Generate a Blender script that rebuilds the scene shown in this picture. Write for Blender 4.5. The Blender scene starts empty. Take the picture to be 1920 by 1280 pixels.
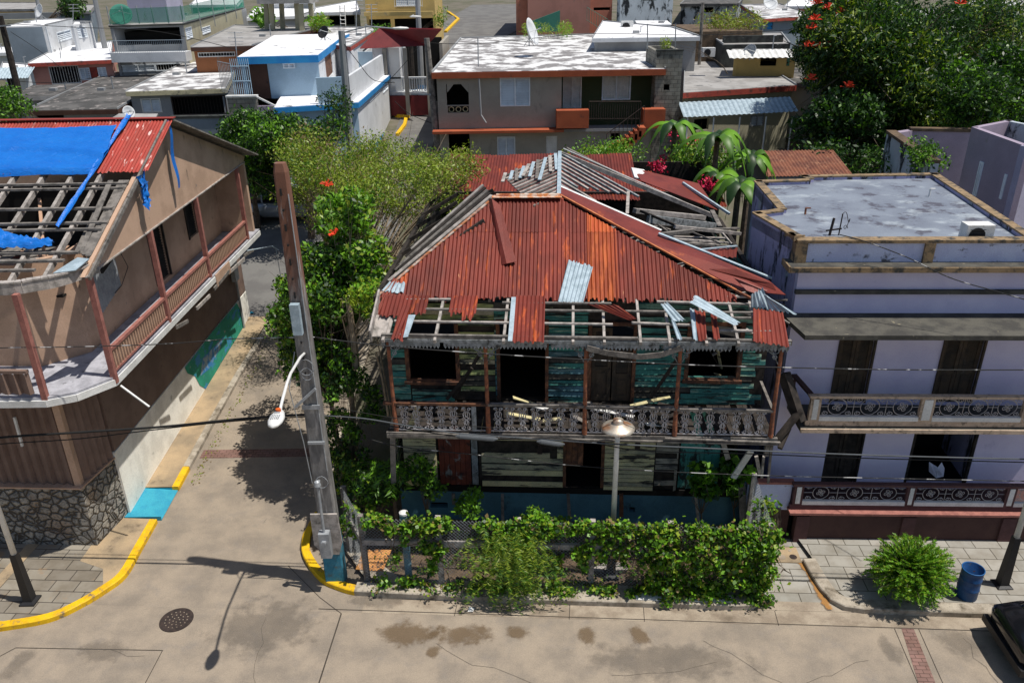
import bpy, math, random
import numpy as np
from mathutils import Vector, Matrix
S = bpy.context.scene
C = S.collection
R = math.radians
random.seed(7)
# ------------------------------------------------------------------ camera, world, sun
CAMH = 13.0
FPX = 1493.0
def _u(v): return v/np.linalg.norm(v)
_down = _u(np.array([50., 3210., FPX]))
_up = -_down
_fw = _u(np.array([0, 0, 1.])-np.dot([0, 0, 1.], _up)*_up)
_rt = np.cross(_fw, _up)
if _rt[0] < 0: _rt = -_rt
MW = np.array([_rt, _fw, _up])
cd = bpy.data.cameras.new('camera')
cam = bpy.data.objects.new('camera', cd)
C.objects.link(cam)
S.camera = cam
cd.sensor_width = 36
cd.lens = FPX/1920*36
cd.clip_start = .1
cd.clip_end = 2000
_X = MW@np.array([1, 0, 0.]); _Y = MW@np.array([0, -1., 0]); _Z = MW@np.array([0, 0, -1.])
cam.matrix_world = Matrix(((_X[0], _Y[0], _Z[0], 0), (_X[1], _Y[1], _Z[1], 0), (_X[2], _Y[2], _Z[2], CAMH), (0, 0, 0, 1)))
SUN_DIR = Vector((.382, -.087, 1)).normalized()
w = bpy.data.worlds.new("World"); S.world = w; w.use_nodes = True
nt = w.node_tree
sky = nt.nodes.new('ShaderNodeTexSky'); sky.sky_type = 'NISHITA'; sky.sun_disc = False
sky.sun_elevation = math.asin(SUN_DIR.z); sky.sun_rotation = math.atan2(SUN_DIR.x, SUN_DIR.y)
nt.links.new(sky.outputs[0], nt.nodes['Background'].inputs[0])
nt.nodes['Background'].inputs[1].default_value = .085
sl = bpy.data.lights.new('sun', 'SUN'); sl.energy = 4.7; sl.angle = R(.5); sl.color = (1, .95, .87)
so = bpy.data.objects.new('sun', sl); C.objects.link(so)
so.rotation_euler = SUN_DIR.to_track_quat('Z', 'Y').to_euler(); so.location = (0, 0, 60)
S.view_settings.view_transform = 'Standard'
S.view_settings.look = 'None'
S.view_settings.exposure = 0
S.render.engine = 'CYCLES'
S.cycles.max_bounces = 6; S.cycles.diffuse_bounces = 3; S.cycles.transparent_max_bounces = 6

# ------------------------------------------------------------------ measuring helpers
def ray(px, py): return MW@_u(np.array([px-960., py-640., FPX]))
def hill(y): return float(np.interp(y, [0, 17, 28, 36, 43, 60, 100, 160, 400], [0, 0, .8, 2.0, 3.4, 5.2, 8.3, 9, 9]))
def G(px, py, z=0.):
    r = ray(px, py); t = (z-CAMH)/r[2]
    return (t*r[0], t*r[1], z)
def GH(px, py):
    z = 0
    for _ in range(60): g = G(px, py, z); z = .6*z+.4*hill(g[1])
    return G(px, py, z)
def Wy(px, py, a, y):
    a = R(a); r = ray(px, py); t = y/(-math.sin(a)*r[0]+math.cos(a)*r[1])
    return (t*(r[0]*math.cos(a)+r[1]*math.sin(a)), CAMH+t*r[2])
def Wx(px, py, x):
    r = ray(px, py); t = x/r[0]; return (t*r[1], CAMH+t*r[2])
def toL(p, a):
    a = R(a); return (p[0]*math.cos(a)+p[1]*math.sin(a), -p[0]*math.sin(a)+p[1]*math.cos(a), p[2])
def rnd(a, b): return random.uniform(a, b)

# ------------------------------------------------------------------ mesh builder
class MB:
    def __init__(s): s.v = []; s.f = []; s.m = []; s.uv = {}
    def quad(s, a, b, c, d, m=0):
        i = len(s.v); s.v += [a, b, c, d]; s.f.append((i, i+1, i+2, i+3)); s.m.append(m)
    def poly(s, pts, m=0):
        i = len(s.v); s.v += list(pts); s.f.append(tuple(range(i, i+len(pts)))); s.m.append(m)
    def box(s, x0, x1, y0, y1, z0, z1, m=0):
        if x0 > x1: x0, x1 = x1, x0
        i = len(s.v)
        s.v += [(x0, y0, z0), (x1, y0, z0), (x1, y1, z0), (x0, y1, z0), (x0, y0, z1), (x1, y0, z1), (x1, y1, z1), (x0, y1, z1)]
        for q in ((0, 3, 2, 1), (4, 5, 6, 7), (0, 1, 5, 4), (1, 2, 6, 5), (2, 3, 7, 6), (3, 0, 4, 7)):
            s.f.append(tuple(i+k for k in q)); s.m.append(m)
        return s
    def bar(s, p, q, w, h, m=0, up=(0, 0, 1), w2=None):
        p = Vector(p); q = Vector(q); d = (q-p).normalized(); up = Vector(up)
        sd = d.cross(up)
        if sd.length < 1e-4: sd = d.cross(Vector((0, 1, 0)))
        sd.normalize(); n = sd.cross(d); i = len(s.v)
        for o, ww in ((p, w), (q, w if w2 is None else w2)):
            for a, b in ((-1, -1), (1, -1), (1, 1), (-1, 1)):
                s.v.append(tuple(o+sd*a*ww/2+n*b*h/2))
        for k in ((0, 1, 2, 3), (7, 6, 5, 4), (0, 4, 5, 1), (1, 5, 6, 2), (2, 6, 7, 3), (3, 7, 4, 0)):
            s.f.append(tuple(i+j for j in k)); s.m.append(m)
        return s
    def tube(s, pts, r, n=6, m=0, cap=True):
        P = [Vector(p) for p in pts]; rr = r if isinstance(r, (list, tuple)) else [r]*len(P)
        i0 = len(s.v); ref = None
        for k, p in enumerate(P):
            d = (P[min(k+1, len(P)-1)]-P[max(k-1, 0)])
            d = d.normalized() if d.length > 1e-7 else Vector((0, 0, 1))
            if ref is None:
                ref = d.cross(Vector((0, 0, 1)))
                if ref.length < 1e-3: ref = d.cross(Vector((1, 0, 0)))
            ref = (ref-d*ref.dot(d))
            if ref.length < 1e-5: ref = d.orthogonal()
            ref.normalize(); b = d.cross(ref)
            for j in range(n):
                t = 2*math.pi*j/n
                s.v.append(tuple(p+(ref*math.cos(t)+b*math.sin(t))*rr[k]))
        for k in range(len(P)-1):
            for j in range(n):
                a = i0+k*n+j; b2 = i0+k*n+(j+1) % n
                s.f.append((a, b2, b2+n, a+n)); s.m.append(m)
        if cap:
            s.f.append(tuple(i0+j for j in range(n-1, -1, -1))); s.m.append(m)
            e = i0+(len(P)-1)*n
            s.f.append(tuple(e+j for j in range(n))); s.m.append(m)
        return s
    def prism(s, poly, z0, z1, m=0):
        n = len(poly); i = len(s.v)
        z0f = z0 if callable(z0) else (lambda x, y: z0)
        z1f = z1 if callable(z1) else (lambda x, y: z1)
        s.v += [(x, y, z0f(x, y)) for x, y in poly]+[(x, y, z1f(x, y)) for x, y in poly]
        s.f.append(tuple(i+k for k in range(n-1, -1, -1))); s.m.append(m)
        s.f.append(tuple(i+n+k for k in range(n))); s.m.append(m)
        for k in range(n):
            a = k; b = (k+1) % n
            s.f.append((i+a, i+b, i+n+b, i+n+a)); s.m.append(m)
        return s
    def lathe(s, prof, c=(0, 0, 0), n=20, m=0):
        i = len(s.v)
        for r, z in prof:
            for j in range(n):
                t = 2*math.pi*j/n; s.v.append((c[0]+r*math.cos(t), c[1]+r*math.sin(t), c[2]+z))
        for k in range(len(prof)-1):
            for j in range(n):
                a = i+k*n+j; b = i+k*n+(j+1) % n
                s.f.append((a, b, b+n, a+n)); s.m.append(m)
        return s
    def disc(s, c, r, n=20, m=0, sx=1, sy=1):
        s.poly([(c[0]+r*sx*math.cos(2*math.pi*k/n), c[1]+r*sy*math.sin(2*math.pi*k/n), c[2]) for k in range(n)], m)
    def slab(s, pts, th, m=0):   # thickened polygon in 3D
        P = [Vector(p) for p in pts]; nrm = (P[1]-P[0]).cross(P[2]-P[0]).normalized()
        i = len(s.v); n = len(P)
        s.v += [tuple(p) for p in P]+[tuple(p-nrm*th) for p in P]
        s.f.append(tuple(i+k for k in range(n))); s.m.append(m)
        s.f.append(tuple(i+n+k for k in range(n-1, -1, -1))); s.m.append(m)
        for k in range(n):
            b = (k+1) % n
            s.f.append((i+k, i+n+k, i+n+b, i+b)); s.m.append(m)
        return s
    def corr(s, o, u, v, W, fb, ft, pitch=.1, amp=.014, seg=6, rows=3, m=0, warp=None):
        o = Vector(o); u = Vector(u).normalized(); v = Vector(v).normalized(); nn = u.cross(v).normalized()
        nc = max(2, int(W/pitch*seg)); prev = None
        for k in range(nc+1):
            x = W*k/nc; b = fb(x) if callable(fb) else fb; t = ft(x) if callable(ft) else ft
            if t-b < .02: prev = None; continue
            ids = []
            for j in range(rows):
                y = b+(t-b)*j/(rows-1)
                h = amp*math.sin(2*math.pi*x/pitch)+(warp(x, y) if warp else 0)
                s.uv[len(s.v)] = (x, y); ids.append(len(s.v)); s.v.append(tuple(o+u*x+v*y+nn*h))
            if prev:
                for j in range(rows-1):
                    s.f.append((prev[j], ids[j], ids[j+1], prev[j+1])); s.m.append(m)
            prev = ids
        return s
    def wall(s, x0, x1, y0, y1, z0, z1, ops=(), m=0, axis='x'):
        # slab standing along x (or y) with rectangular openings (a0,a1,z0,z1)
        A0, A1 = (x0, x1) if axis == 'x' else (y0, y1)
        xs = sorted({A0, A1}|{min(max(q, A0), A1) for o in ops for q in o[:2]})
        for a, b in zip(xs, xs[1:]):
            if b-a < 1e-4: continue
            mid = (a+b)/2
            hs = sorted([(o[2], o[3]) for o in ops if o[0] < mid < o[1]])
            z = z0
            for h0, h1 in hs+[(z1, z1)]:
                if h0-z > 1e-3:
                    if axis == 'x': s.box(a, b, y0, y1, z, h0, m)
                    else: s.box(x0, x1, a, b, z, h0, m)
                z = max(z, h1)
        return s
    def mesh(s, name, mats, off=(0, 0, 0), smooth=False):
        me = bpy.data.meshes.new(name)
        ox, oy, oz = off
        me.from_pydata([(a-ox, b-oy, c-oz) for a, b, c in s.v], [], s.f)
        if not isinstance(mats, (list, tuple)): mats = [mats]
        for q in mats: me.materials.append(q)
        if len(mats) > 1: me.polygons.foreach_set('material_index', s.m)
        if s.uv:
            l = me.uv_layers.new(name='UVMap'); vi = np.zeros(len(me.loops), dtype=np.int32)
            me.loops.foreach_get('vertex_index', vi)
            U = np.array([s.uv.get(k, (0, 0)) for k in range(len(s.v))], dtype=np.float32)
            l.data.foreach_set('uv', U[vi].ravel())
        if smooth: me.polygons.foreach_set('use_smooth', [True]*len(me.polygons))
        me.update(); return me

def leafmesh(name, pts, size, mats, off=(0, 0, 0), asp=.5, up=.3, seed=1, wts=None, droop=0., clump=None, dirs=None):
    """many leaf-shaped quads at pts (N,3)"""
    g = np.random.default_rng(seed); P = np.asarray(pts, float)-np.array(off); n = len(P)
    d = g.normal(size=(n, 3))
    if dirs is not None: d = d*.35+dirs
    d[:, 2] -= droop; d /= np.linalg.norm(d, axis=1)[:, None]
    nn = g.normal(size=(n, 3)); nn[:, 2] += up*3
    sd = np.cross(d, nn); sd /= np.linalg.norm(sd, axis=1)[:, None]+1e-9
    L = size*g.uniform(.45, 1.5, n)[:, None]; W = L*asp
    V = np.stack([P-d*L/2, P+sd*W/2-d*L*.05, P+d*L/2, P-sd*W/2-d*L*.05], 1).reshape(-1, 3)
    me = bpy.data.meshes.new(name)
    me.vertices.add(4*n); me.vertices.foreach_set('co', V.ravel())
    me.loops.add(4*n); me.loops.foreach_set('vertex_index', np.arange(4*n, dtype=np.int32))
    me.polygons.add(n); me.polygons.foreach_set('loop_start', np.arange(0, 4*n, 4, dtype=np.int32))
    try: me.polygons.foreach_set('loop_total', np.full(n, 4, dtype=np.int32))
    except Exception: pass
    for q in mats: me.materials.append(q)
    mi = g.choice(len(mats), size=n, p=wts)
    if clump is not None: mi = np.where(g.random(n) < .25, np.asarray(clump) % len(mats), mi)
    me.polygons.foreach_set('material_index', mi.astype(np.int32))
    me.update(calc_edges=True); return me

# ------------------------------------------------------------------ things and parts
class T:
    def __init__(s, name, label, cat, a=0., base=(0, 0, 0), group=None, kind=None):
        s.a = a; s.off = base; s.sub_of = {}
        o = bpy.data.objects.new(name, None); C.objects.link(o); s.o = o
        o.empty_display_size = .3
        ca, sa = math.cos(R(a)), math.sin(R(a))
        o.location = (base[0]*ca-base[1]*sa, base[0]*sa+base[1]*ca, base[2]); o.rotation_euler = (0, 0, R(a))
        tag(o, label, cat, group, kind)
    def part(s, name, mb, mats, parent=None, smooth=False, label=None, kind=None):
        me = mb.mesh(name, mats, s.off, smooth) if isinstance(mb, MB) else mb
        return s.link(name, me, parent, label, kind)
    def link(s, name, me, parent=None, label=None, kind=None):
        o = bpy.data.objects.new(name, me); C.objects.link(o); o.parent = parent or s.o
        if label: o['label'] = label
        if kind: o['kind'] = kind
        return o
    def W(s, px, py, y): return Wy(px, py, s.a, y)
def tag(o, label, cat, group=None, kind=None):
    if kind: o['kind'] = kind
    if label: o['label'] = label
    if cat: o['category'] = cat
    if group: o['group'] = group
    return o
def solo(name, label, cat, mb, mats, a=0., base=(0, 0, 0), group=None, smooth=False, kind=None):
    me = mb.mesh(name, mats, base, smooth) if isinstance(mb, MB) else mb
    o = bpy.data.objects.new(name, me); C.objects.link(o)
    ca, sa = math.cos(R(a)), math.sin(R(a))
    o.location = (base[0]*ca-base[1]*sa, base[0]*sa+base[1]*ca, base[2]); o.rotation_euler = (0, 0, R(a))
    return tag(o, label, cat, group, kind)
def struct(name, mb, mats, a=0., smooth=False):
    return solo(name, None, None, mb, mats, a=a, kind='structure', smooth=smooth)
def copy_tree(o, parent=None):
    c = o.copy(); C.objects.link(c)
    if parent: c.parent = parent
    for ch in list(o.children):
        copy_tree(ch, c)
    return c

# ------------------------------------------------------------------ materials
def nodes(name, rough=.85, metal=0., spec=.3):
    m = bpy.data.materials.new(name); m.use_nodes = True; n = m.node_tree
    b = n.nodes['Principled BSDF']; b.inputs['Roughness'].default_value = rough; b.inputs['Metallic'].default_value = metal
    b.inputs['Specular IOR Level'].default_value = spec
    return m, n, b
def c4(c): return (c[0], c[1], c[2], 1)
def coords(n, sc=(1, 1, 1), src='Object'):
    t = n.nodes.new('ShaderNodeTexCoord'); mp = n.nodes.new('ShaderNodeMapping')
    mp.inputs['Scale'].default_value = sc; n.links.new(t.outputs[src], mp.inputs[0]); return mp.outputs[0]
def noise(n, co, sc, det=5, rough=.6, dist=0.):
    t = n.nodes.new('ShaderNodeTexNoise'); t.inputs['Scale'].default_value = sc; t.inputs['Detail'].default_value = det
    t.inputs['Roughness'].default_value = rough; t.inputs['Distortion'].default_value = dist
    n.links.new(co, t.inputs['Vector']); return t.outputs['Fac']
def ramp(n, fac, lo, hi):
    t = n.nodes.new('ShaderNodeMapRange'); t.inputs[1].default_value = lo; t.inputs[2].default_value = hi
    t.interpolation_type = 'SMOOTHSTEP'
    n.links.new(fac, t.inputs[0]); return t.outputs[0]
def mix(n, fac, a, b, mode='MIX'):
    t = n.nodes.new('ShaderNodeMix'); t.data_type = 'RGBA'; t.blend_type = mode
    if isinstance(fac, (int, float)): t.inputs[0].default_value = fac
    else: n.links.new(fac, t.inputs[0])
    for k, q in ((6, a), (7, b)):
        if isinstance(q, tuple): t.inputs[k].default_value = c4(q)
        else: n.links.new(q, t.inputs[k])
    return t.outputs[2]
def bump(n, b, h, st, dist=.02):
    t = n.nodes.new('ShaderNodeBump'); t.inputs['Strength'].default_value = st; t.inputs['Distance'].default_value = dist
    n.links.new(h, t.inputs['Height']); n.links.new(t.outputs[0], b.inputs['Normal'])
def mat(name, c1, c2=None, ns=1.5, thr=(.4, .62), rough=.85, bs=25, bst=.25, grime=None, gs=2., gt=(.5, .7), gsc=(1, 1, 1), sc=(1, 1, 1),
        metal=0., spec=.3, fine=.18, src='Object', bd=.02, g2=None, g2s=8., g2t=(.6, .7), g2sc=(1, 1, 1)):
    m, n, b = nodes(name, rough, metal, spec)
    co = coords(n, sc, src)
    col = mix(n, ramp(n, noise(n, co, ns), *thr), c1, c2 or tuple(q*.82 for q in c1))
    if grime: col = mix(n, ramp(n, noise(n, coords(n, gsc, src), gs, 7, .68, .2), *gt), col, grime)
    if g2: col = mix(n, ramp(n, noise(n, coords(n, g2sc, src), g2s, 6, .65), *g2t), col, g2)
    if fine:
        f = noise(n, coords(n, sc, src), 38, 4, .7)
        r = n.nodes.new('ShaderNodeMapRange'); r.inputs[1].default_value = .25; r.inputs[2].default_value = .75
        r.inputs[3].default_value = 1-fine; r.inputs[4].default_value = 1+fine; n.links.new(f, r.inputs[0])
        cc = n.nodes.new('ShaderNodeVectorMath'); cc.operation = 'SCALE'; n.links.new(col, cc.inputs[0]); n.links.new(r.outputs[0], cc.inputs[3])
        col = cc.outputs[0]
    n.links.new(col, b.inputs['Base Color'])
    if bst: bump(n, b, noise(n, coords(n, sc, src), bs, 5, .7), bst, bd)
    return m
def leafmat(name, c, tr=.22):
    m, n, b = nodes(name, .45, 0, .4)
    col = mix(n, noise(n, coords(n), 2.5, 3), tuple(q*.7 for q in c), tuple(q*1.3 for q in c))
    n.links.new(col, b.inputs['Base Color'])
    t = n.nodes.new('ShaderNodeBsdfTranslucent'); n.links.new(mix(n, 1., col, (1.3, 1.5, .5), 'MULTIPLY'), t.inputs[0])
    mx = n.nodes.new('ShaderNodeMixShader'); mx.inputs[0].default_value = tr
    n.links.new(b.outputs[0], mx.inputs[1]); n.links.new(t.outputs[0], mx.inputs[2])
    n.links.new(mx.outputs[0], n.nodes['Material Output'].inputs[0]); return m
def rustmat(name, base, streak, pale=(.45, .2, .1), lo=.52, hi=.66, pl_=.68):
    m, n, b = nodes(name, .6, .15, .4)
    oi = n.nodes.new('ShaderNodeObjectInfo')
    ad = n.nodes.new('ShaderNodeVectorMath'); ad.operation = 'ADD'
    t = n.nodes.new('ShaderNodeTexCoord'); n.links.new(t.outputs['UV'], ad.inputs[0])
    ml = n.nodes.new('ShaderNodeMath'); ml.operation = 'MULTIPLY'; ml.inputs[1].default_value = 37.; n.links.new(oi.outputs['Random'], ml.inputs[0])
    n.links.new(ml.outputs[0], ad.inputs[1])
    def mp(sc):
        q = n.nodes.new('ShaderNodeMapping'); q.inputs['Scale'].default_value = sc; n.links.new(ad.outputs[0], q.inputs[0]); return q.outputs[0]
    col = mix(n, ramp(n, noise(n, mp((1, .5, 1)), 2.2, 4), .35, .65), base, tuple(q*.72 for q in base))
    col = mix(n, ramp(n, noise(n, mp((7, .9, 1)), 1.0, 6, .62), lo, hi), col, streak)
    col = mix(n, ramp(n, noise(n, mp((9, 1.6, 1)), 1.3, 6, .6), pl_, pl_+.08), col, pale)
    hs = n.nodes.new('ShaderNodeHueSaturation'); mr = n.nodes.new('ShaderNodeMapRange'); mr.inputs[3].default_value = .78; mr.inputs[4].default_value = 1.2
    n.links.new(oi.outputs['Random'], mr.inputs[0]); n.links.new(mr.outputs[0], hs.inputs['Value']); n.links.new(col, hs.inputs['Color'])
    n.links.new(hs.outputs[0], b.inputs['Base Color'])
    bump(n, b, noise(n, mp((10, 10, 1)), 4, 5, .7), .25, .01); return m
def brickmat(name, c1, c2, mortar, bw, bh, ms=.01, rough=.85, noise_c=None, off=.5, rot=(0, 0, 0), grime=None, gt=(.5, .7), gs=1.2):
    m, n, b = nodes(name, rough)
    t = n.nodes.new('ShaderNodeTexCoord'); mp = n.nodes.new('ShaderNodeMapping'); mp.inputs['Rotation'].default_value = rot
    n.links.new(t.outputs['Object'], mp.inputs[0])
    k = n.nodes.new('ShaderNodeTexBrick'); n.links.new(mp.outputs[0], k.inputs['Vector'])
    for q, v in (('Color1', c4(c1)), ('Color2', c4(c2)), ('Mortar', c4(mortar)), ('Scale', 1.), ('Mortar Size', ms), ('Brick Width', bw), ('Row Height', bh), ('Mortar Smooth', .3)):
        k.inputs[q].default_value = v
    k.offset = off
    col = mix(n, ramp(n, noise(n, coords(n), 2.2, 6), .35, .7), k.outputs[0], mix(n, 1., k.outputs[0], noise_c or (.75, .72, .68), 'MULTIPLY'))
    if grime: col = mix(n, ramp(n, noise(n, coords(n), gs, 7, .65), *gt), col, grime)
    n.links.new(col, b.inputs['Base Color']); 
    iv = n.nodes.new('ShaderNodeMath'); iv.operation = 'SUBTRACT'; iv.inputs[0].default_value = 1.; n.links.new(k.outputs['Fac'], iv.inputs[1])
    bump(n, b, iv.outputs[0], .5, .01); return m

M = {}
M['road'] = mat('concrete_road', (.325, .268, .205), (.225, .19, .152), ns=1.4, thr=(.32, .72), grime=(.23, .2, .17), gs=1.6, gt=(.5, .8), bs=70, bst=.2, g2=(.12, .1, .08), g2s=26, g2t=(.70, .76), fine=.2)
M['gutter'] = mat('gutter_concrete', (.36, .30, .23), (.25, .2, .15), ns=1.6, grime=(.14, .11, .08), gs=1.5, gt=(.52, .75), gsc=(.5, 1, 1), bst=.15, bs=50)
M['asphalt'] = mat('asphalt', (.17, .165, .155), (.13, .125, .12), ns=.8, bs=90, bst=.2)
M['swalk'] = mat('sidewalk_concrete', (.42, .31, .19), (.27, .21, .14), ns=1.1, thr=(.35, .65), grime=(.16, .12, .08), gs=2.2, gt=(.55, .75), bs=50, bst=.15)
M['curb'] = mat('curb_concrete', (.42, .37, .3), (.27, .23, .18), ns=2.5, grime=(.12, .1, .07), gs=3, bst=.2)
M['yellow'] = mat('yellow_paint', (.78, .48, .01), (.66, .38, .01), ns=4, grime=(.22, .17, .1), gs=4, gt=(.56, .66), rough=.6, g2=(.3, .26, .2), g2s=22, g2t=(.62, .68))
M['bluepaint'] = mat('blue_paint', (.03, .28, .42), (.04, .33, .45), ns=4, grime=(.08, .1, .1), gs=8, gt=(.7, .78), rough=.6)
M['pave'] = brickmat('grey_pavers', (.37, .35, .31), (.29, .28, .25), (.10, .09, .07), .62, .40, .012)
M['pave_brown'] = brickmat('stained_pavers', (.30, .27, .22), (.21, .185, .15), (.07, .06, .05), .60, .36, .014, grime=(.30, .19, .10), gt=(.55, .7))
M['redbrick'] = brickmat('red_pavers', (.27, .155, .13), (.21, .13, .11), (.10, .06, .05), .2, .1, .008)
M['dirt'] = mat('dirt', (.16, .11, .07), (.09, .065, .045), ns=2.5, bs=15, bst=.6, bd=.06, grime=(.25, .19, .13), gs=6, gt=(.6, .7))
M['ground'] = mat('ground', (.16, .14, .11), (.1, .1, .06), ns=.5, bs=8, bst=.5, bd=.08)
M['joint'] = mat('dark_joint', (.06, .05, .04), bst=0)
M['iron'] = mat('cast_iron', (.05, .035, .03), (.03, .022, .02), ns=10, bs=60)
# wood and metal
M['wood'] = mat('weathered_wood', (.22, .20, .18), (.12, .11, .10), ns=5, sc=(1, 1, 1), bs=30, bst=.4, grime=(.05, .045, .04), gs=4, gt=(.55, .7))
M['woodpale'] = mat('pale_wood', (.42, .38, .35), (.25, .23, .21), ns=5, bs=30, bst=.4, grime=(.1, .09, .08), gs=5, gt=(.6, .72))
M['wooddark'] = mat('dark_wood', (.045, .036, .03), (.02, .017, .015), ns=6, bs=25, bst=.4)
M['woodbrown'] = mat('brown_wood', (.17, .075, .04), (.08, .04, .028), ns=6, bs=25, bst=.4, grime=(.03, .025, .02), gs=5, gt=(.5, .7), gsc=(1, 1, .4))
M['rustpost'] = mat('rusty_post', (.30, .11, .055), (.14, .06, .04), ns=8, bs=40, bst=.4)
M['rust'] = rustmat('rusted_roofing', (.185, .030, .018), (.44, .085, .018), lo=.56, hi=.69)
M['rust_orange'] = rustmat('orange_rusted_roofing', (.38, .065, .015), (.52, .12, .028), lo=.47, hi=.64)
M['rustflat'] = mat('rusted_cap', (.20, .04, .028), (.15, .03, .022), ns=1.5, grime=(.48, .12, .03), gs=1.2, gt=(.6, .75), rough=.45, metal=.1)
M['redold'] = rustmat('red_painted_roofing', (.40, .05, .035), (.30, .045, .03), pale=(.62, .42, .38), lo=.45, hi=.6, pl_=.58)
M['maroon'] = mat('maroon_roofing', (.17, .02, .022), (.13, .015, .018), rough=.5)
M['galv'] = mat('galvanised', (.40, .49, .55), (.30, .38, .43), ns=5, rough=.6, metal=.1, grime=(.3, .14, .06), gs=4, gt=(.66, .75))
M['white'] = mat('white_paint', (.74, .74, .72), (.62, .62, .6), ns=3, grime=(.35, .33, .3), gs=4, gt=(.62, .78), rough=.5)
M['greymetal'] = mat('grey_metal', (.36, .38, .4), (.28, .3, .32), ns=6, rough=.45, metal=.2)
M['black'] = mat('black_paint', (.02, .02, .022), rough=.5)
M['blackvoid'] = mat('shade_black', (.012, .011, .01), bst=.1)  # near-black colour paints in the shade of unlit interiors
M['cable'] = mat('cable_black', (.02, .02, .02), bst=0)
M['cabletwist'] = mat('twisted_cable', (.45, .45, .45), (.03, .03, .03), ns=2.2, thr=(.42, .48), bst=0, fine=0)
M['glassdark'] = mat('dark_glass', (.01, .012, .015), rough=.08, spec=.6, bst=0)
# leaves
M['lf1'] = leafmat('leaf_green', (.075, .175, .016))
M['lf2'] = leafmat('leaf_dark', (.018, .052, .010))
M['lf3'] = leafmat('leaf_yellowgreen', (.24, .32, .025))
M['lf4'] = leafmat('leaf_bright', (.15, .33, .018))
M['lf5'] = leafmat('leaf_olive', (.24, .31, .035))
M['lf6'] = leafmat('leaf_dry', (.2, .14, .06))
M['bark'] = mat('bark', (.16, .12, .09), (.09, .07, .05), ns=8, bs=20, bst=.6)
M['barkpale'] = mat('pale_bark', (.34, .27, .19), (.2, .15, .1), ns=6, bs=20, bst=.4)
M['redflower'] = mat('red_flower', (.75, .06, .02), bst=0, rough=.6)
M['pinkflower'] = mat('pink_flower', (.6, .02, .08), bst=0, rough=.6)
A = -3.5
# ------------------------------------------------------------------ ground, roads, pavements
def grid(name, xs, ys, dz, m, a=0.):
    mb = MB()
    for j in range(len(ys)):
        for i in range(len(xs)):
            x, y = xs[i], ys[j]; wy = y if a == 0 else x*math.sin(R(a))+y*math.cos(R(a))
            mb.v.append((x, y, hill(wy)+dz))
    n = len(xs)
    for j in range(len(ys)-1):
        for i in range(n-1):
            k = j*n+i; mb.f.append((k, k+1, k+n+1, k+n)); mb.m.append(0)
    return struct(name, mb, m, a)
YS = [-60, 0, 10, 17, 20, 24, 28, 32, 36, 39.5, 43, 47, 51, 55, 60, 70, 80, 90, 100, 120, 140, 160, 250, 400]
grid('ground', [-500, -120, -60, -30, -10, 0, 10, 30, 60, 120, 500], YS, -.03, M['ground'])
mb = MB(); mb.box(-60, 60, -12, 13.42, -.3, .004); struct('road', mb, M['road'], A)
grid('side_road', [-9.6, -7.5, -5.2], [12.8, 14, 17, 20, 24, 28.45], .001, M['road'])
mb = MB(); mb.poly([(-12.4, 12.3, .0025), (-3.3, 13, .0025), (-3.3, 15, .0025), (-5.2, 17.2, .0025), (-9.6, 17.2, .0025), (-12.4, 15, .0025)]); struct('road_corner', mb, M['road'])
grid('back_street', [-34, -20, -9, -5.2], [28.45, 30, 32, 34, 36, 37.8], .012, M['asphalt'])
mb = MB(); ps = [(-7.4, 37.8), (-7.2, 43), (-7, 50), (-7, 60), (-7.2, 75), (-7.5, 88), (-6.4, 100), (-5, 125)]; pe = [(-4.2, 37.8), (-4.4, 43), (-4.5, 50), (-4.5, 60), (-3.2, 75), (1, 88), (1.3, 100), (1.5, 125)]
for a_, b_, c_, d_ in zip(ps, pe, pe[1:], ps[1:]):
    mb.quad(*[(p[0], p[1], hill(p[1])+.02) for p in (a_, b_, c_, d_)])
struct('hill_road', mb, M['asphalt'])
mb = MB()
mb.quad((-4.3, 13.42, .006), (14, 13.42, .006), (14, 13.86, .006), (-4.3, 13.86, .006)); struct('gutter', mb, M['gutter'], A)
mb = MB()
def jt(x0, y0, x1, y1, w=.018, z=.0095):
    d = Vector((x1-x0, y1-y0, 0)).normalized(); s = Vector((-d.y, d.x, 0))*w/2
    mb.quad((x0-s.x, y0-s.y, z), (x1-s.x, y1-s.y, z), (x1+s.x, y1+s.y, z), (x0+s.x, y0+s.y, z))
jt(-5.3, 13.5, 14, 13.4, .022)
for x in (-2.2, .35, 2.0, 4.9): jt(x, 13.4, x+.02, 13.84, .014)
def jw(p, q, w=.018):
    a_ = toL(G(*p), A); b_ = toL(G(*q), A); jt(a_[0], a_[1], b_[0], b_[1], w)
jw((640, 1150), (595, 1290), .03); jw((30, 1214), (305, 1219), .02); jw((305, 1219), (262, 1300), .016)
jw((0, 1230), (30, 1214), .02); jw((640, 1150), (600, 1120), .016); jw((600, 1120), (540, 1060), .014)
jw((1677, 1178), (1725, 1290), .014); jw((1722, 1178), (1772, 1290), .014)
rc0 = random.Random(4)
for x0, y0, dx, dy, n_ in ((-2.5, 12.6, .35, -.12, 7), (3.2, 12.9, .25, -.25, 6), (6.5, 12.5, -.3, -.1, 9), (-6.4, 13.2, .1, -.3, 6), (-8.6, 12.0, -.2, .05, 5), (1.2, 11.9, .4, .06, 6), (8.7, 13.2, .02, -.3, 7), (-7.6, 16.5, .1, .4, 7)):
    for _ in range(n_): x1 = x0+dx+rc0.uniform(-.14, .14); y1 = y0+dy+rc0.uniform(-.12, .12); jt(x0, y0, x1, y1, .006); x0, y0 = x1, y1
struct('road_joints', mb, M['joint'], A)
mb = MB(); a_ = [toL(G(*p), A) for p in ((1690, 1178), (1713, 1178), (1762, 1300), (1728, 1300))]
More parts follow.
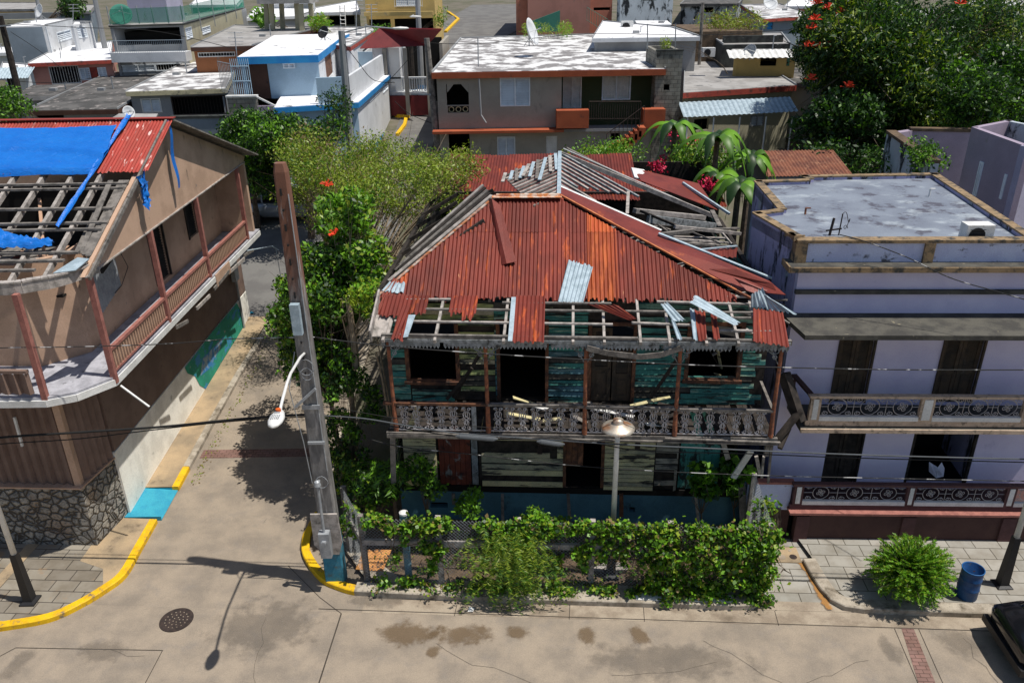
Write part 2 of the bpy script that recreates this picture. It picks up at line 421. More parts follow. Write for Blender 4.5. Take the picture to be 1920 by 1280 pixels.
mb.poly([(p[0], p[1], .0085) for p in a_]); struct('brick_strip', mb, M['redbrick'], A)
z_ = hill(19.9)+.008
mb = MB(); mb.quad((-9.2, 19.75, hill(19.75)+.008), (-5.3, 19.75, hill(19.75)+.008), (-5.3, 20.15, hill(20.15)+.008), (-9.2, 20.15, hill(20.15)+.008)); struct('brick_band', mb, M['redbrick'])
# stains that belong to the concrete
def stainmat(name, col, strength=.8, ns=2.2):
    m, n, b = nodes(name, .8); m.surface_render_method = 'DITHERED'
    b.inputs['Base Color'].default_value = c4(col)
    t = n.nodes.new('ShaderNodeTexCoord'); g = n.nodes.new('ShaderNodeTexGradient'); g.gradient_type = 'SPHERICAL'
    mp = n.nodes.new('ShaderNodeMapping'); mp.inputs['Location'].default_value = (-1, -1, 0); mp.inputs['Scale'].default_value = (2, 2, 0)
    n.links.new(t.outputs['UV'], mp.inputs[0]); n.links.new(mp.outputs[0], g.inputs[0])
    nz = noise(n, coords(n), ns, 6, .65)
    ad = n.nodes.new('ShaderNodeMath'); ad.operation = 'MULTIPLY_ADD'; n.links.new(g.outputs['Fac'], ad.inputs[0]); ad.inputs[1].default_value = .62; n.links.new(nz, ad.inputs[2])
    r = ramp(n, ad.outputs[0], .66, .95); ml = n.nodes.new('ShaderNodeMath'); ml.operation = 'MULTIPLY'; ml.inputs[1].default_value = strength
    n.links.new(r, ml.inputs[0]); n.links.new(ml.outputs[0], b.inputs['Alpha']); return m
M['oil'] = stainmat('brown_stain', (.17, .115, .065), .62, 3); M['oildark'] = stainmat('dark_stain', (.15, .13, .11), .33, 2.5); M['ruststain'] = stainmat('rust_stain', (.42, .2, .05), .75, 6)
zc = [.0105]
def stain(x0, y0, x1, y1, m, z=None):   # photo-measured rectangle on the road
    p = toL(G((x0+x1)/2, (y0+y1)/2), A); q = toL(G(x0, (y0+y1)/2), A); s_ = toL(G((x0+x1)/2, y0), A)
    sx = abs(p[0]-q[0]); sy = abs(p[1]-s_[1]); zc[0] += .0006; z = zc[0] if z is None else z
    mb = MB(); mb.quad((p[0]-sx, p[1]-sy, z), (p[0]+sx, p[1]-sy, z), (p[0]+sx, p[1]+sy, z), (p[0]-sx, p[1]+sy, z))
    mb.uv = {0: (0, 0), 1: (1, 0), 2: (1, 1), 3: (0, 1)}; struct('road_stain', mb, M[m], A)
for q in ((680, 1150, 850, 1225), (780, 1160, 960, 1220), (930, 1165, 1010, 1210), (790, 1205, 830, 1240), (1070, 1165, 1130, 1215), (1170, 1165, 1230, 1215)): stain(*q, 'oil')
for q in ((1730, 1165, 1870, 1245), (1640, 1180, 1700, 1260), (120, 1185, 260, 1260), (1000, 1190, 1500, 1290), (0, 1195, 70, 1290), (350, 1090, 650, 1260), (620, 1100, 800, 1150)): stain(*q, 'oildark')

def curb(name, pts, m, w=.2, h=.14, a=0.):
    """pts: street-side foot line; the kerb body lies to the left of the direction of travel"""
    mb = MB(); P = [Vector((x, y)) for x, y in pts]; I = []
    for k, p in enumerate(P):
        d = (P[min(k+1, len(P)-1)]-P[max(k-1, 0)]).normalized(); I.append(p+Vector((-d.y, d.x))*w)
    hz = lambda p: hill(p.x*math.sin(R(a))+p.y*math.cos(R(a)))
    for k in range(len(P)-1):
        p, q, r, s_ = P[k], P[k+1], I[k+1], I[k]
        zp, zq = hz(p), hz(q); b = .02
        mb.quad((p.x, p.y, zp-.05), (q.x, q.y, zq-.05), (q.x, q.y, zq+h-b), (p.x, p.y, zp+h-b))
        e = [(P[j]+(I[j]-P[j])*(b/w)) for j in (k, k+1)]
        mb.quad((p.x, p.y, zp+h-b), (q.x, q.y, zq+h-b), (e[1].x, e[1].y, zq+h), (e[0].x, e[0].y, zp+h))
        mb.quad((e[0].x, e[0].y, zp+h), (e[1].x, e[1].y, zq+h), (r.x, r.y, zq+h), (s_.x, s_.y, zp+h))
        mb.quad((s_.x, s_.y, zp+h), (r.x, r.y, zq+h), (r.x, r.y, zq-.05), (s_.x, s_.y, zp-.05))
    for k in (0, -1):
        z = hz(P[k]); mb.quad((P[k].x, P[k].y, z-.05), (I[k].x, I[k].y, z-.05), (I[k].x, I[k].y, z+h-.004), (P[k].x, P[k].y, z+h-.02))
    struct(name, mb, m, a); return [(i.x, i.y) for i in I]
def arc(pts, n=4):   # smooth a polyline
    P = [Vector((p[0], p[1])) for p in pts]; out = []
    for k in range(len(P)-1):
        p0 = P[max(k-1, 0)]; p1 = P[k]; p2 = P[k+1]; p3 = P[min(k+2, len(P)-1)]
        for j in range(n):
            t = j/n; out.append(tuple(.5*((2*p1)+(p2-p0)*t+(2*p0-5*p1+4*p2-p3)*t*t+(3*p1-p0-3*p2+p3)*t**3)))
    return out+[tuple(P[-1])]
lc = arc([G(*p)[:2] for p in ((296, 980), (268, 1030), (238, 1082), (200, 1112), (150, 1142), (90, 1168), (0, 1184))])
lc += [(lc[-1][0]-9, lc[-1][1]+9*math.tan(R(3.5)))]
lc = [(x, y) for x, y in lc][::-1]
lci = curb('curb_yellow', lc, M['yellow'], .18)
curb('curb_yellow', [(-9.27, 18.3), (-9.28, 19.2)], M['yellow'], .18)
curb('curb', [(-9.28, 19.21), (-9.3, 21.3), (-9.3, 24.2), (-9.2, 27), (-9.15, 28.4)], M['curb'], .18)
# left pavement
mb = MB(); ys = [18.3, 20, 22, 24, 26, 28, 28.45]
for y0, y1 in zip(ys, ys[1:]): mb.quad((-10.4, y0, hill(y0)+.136), (-9.44, y0, hill(y0)+.136), (-9.4, y1, hill(y1)+.136), (-10.4, y1, hill(y1)+.136))
li = [((p[0]+q[0])/2, (p[1]+q[1])/2) for p, q in zip(lc, lci)]
mb.poly([(-10.6, 17.1, .136), (-10.6, 15.4, .136), (-9.9, 15.1, .136)]+[(x, y, .136) for x, y in li if x > -9.9 and y > 14.4]); struct('sidewalk', mb, M['swalk'])
mb = MB(); mb.quad((-10.4, 17.1, .136), (-9.3, 17.1, .03), (-9.3, 18.3, .025+hill(18.3)), (-10.4, 18.3, .136+hill(18.3))); mb.quad((-10.4, 18.3, 0), (-9.3, 18.3, 0), (-9.3, 18.3, .2), (-10.4, 18.3, .2)); mb.quad((-10.4, 17.1, .136), (-9.3, 17.1, .136), (-9.3, 17.1, 0), (-10.4, 17.1, 0)); struct('blue_ramp', mb, M['bluepaint'])
mb = MB(); mb.poly([(-22, 17.2, .132), (-22, 13.65, .132)]+[(x, y, .132) for x, y in li if -21.0 < x < -9.5 and y < 15.1]+[(-9.6, 15.07, .132), (-10.55, 15.4, .132), (-10.55, 17.0, .132)])
mb2 = MB()
for v in mb.v: mb2.v.append(toL(v, A))
mb2.f = mb.f; mb2.m = mb.m; struct('paved_sidewalk', mb2, M['pave_brown'], A)
mb = MB(); mb.box(-13.2, -12.9, 12.75, 15.3, .13, .1385); struct('sidewalk_strip', mb, M['swalk'], A)
# corner of the ruined lot
rc = [(-5.32, 28.4), (-5.3, 22), (-5.28, 17.2)]
curb('curb', rc, M['curb'], .18)
rc2 = arc([(-5.28, 17.2), (-5.35, 16.6), (-5.38, 16.2), (-5.2, 15.5), (-4.62, 14.68), (-4.05, 14.33), (-3.72, 14.2)])
curb('curb_yellow', rc2, M['yellow'], .2)
rl = [toL(p+(0,), A)[:2] for p in rc2][-1]
curb('curb', [(rl[0], rl[1]), (-3.2, 13.9), (-1, 13.84), (2, 13.83), (4.1, 13.82), (4.45, 13.86), (4.6, 13.97), (4.66, 14.2)], M['curb'], .3, .15, A)
mb = MB(); mb.poly([(-5.6, 22, .1), (-5.45, 16.9, .1), (-5.5, 16.2, .1), (-5.1, 15.3, .1), (-4.4, 14.35, .1), (-3.3, 14.08, .1), (4.62, 14.08, .1), (4.75, 16.6, .1), (4.75, 22, .1)]); struct('yard', mb, M['dirt'], A)
mb = MB(); mb.poly([(-5.35, 16.6, .131), (-5.3, 15.6, .131), (-4.5, 14.5, .131), (-3.3, 14.1, .131), (4.6, 14.1, .131), (4.6, 14.36, .131), (-3.6, 14.42, .131), (-4.6, 15.3, .131), (-4.9, 16.6, .131)]); struct('lot_edge', mb, M['curb'], A)
# right pavement
mb = MB(); mb.quad((4.6, 14.12, .03), (6.4, 14.12, .03), (6.4, 16.3, .05), (4.6, 16.3, .05)); struct('driveway_apron', mb, M['pave'], A)
mb = MB(); mb.quad((4.5, 13.86, .011), (6.6, 13.86, .011), (6.6, 14.12, .03), (4.5, 14.12, .03)); struct('driveway_lip', mb, M['gutter'], A)
curb('curb', [(5.95, 15.45), (6.0, 14.9), (6.08, 14.45), (6.2, 14.12), (6.45, 13.9), (6.85, 13.83), (9, 13.8), (20, 13.8)], M['curb'], .3, .15, A)
mb = MB(); mb.poly([(6.02, 16.3, .145), (6.2, 15.4, .145), (6.3, 14.6, .145), (6.6, 14.12, .145), (20, 14.08, .145), (20, 16.3, .145)]); struct('sidewalk', mb, M['pave'], A)
mb = MB()
P = [toL(G(x, y, .05), A) for x, y in ((1478, 1040), (1500, 1052), (1522, 1082), (1536, 1112), (1556, 1142))]
for k in range(4):
    w0 = .13; p, q = P[k], P[k+1]; mb.quad((p[0]-w0, p[1], .056), (p[0]+w0, p[1], .056), (q[0]+w0, q[1], .056), (q[0]-w0, q[1], .056))
for k in range(16): mb.uv[k] = (.5+(.5 if k % 4 in (1, 2) else -.5), .5)
struct('rust_stain', mb, M['ruststain'], A)
mb = MB(); p = toL(G(1472, 1040, .05), A); mb.box(p[0]-.33, p[0]+.33, p[1]-.28, p[1]+.28, .0, .066)
for dx, dy, r_ in ((-.1, -.1, .09), (.17, -.08, .09)): mb.disc((p[0]+dx, p[1]+dy, .071), r_, 14, 1 if dx > 0 else 2)
for dx, dy, r_ in ((-.12, .16, .04), (.15, .15, .04)): mb.disc((p[0]+dx, p[1]+dy, .071), r_, 10, 2)
solo('utility_cover', 'tan concrete pad with two round meter lids leaking rust beside the overgrown fence', 'utility cover', mb, [M['swalk'], M['iron'], M['gutter']], A, (p[0], p[1], 0))

# manhole
p = G(331, 1162); mb = MB(); mb.lathe([(0, .014), (.3, .014), (.31, .018), (.36, .018), (.365, .0)], (p[0], p[1], 0), 40)
for rr, k in ((.24, 16), (.15, 10), (.07, 5)):
    for j in range(k):
        t = 2*math.pi*j/k; mb.disc((p[0]+rr*math.cos(t), p[1]+rr*math.sin(t), .0165), .014, 6, 1)
solo('manhole_cover', 'round dark iron manhole cover set in the concrete road', 'manhole', mb, [M['iron'], M['gutter']], 0, (p[0], p[1], 0))

# ------------------------------------------------------------------ utility pole
PX, PY = -4.22, 14.71
m, n, b = nodes('concrete_pole', .85)
co = coords(n, (1, 1, .35)); sep = n.nodes.new('ShaderNodeSeparateXYZ'); n.links.new(coords(n), sep.inputs[0])
ns_ = noise(n, co, 4, 6, .65); ma = n.nodes.new('ShaderNodeMath'); ma.operation = 'MULTIPLY_ADD'; n.links.new(ns_, ma.inputs[0]); ma.inputs[1].default_value = 4.; n.links.new(sep.outputs[2], ma.inputs[2])
col = mix(n, ramp(n, noise(n, coords(n, (1, 1, .3)), 6, 6), .35, .65), (.24, .23, .22), (.13, .125, .12))
col = mix(n, ramp(n, ma.outputs[0], 8.4, 10.2), col, (.19, .09, .06)); col = mix(n, ramp(n, noise(n, coords(n, (3, 3, .25)), 3, 6), .58, .66), col, (.36, .35, .34))
n.links.new(col, b.inputs['Base Color']); bump(n, b, noise(n, co, 40, 5), .4, .01); M['poleconc'] = m
up = T('utility_pole', 'tall square concrete utility pole with a blue painted foot at the street corner', 'utility pole', 0, (PX, PY, 0))
mb = MB()
def sq(w, d, z, ch=.035): 
    return [(PX+x, PY+y, z) for x, y in ((-w/2+ch, -d/2), (w/2-ch, -d/2), (w/2, -d/2+ch), (w/2, d/2-ch), (w/2-ch, d/2), (-w/2+ch, d/2), (-w/2, d/2-ch), (-w/2, -d/2+ch))]
def loft(mb, rings, m=0, cap=True):
    n = len(rings[0]); i = len(mb.v)
    for r in rings: mb.v += r
    for k in range(len(rings)-1):
        for j in range(n):
            a = i+k*n+j; b = i+k*n+(j+1) % n; mb.f.append((a, b, b+n, a+n)); mb.m.append(m)
    if cap: mb.f.append(tuple(i+(len(rings)-1)*n+j for j in range(n))); mb.m.append(m); mb.f.append(tuple(i+j for j in range(n-1, -1, -1))); mb.m.append(m)
loft(mb, [sq(.42, .34, 1.35), sq(.34, .28, 5.5), sq(.25, .22, 9.7), sq(.2, .17, 9.86)]); up.part('shaft', mb, M['poleconc'])
mb = MB(); loft(mb, [sq(.44, .36, 0, .02), sq(.43, .35, 1.36, .02)]); up.part('painted_foot', mb, mat('pole_blue', (.03, .17, .26), (.05, .22, .32), ns=5, grime=(.1, .12, .1), gs=6))
mb = MB(); mb.slab([(PX-.34, PY-.24, 1.25), (PX-.12, PY-.24, .98), (PX+.2, PY-.24, .98), (PX+.3, PY-.24, 1.3), (PX+.26, PY-.24, 2.1), (PX-.34, PY-.24, 2.1)], .05); up.part('mounting_board', mb, M['woodpale'])
mb = MB(); bx = (PX-.04, PY-.37)
mb.box(bx[0]-.12, bx[0]+.12, bx[1]-.09, bx[1]+.09, 1.05, 1.72); mb.lathe([(0, .05), (.05, .045), (.055, 0)], (bx[0], bx[1]-.09, 1.5), 12)
mb.tube([(bx[0]-.02, bx[1]-.08, 1.48), (bx[0]-.02, bx[1]-.14, 1.48)], .06, 12); bo = up.part('meter_box', mb, M['greymetal'])
mb = MB(); mb.tube([(bx[0], bx[1], 1.7), (bx[0], bx[1]+.02, 2.9), (bx[0]+.02, bx[1]+.1, 3.05)], .032, 8); mb.lathe([(.02, 0), (.08, .02), (.06, .12), (.0, .16)], (bx[0], bx[1], 2.95), 10); up.part('conduit', mb, M['greymetal'])
for k in range(12):
    z = 5.6+k*.34; wv = .29-.005*k; mb = MB()
    mb.bar((PX-.02, PY-wv/2+.0, z), (PX-.02, PY-wv/2-.04, z), .03, .13 if k % 2 else .04); up.part('bolt_slot', mb, M['black'])
mb = MB(); mb.box(PX-.12, PX+.06, PY-.3, PY-.17, 6.5, 7.15); up.part('cable_bracket', mb, M['galv'])
mb = MB(); mb.box(PX-.19, PX+.19, PY-.19, PY-.165, 4.75, 4.85); up.part('band', mb, M['greymetal']); mb = MB(); mb.box(PX-.17, PX+.19, PY-.2, PY-.16, 3.9, 3.96); up.part('band', mb, M['greymetal']); mb = MB(); mb.bar((PX-.3, PY-.25, 4.85), (PX+.15, PY-.2, 5.25), .05, .05); up.part('crossarm', mb, M['greymetal'])
mb = MB()
for z, r_ in ((5.75, .17), (5.6, .13), (2.95, .14)):
    mb.tube([(PX+.02+r_*math.cos(t), PY-.22-.02*math.sin(3*t), z+r_*math.sin(t)) for t in [k*.5 for k in range(13)]], .008, 4)
mb.tube([(PX+.16, PY-.14, 1.9), (PX+.14, PY-.16, 5), (PX+.11, PY-.13, 9.3)], .012, 5)
mb.tube([(PX-.2, PY-.1, 6.05), (PX-.36, PY-.3, 5.3), (PX-.25, PY-.22, 4), (PX-.2, PY-.18, 2.9)], .01, 5); up.part('loose_wire', mb, M['greymetal'])
# cobra head on its arm
sl_ = T('street_light', 'white cobra head street light on a long bent arm fixed to the concrete pole', 'street light', 0, (PX, PY-.15, 6.05))
mb = MB(); mb.tube([(PX, PY-.12, 6.02), (-4.2, 14.2, 6.12), (-4.16, 13.3, 6.22), (-4.12, 12.9, 6.24), (-4.09, 12.4, 6.16), (-4.06, 12.1, 6.12)], .027, 8); sl_.part('arm', mb, M['white'])
mb = MB()
rings = []
for t, wd, hg in ((0, .04, .04), (.08, .09, .06), (.22, .13, .08), (.38, .13, .07), (.5, .09, .05), (.56, .02, .02)):
    rings.append([(-4.055+wd*math.cos(q), 12.12-t, 6.1+hg*math.sin(q)) for q in [2*math.pi*k/14 for k in range(14)]])
loft(mb, rings); sl_.part('lamp_head', mb, M['white'], smooth=True)
mb = MB(); mb.lathe([(.045, 0), (.045, .05), (0, .06)], (-4.055, 12.0, 6.16), 12); sl_.part('photocell', mb, mat('orange_plastic', (.75, .14, .02), bst=0, rough=.5))
mb = MB(); mb.box(-4.1, -4.01, 11.9, 11.94, 6.172, 6.186); [mb.box(-4.12+.03*k, -4.105+.03*k, 11.72, 11.86, 6.165, 6.18) for k in range(5)]; sl_.part('cooling_slots', mb, M['greymetal'])

# ------------------------------------------------------------------ pedestrian lamp posts
def lamp(label, x, y):
    t = T('street_lamp', label, 'street lamp', 0, (x, y, 0), 'lamp posts along the main street')
    def sr(w, z): return [(x+a*w/2, y+b*w/2, z) for a, b in ((-1, -1), (1, -1), (1, 1), (-1, 1))]
    mb = MB(); loft(mb, [sr(.34, .1), sr(.34, .17), sr(.2, .2), sr(.14, 1.5)]); t.part('post_base', mb, M['black'])
    mb = MB(); mb.tube([(x, y, 1.5), (x, y, 3.95), (x, y, 4.02)], [.062, .055, .05], 12); t.part('pole', mb, M['white'], smooth=True)
    mb = MB(); mb.tube([(x, y, 3.98), (x, y, 4.12)], .085, 12)
    for q in range(4): mb.tube([(x+.13*math.cos(q*1.57), y+.13*math.sin(q*1.57), 3.97), (x+.13*math.cos(q*1.57), y+.13*math.sin(q*1.57), 4.14)], .012, 5)
    t.part('lamp_collar', mb, M['greymetal'])
    mb = MB(); mb.lathe([(.36, 4.12), (.365, 4.13), (.3, 4.17), (.13, 4.25), (.11, 4.27), (.115, 4.33), (.07, 4.36), (0, 4.37)], (x, y, 0), 28); mb.lathe([(.36, 4.12), (.1, 4.2), (0, 4.2)], (x, y, 0), 28)
    t.part('lamp_shade', mb, M['shade'], smooth=True)
    return t
M['shade'] = mat('tarnished_shade', (.55, .5, .42), (.42, .2, .1), ns=2.5, thr=(.45, .62), rough=.5, metal=.6, bst=0)
lamp('white lamp post with a tarnished disc shade standing inside the overgrown fence', 2.23, 14.62)
lamp('lamp post with black foot on the pavement beside the blue barrel', 11.09, 14.07)
lamp('lamp post with black foot on the brown pavers before the stone wall', -11.07, 14.04)

# barrel
p = G(1808, 1125); mb = MB()
M['barrel'] = mat('barrel_blue', (.012, .06, .18), (.018, .08, .23), rough=.5, ns=4, grime=(.09, .11, .14), gs=5, gt=(.6, .68), g2=(.12, .05, .025), g2s=9, g2t=(.66, .7))
bt = T('barrel', 'blue open topped drum used as a litter bin on the pavement', 'barrel', 0, (p[0], p[1], .14))
H_ = 1.0
mb.lathe([(.0, .15), (.27, .15), (.285, .16), (.285, .46), (.295, .48), (.285, .5), (.285, .8), (.295, .82), (.285, .84), (.285, H_+.08), (.3, H_+.1), (.3, H_+.13), (.285, H_+.14), (.268, H_+.12), (.268, .3), (0, .28)], (p[0], p[1], 0), 36)
bt.part('drum', mb, M['barrel'], smooth=True)
mb = MB(); mb.tube([(p[0]+.29*math.cos(t), p[1]+.29*math.sin(t), H_+.13) for t in [k*2*math.pi/32 for k in range(33)]], .014, 6, cap=False); bt.part('rim', mb, mat('rim_blue', (.02, .12, .32), bst=0, rough=.4), smooth=True); bt.o.scale = (.78, .78, .78)

# ------------------------------------------------------------------ fence of the lot
FY = 14.25
ft = T('chain_link_fence', 'chain link fence on a concrete kerb swallowed by green vines before the ruined house', 'fence', A, (.2, FY, .1))
def clink(mb, p0, p1, z0, z1, s=.085, r=.0035):
    p0 = Vector(p0); p1 = Vector(p1); L = (p1-p0).length; u = (p1-p0)/L; H = z1-z0; k = -H
    while k < L:
        for d in (1, -1):
            a0 = max(k, 0); a1 = min(k+H, L)
            if a1 > a0:
                if d == 1: za, zb = z0+(a0-k), z0+(a1-k)
                else: za, zb = z1-(a0-k), z1-(a1-k)
                q0 = p0+u*a0; q1 = p0+u*a1
                mb.tube([(q0.x, q0.y, za), (q1.x, q1.y, zb)], r, 3, cap=False)
        k += s
mb = MB(); LX = -4.35
clink(mb, (LX, FY), (4.72, FY), .15, 1.97); clink(mb, (LX, FY), (-5.0, 15.3), .15, 2.05); clink(mb, (4.72, FY), (4.78, 16.2), .15, 2.05)
ft.part('wire_mesh', mb, M['greymetal'])
for x, y in ((LX, FY), (-2.6, FY), (-.8, FY), (.85, FY), (2.55, FY), (4.72, FY), (-5.0, 15.3), (4.78, 16.2)):
    mb = MB(); mb.box(x-.06, x+.06, y+.02, y+.14, .0, 2.0); ft.part('post', mb, M['woodpale'] if x > -4 else M['wood'])
zr = Wy(1000, 1020, A, FY+.1)[1]
mb = MB(); mb.box(LX, 4.7, FY+.015, FY+.09, zr-.07, zr+.07); ft.part('rail', mb, M['woodpale'])
mb = MB(); mb.bar((LX, FY+.05, zr), (-5.0, 15.3, zr), .07, .12); ft.part('rail', mb, M['woodpale'])

VP = []
def vclump(x, y, z, r, n): VP.append(g0.normal(size=(n, 3))*np.array([r, r*.6, r*.8])*.55+np.array([x, y, z]))
g0 = np.random.default_rng(9)
for k in range(150):
    x = g0.uniform(-4.3, 4.85); dens = .5 if x < -1.7 else .75
    if -2.3 < x < -1.75 or g0.random() > dens: continue
    vclump(x, FY-.02+g0.normal()*.05, 1.8+g0.normal()*.08, g0.uniform(.12, .22), 60)
for k in range(150):
    x = 1.95+2.9*g0.uniform()**.85; z = g0.uniform(.12, 1.8); vclump(x, FY-.1+g0.normal()*.14, z, g0.uniform(.12, .26), 60)
for k in range(26):
    x = g0.uniform(-4.2, 1.9); z = g0.uniform(.9, 1.85); L = int(g0.uniform(2, 5))
    for j in range(L): vclump(x+g0.normal()*.05, FY-.08, z-j*.13, .10, 26)
for k in range(40):
    x = g0.uniform(-4.2, 4.7); vclump(x, 14.08+g0.normal()*.07, .2+abs(g0.normal())*.1, g0.uniform(.08, .18), 34)
for k in range(10): vclump(-4.7+g0.normal()*.2, 14.8+g0.normal()*.3, 1.9-k*.08, .14, 30)
for k in range(16): vclump(4.8+g0.normal()*.06, g0.uniform(14.2, 16), g0.uniform(.4, 1.9), .2, 50)
pts = np.concatenate(VP)
vn = leafmesh('fence_vine', pts, .092, [M['lf4'], M['lf3'], M['lf1'], M['lf2'], M['lf6']], (.2, FY, .1), .85, .5, 5, [.36, .19, .24, .16, .05])
fv = T('fence_vine', 'bright green heart leaved creeper hanging over the chain link fence', 'vine', A, (.2, FY, .1)); fv.link('leaves', vn)
mb = MB()
for k in range(150):
    x = g0.uniform(-4.3, 4.8) if k < 60 else g0.uniform(1.6, 4.85); z = g0.uniform(.9, 2.05); P_ = [(x, FY-.06, z)]
    for j in range(9): x += g0.normal()*.09; z = max(.1, min(2.1, z-g0.uniform(-.08, .22))); P_.append((x, FY-.06+g0.normal()*.06, z))
    mb.tube(P_, g0.uniform(.004, .011), 4, cap=False)
fv.part('stems', mb, M['bark'])
g = np.random.default_rng(4); P = []; D = []
for k in range(150):       # feathery boughs
    x = g.normal(-.95, .42); z = g.uniform(.8, 1.9); y = FY-.05; dx = g.normal()*.6; ln = g.uniform(.35, 1.05)
    for j in range(46):
        t = j/46; q = (x+dx*t*ln, y-.7*math.sin(t*1.9)*ln-.02, z-t*t*ln*1.0); s_ = (-1)**j
        P.append((q[0]+s_*.05*(1-t)+.01, q[1]+g.normal()*.015, q[2]+g.normal()*.015)); D.append((s_*.9, -.2, -.5))
pm = leafmesh('feathery_shrub', P, .11, [M['lf1'], M['lf3'], M['lf5']], (-.9, FY, .1), .16, .3, 6, [.5, .3, .2], dirs=np.array(D))
solo('feathery_shrub', 'feathery olive green shrub pushing through the middle of the fence', 'shrub', pm, None, A, (-.9, FY, .1))
# weeds in the yard and over the kerb
P = []
for k in range(110):
    x = g.uniform(-4.4, 4.7); y = g.choice([g.uniform(14.3, 16.4), g.uniform(13.85, 14.2)], p=[.75, .25]); r_ = g.uniform(.05, .22)*(1 if x > -1 else .7)
    for j in range(60): P.append((x+g.normal()*r_, y+g.normal()*r_*.7, .12+abs(g.normal())*r_*.8))
wm = leafmesh('yard_weeds', P, .075, [M['lf1'], M['lf3'], M['lf2'], M['lf6']], (0, 15, .1), .6, .5, 8, [.4, .25, .25, .1])
solo('yard_weeds', 'low weeds spreading over the dirt yard and kerb', 'weeds', wm, None, A, (0, 15, .1), kind='stuff')
mb = MB(); p = toL(G(700, 1052, .15), A); mb.slab([(p[0]-.36, p[1]-.3, .16), (p[0]+.3, p[1]-.34, .16), (p[0]+.4, p[1]+.26, .3), (p[0]-.3, p[1]+.3, .26)], .02)
solo('orange_board', 'torn orange board lying in the dirt behind the fence', 'board', mb, mat('orange_board', (.62, .3, .1), (.5, .22, .07), ns=5, grime=(.06, .05, .04), gs=6, gt=(.56, .6)), A, (p[0], p[1], .1))
mb = MB(); p = toL(G(1140, 1066, .15), A); mb.slab([(p[0]-.42, p[1]-.05, .17), (p[0]-.1, p[1]-.12, .16), (p[0]+.5, p[1]-.08, .2), (p[0]+.4, p[1]+.15, .24), (p[0]-.1, p[1]+.12, .25)], .03)
solo('pale_board', 'pale broken board lying on the dirt near the lamp post', 'board', mb, M['woodpale'], A, (p[0], p[1], .1))
mb = MB(); mb.box(1.85, 4.0, 13.9, 14.12, .151, .17); solo('kerb_plank', 'long white plank lying on the kerb under the vines', 'plank', mb, M['white'], A, (2.9, 14, .15))
for px_, lab in ((763, 'pale blue pipe post with a round cap rising behind the fence'),):
    p = toL(G(766, 1096), A); p = (p[0], FY+.22, 0); zt = Wy(759, 962, A, p[1])[1]
    t = T('pipe_post', lab, 'post', A, (p[0], p[1], .1)); M['pipeblue'] = mat('pipe_blue', (.10, .24, .34), (.16, .3, .38), ns=5, grime=(.2, .2, .18), gs=7)
    mb = MB(); mb.tube([(p[0], p[1], .08), (p[0]-.01, p[1], zt)], .085, 14); t.part('pipe', mb, M['pipeblue'], smooth=False)
    mb = MB(); mb.lathe([(.1, zt-.02), (.1, zt+.03), (.06, zt+.05), (0, zt+.05)], (p[0], p[1], 0), 16); t.part('cap', mb, M['white'])

# round feathery bush on the pavement
p = toL(G(1694, 1128), A); bs = T('round_bush', 'round feathery bright green bush growing from the pavement', 'bush', A, (p[0]+.1, p[1]+.1, .14))
bc = Vector((p[0]+.03, p[1]+.1, .92)); g = np.random.default_rng(12); P = []; D = []; mbk = MB()
for k in range(760):
    th = g.uniform(0, 6.283); ph = math.acos(g.uniform(-.75, 1)); d = Vector((math.sin(ph)*math.cos(th), math.sin(ph)*math.sin(th), math.cos(ph))); rr = g.uniform(.55, 1.0)
    e = bc+Vector((d.x*1.02*rr, d.y*.9*rr, d.z*.82*rr)); s0 = bc+(e-bc)*.25+Vector((0, 0, -.1)); n_ = 34
    if k % 5 == 0: mbk.tube([(bc.x, bc.y, .15), tuple(s0), tuple(e)], [.016, .009, .003], 4)
    dr = (e-s0).normalized(); sd = dr.cross(Vector((0, 0, 1))); sd = sd.normalized() if sd.length > .1 else Vector((1, 0, 0))
    for j in range(n_):
        t = (j+.5)/n_; q = s0.lerp(e, .35+.65*t)+Vector((0, 0, -.1*t*t)); s_ = (-1)**j; wv = .05*(1.1-t)
        P.append(tuple(q+sd*s_*wv)); D.append(tuple(sd*s_*.75+dr*.8+Vector((0, 0, .1))))
bs.link('foliage', leafmesh('foliage', P, .095, [M['lf4'], M['lf1'], M['lf3']], bs.off, .24, .3, 3, [.55, .25, .2], dirs=np.array(D)))
bs.part('stems', mbk, M['bark'])

# ------------------------------------------------------------------ cables
CY = 14.6
M['cablegrey'] = mat('cable_grey', (.10, .11, .12), bst=0)
def cable(label, pix, r, m='cable', y=CY, a=A, n=5, zs=None):
    P = []
    for q in pix:
        yy = q[2] if len(q) > 2 else y; x, z = Wy(q[0], q[1], a, yy); P.append(Vector((x, yy, z)))
    out = []
    for k in range(len(P)-1):
        p0 = P[max(k-1, 0)]; p1 = P[k]; p2 = P[k+1]; p3 = P[min(k+2, len(P)-1)]
        for j in range(6):
            t = j/6; out.append(.5*((2*p1)+(p2-p0)*t+(2*p0-5*p1+4*p2-p3)*t*t+(3*p1-p0-3*p2+p3)*t**3))
    out.append(P[-1]); mb = MB(); mb.tube(out, r, n); b = tuple(out[len(out)//2])
    return solo('overhead_cable', label, 'cable', mb, M[m], a, b, smooth=True)
cable('pale twisted cable from the pole across the ruined house upper storey', [(590, 632), (720, 648), (900, 662), (1100, 674), (1300, 684), (1480, 689), (1700, 693), (1990, 693)], .013, 'cabletwist')
cable('twisted cable running left from the pole across the pink balcony posts', [(-80, 657), (0, 652), (140, 650), (300, 645), (420, 636), (470, 634), (590, 632)], .011, 'cabletwist')
cable('thick black cable bundle running left from the pole over the side road', [(-80, 832), (0, 820), (150, 810), (300, 800), (440, 786), (520, 780), (590, 776)], .028)
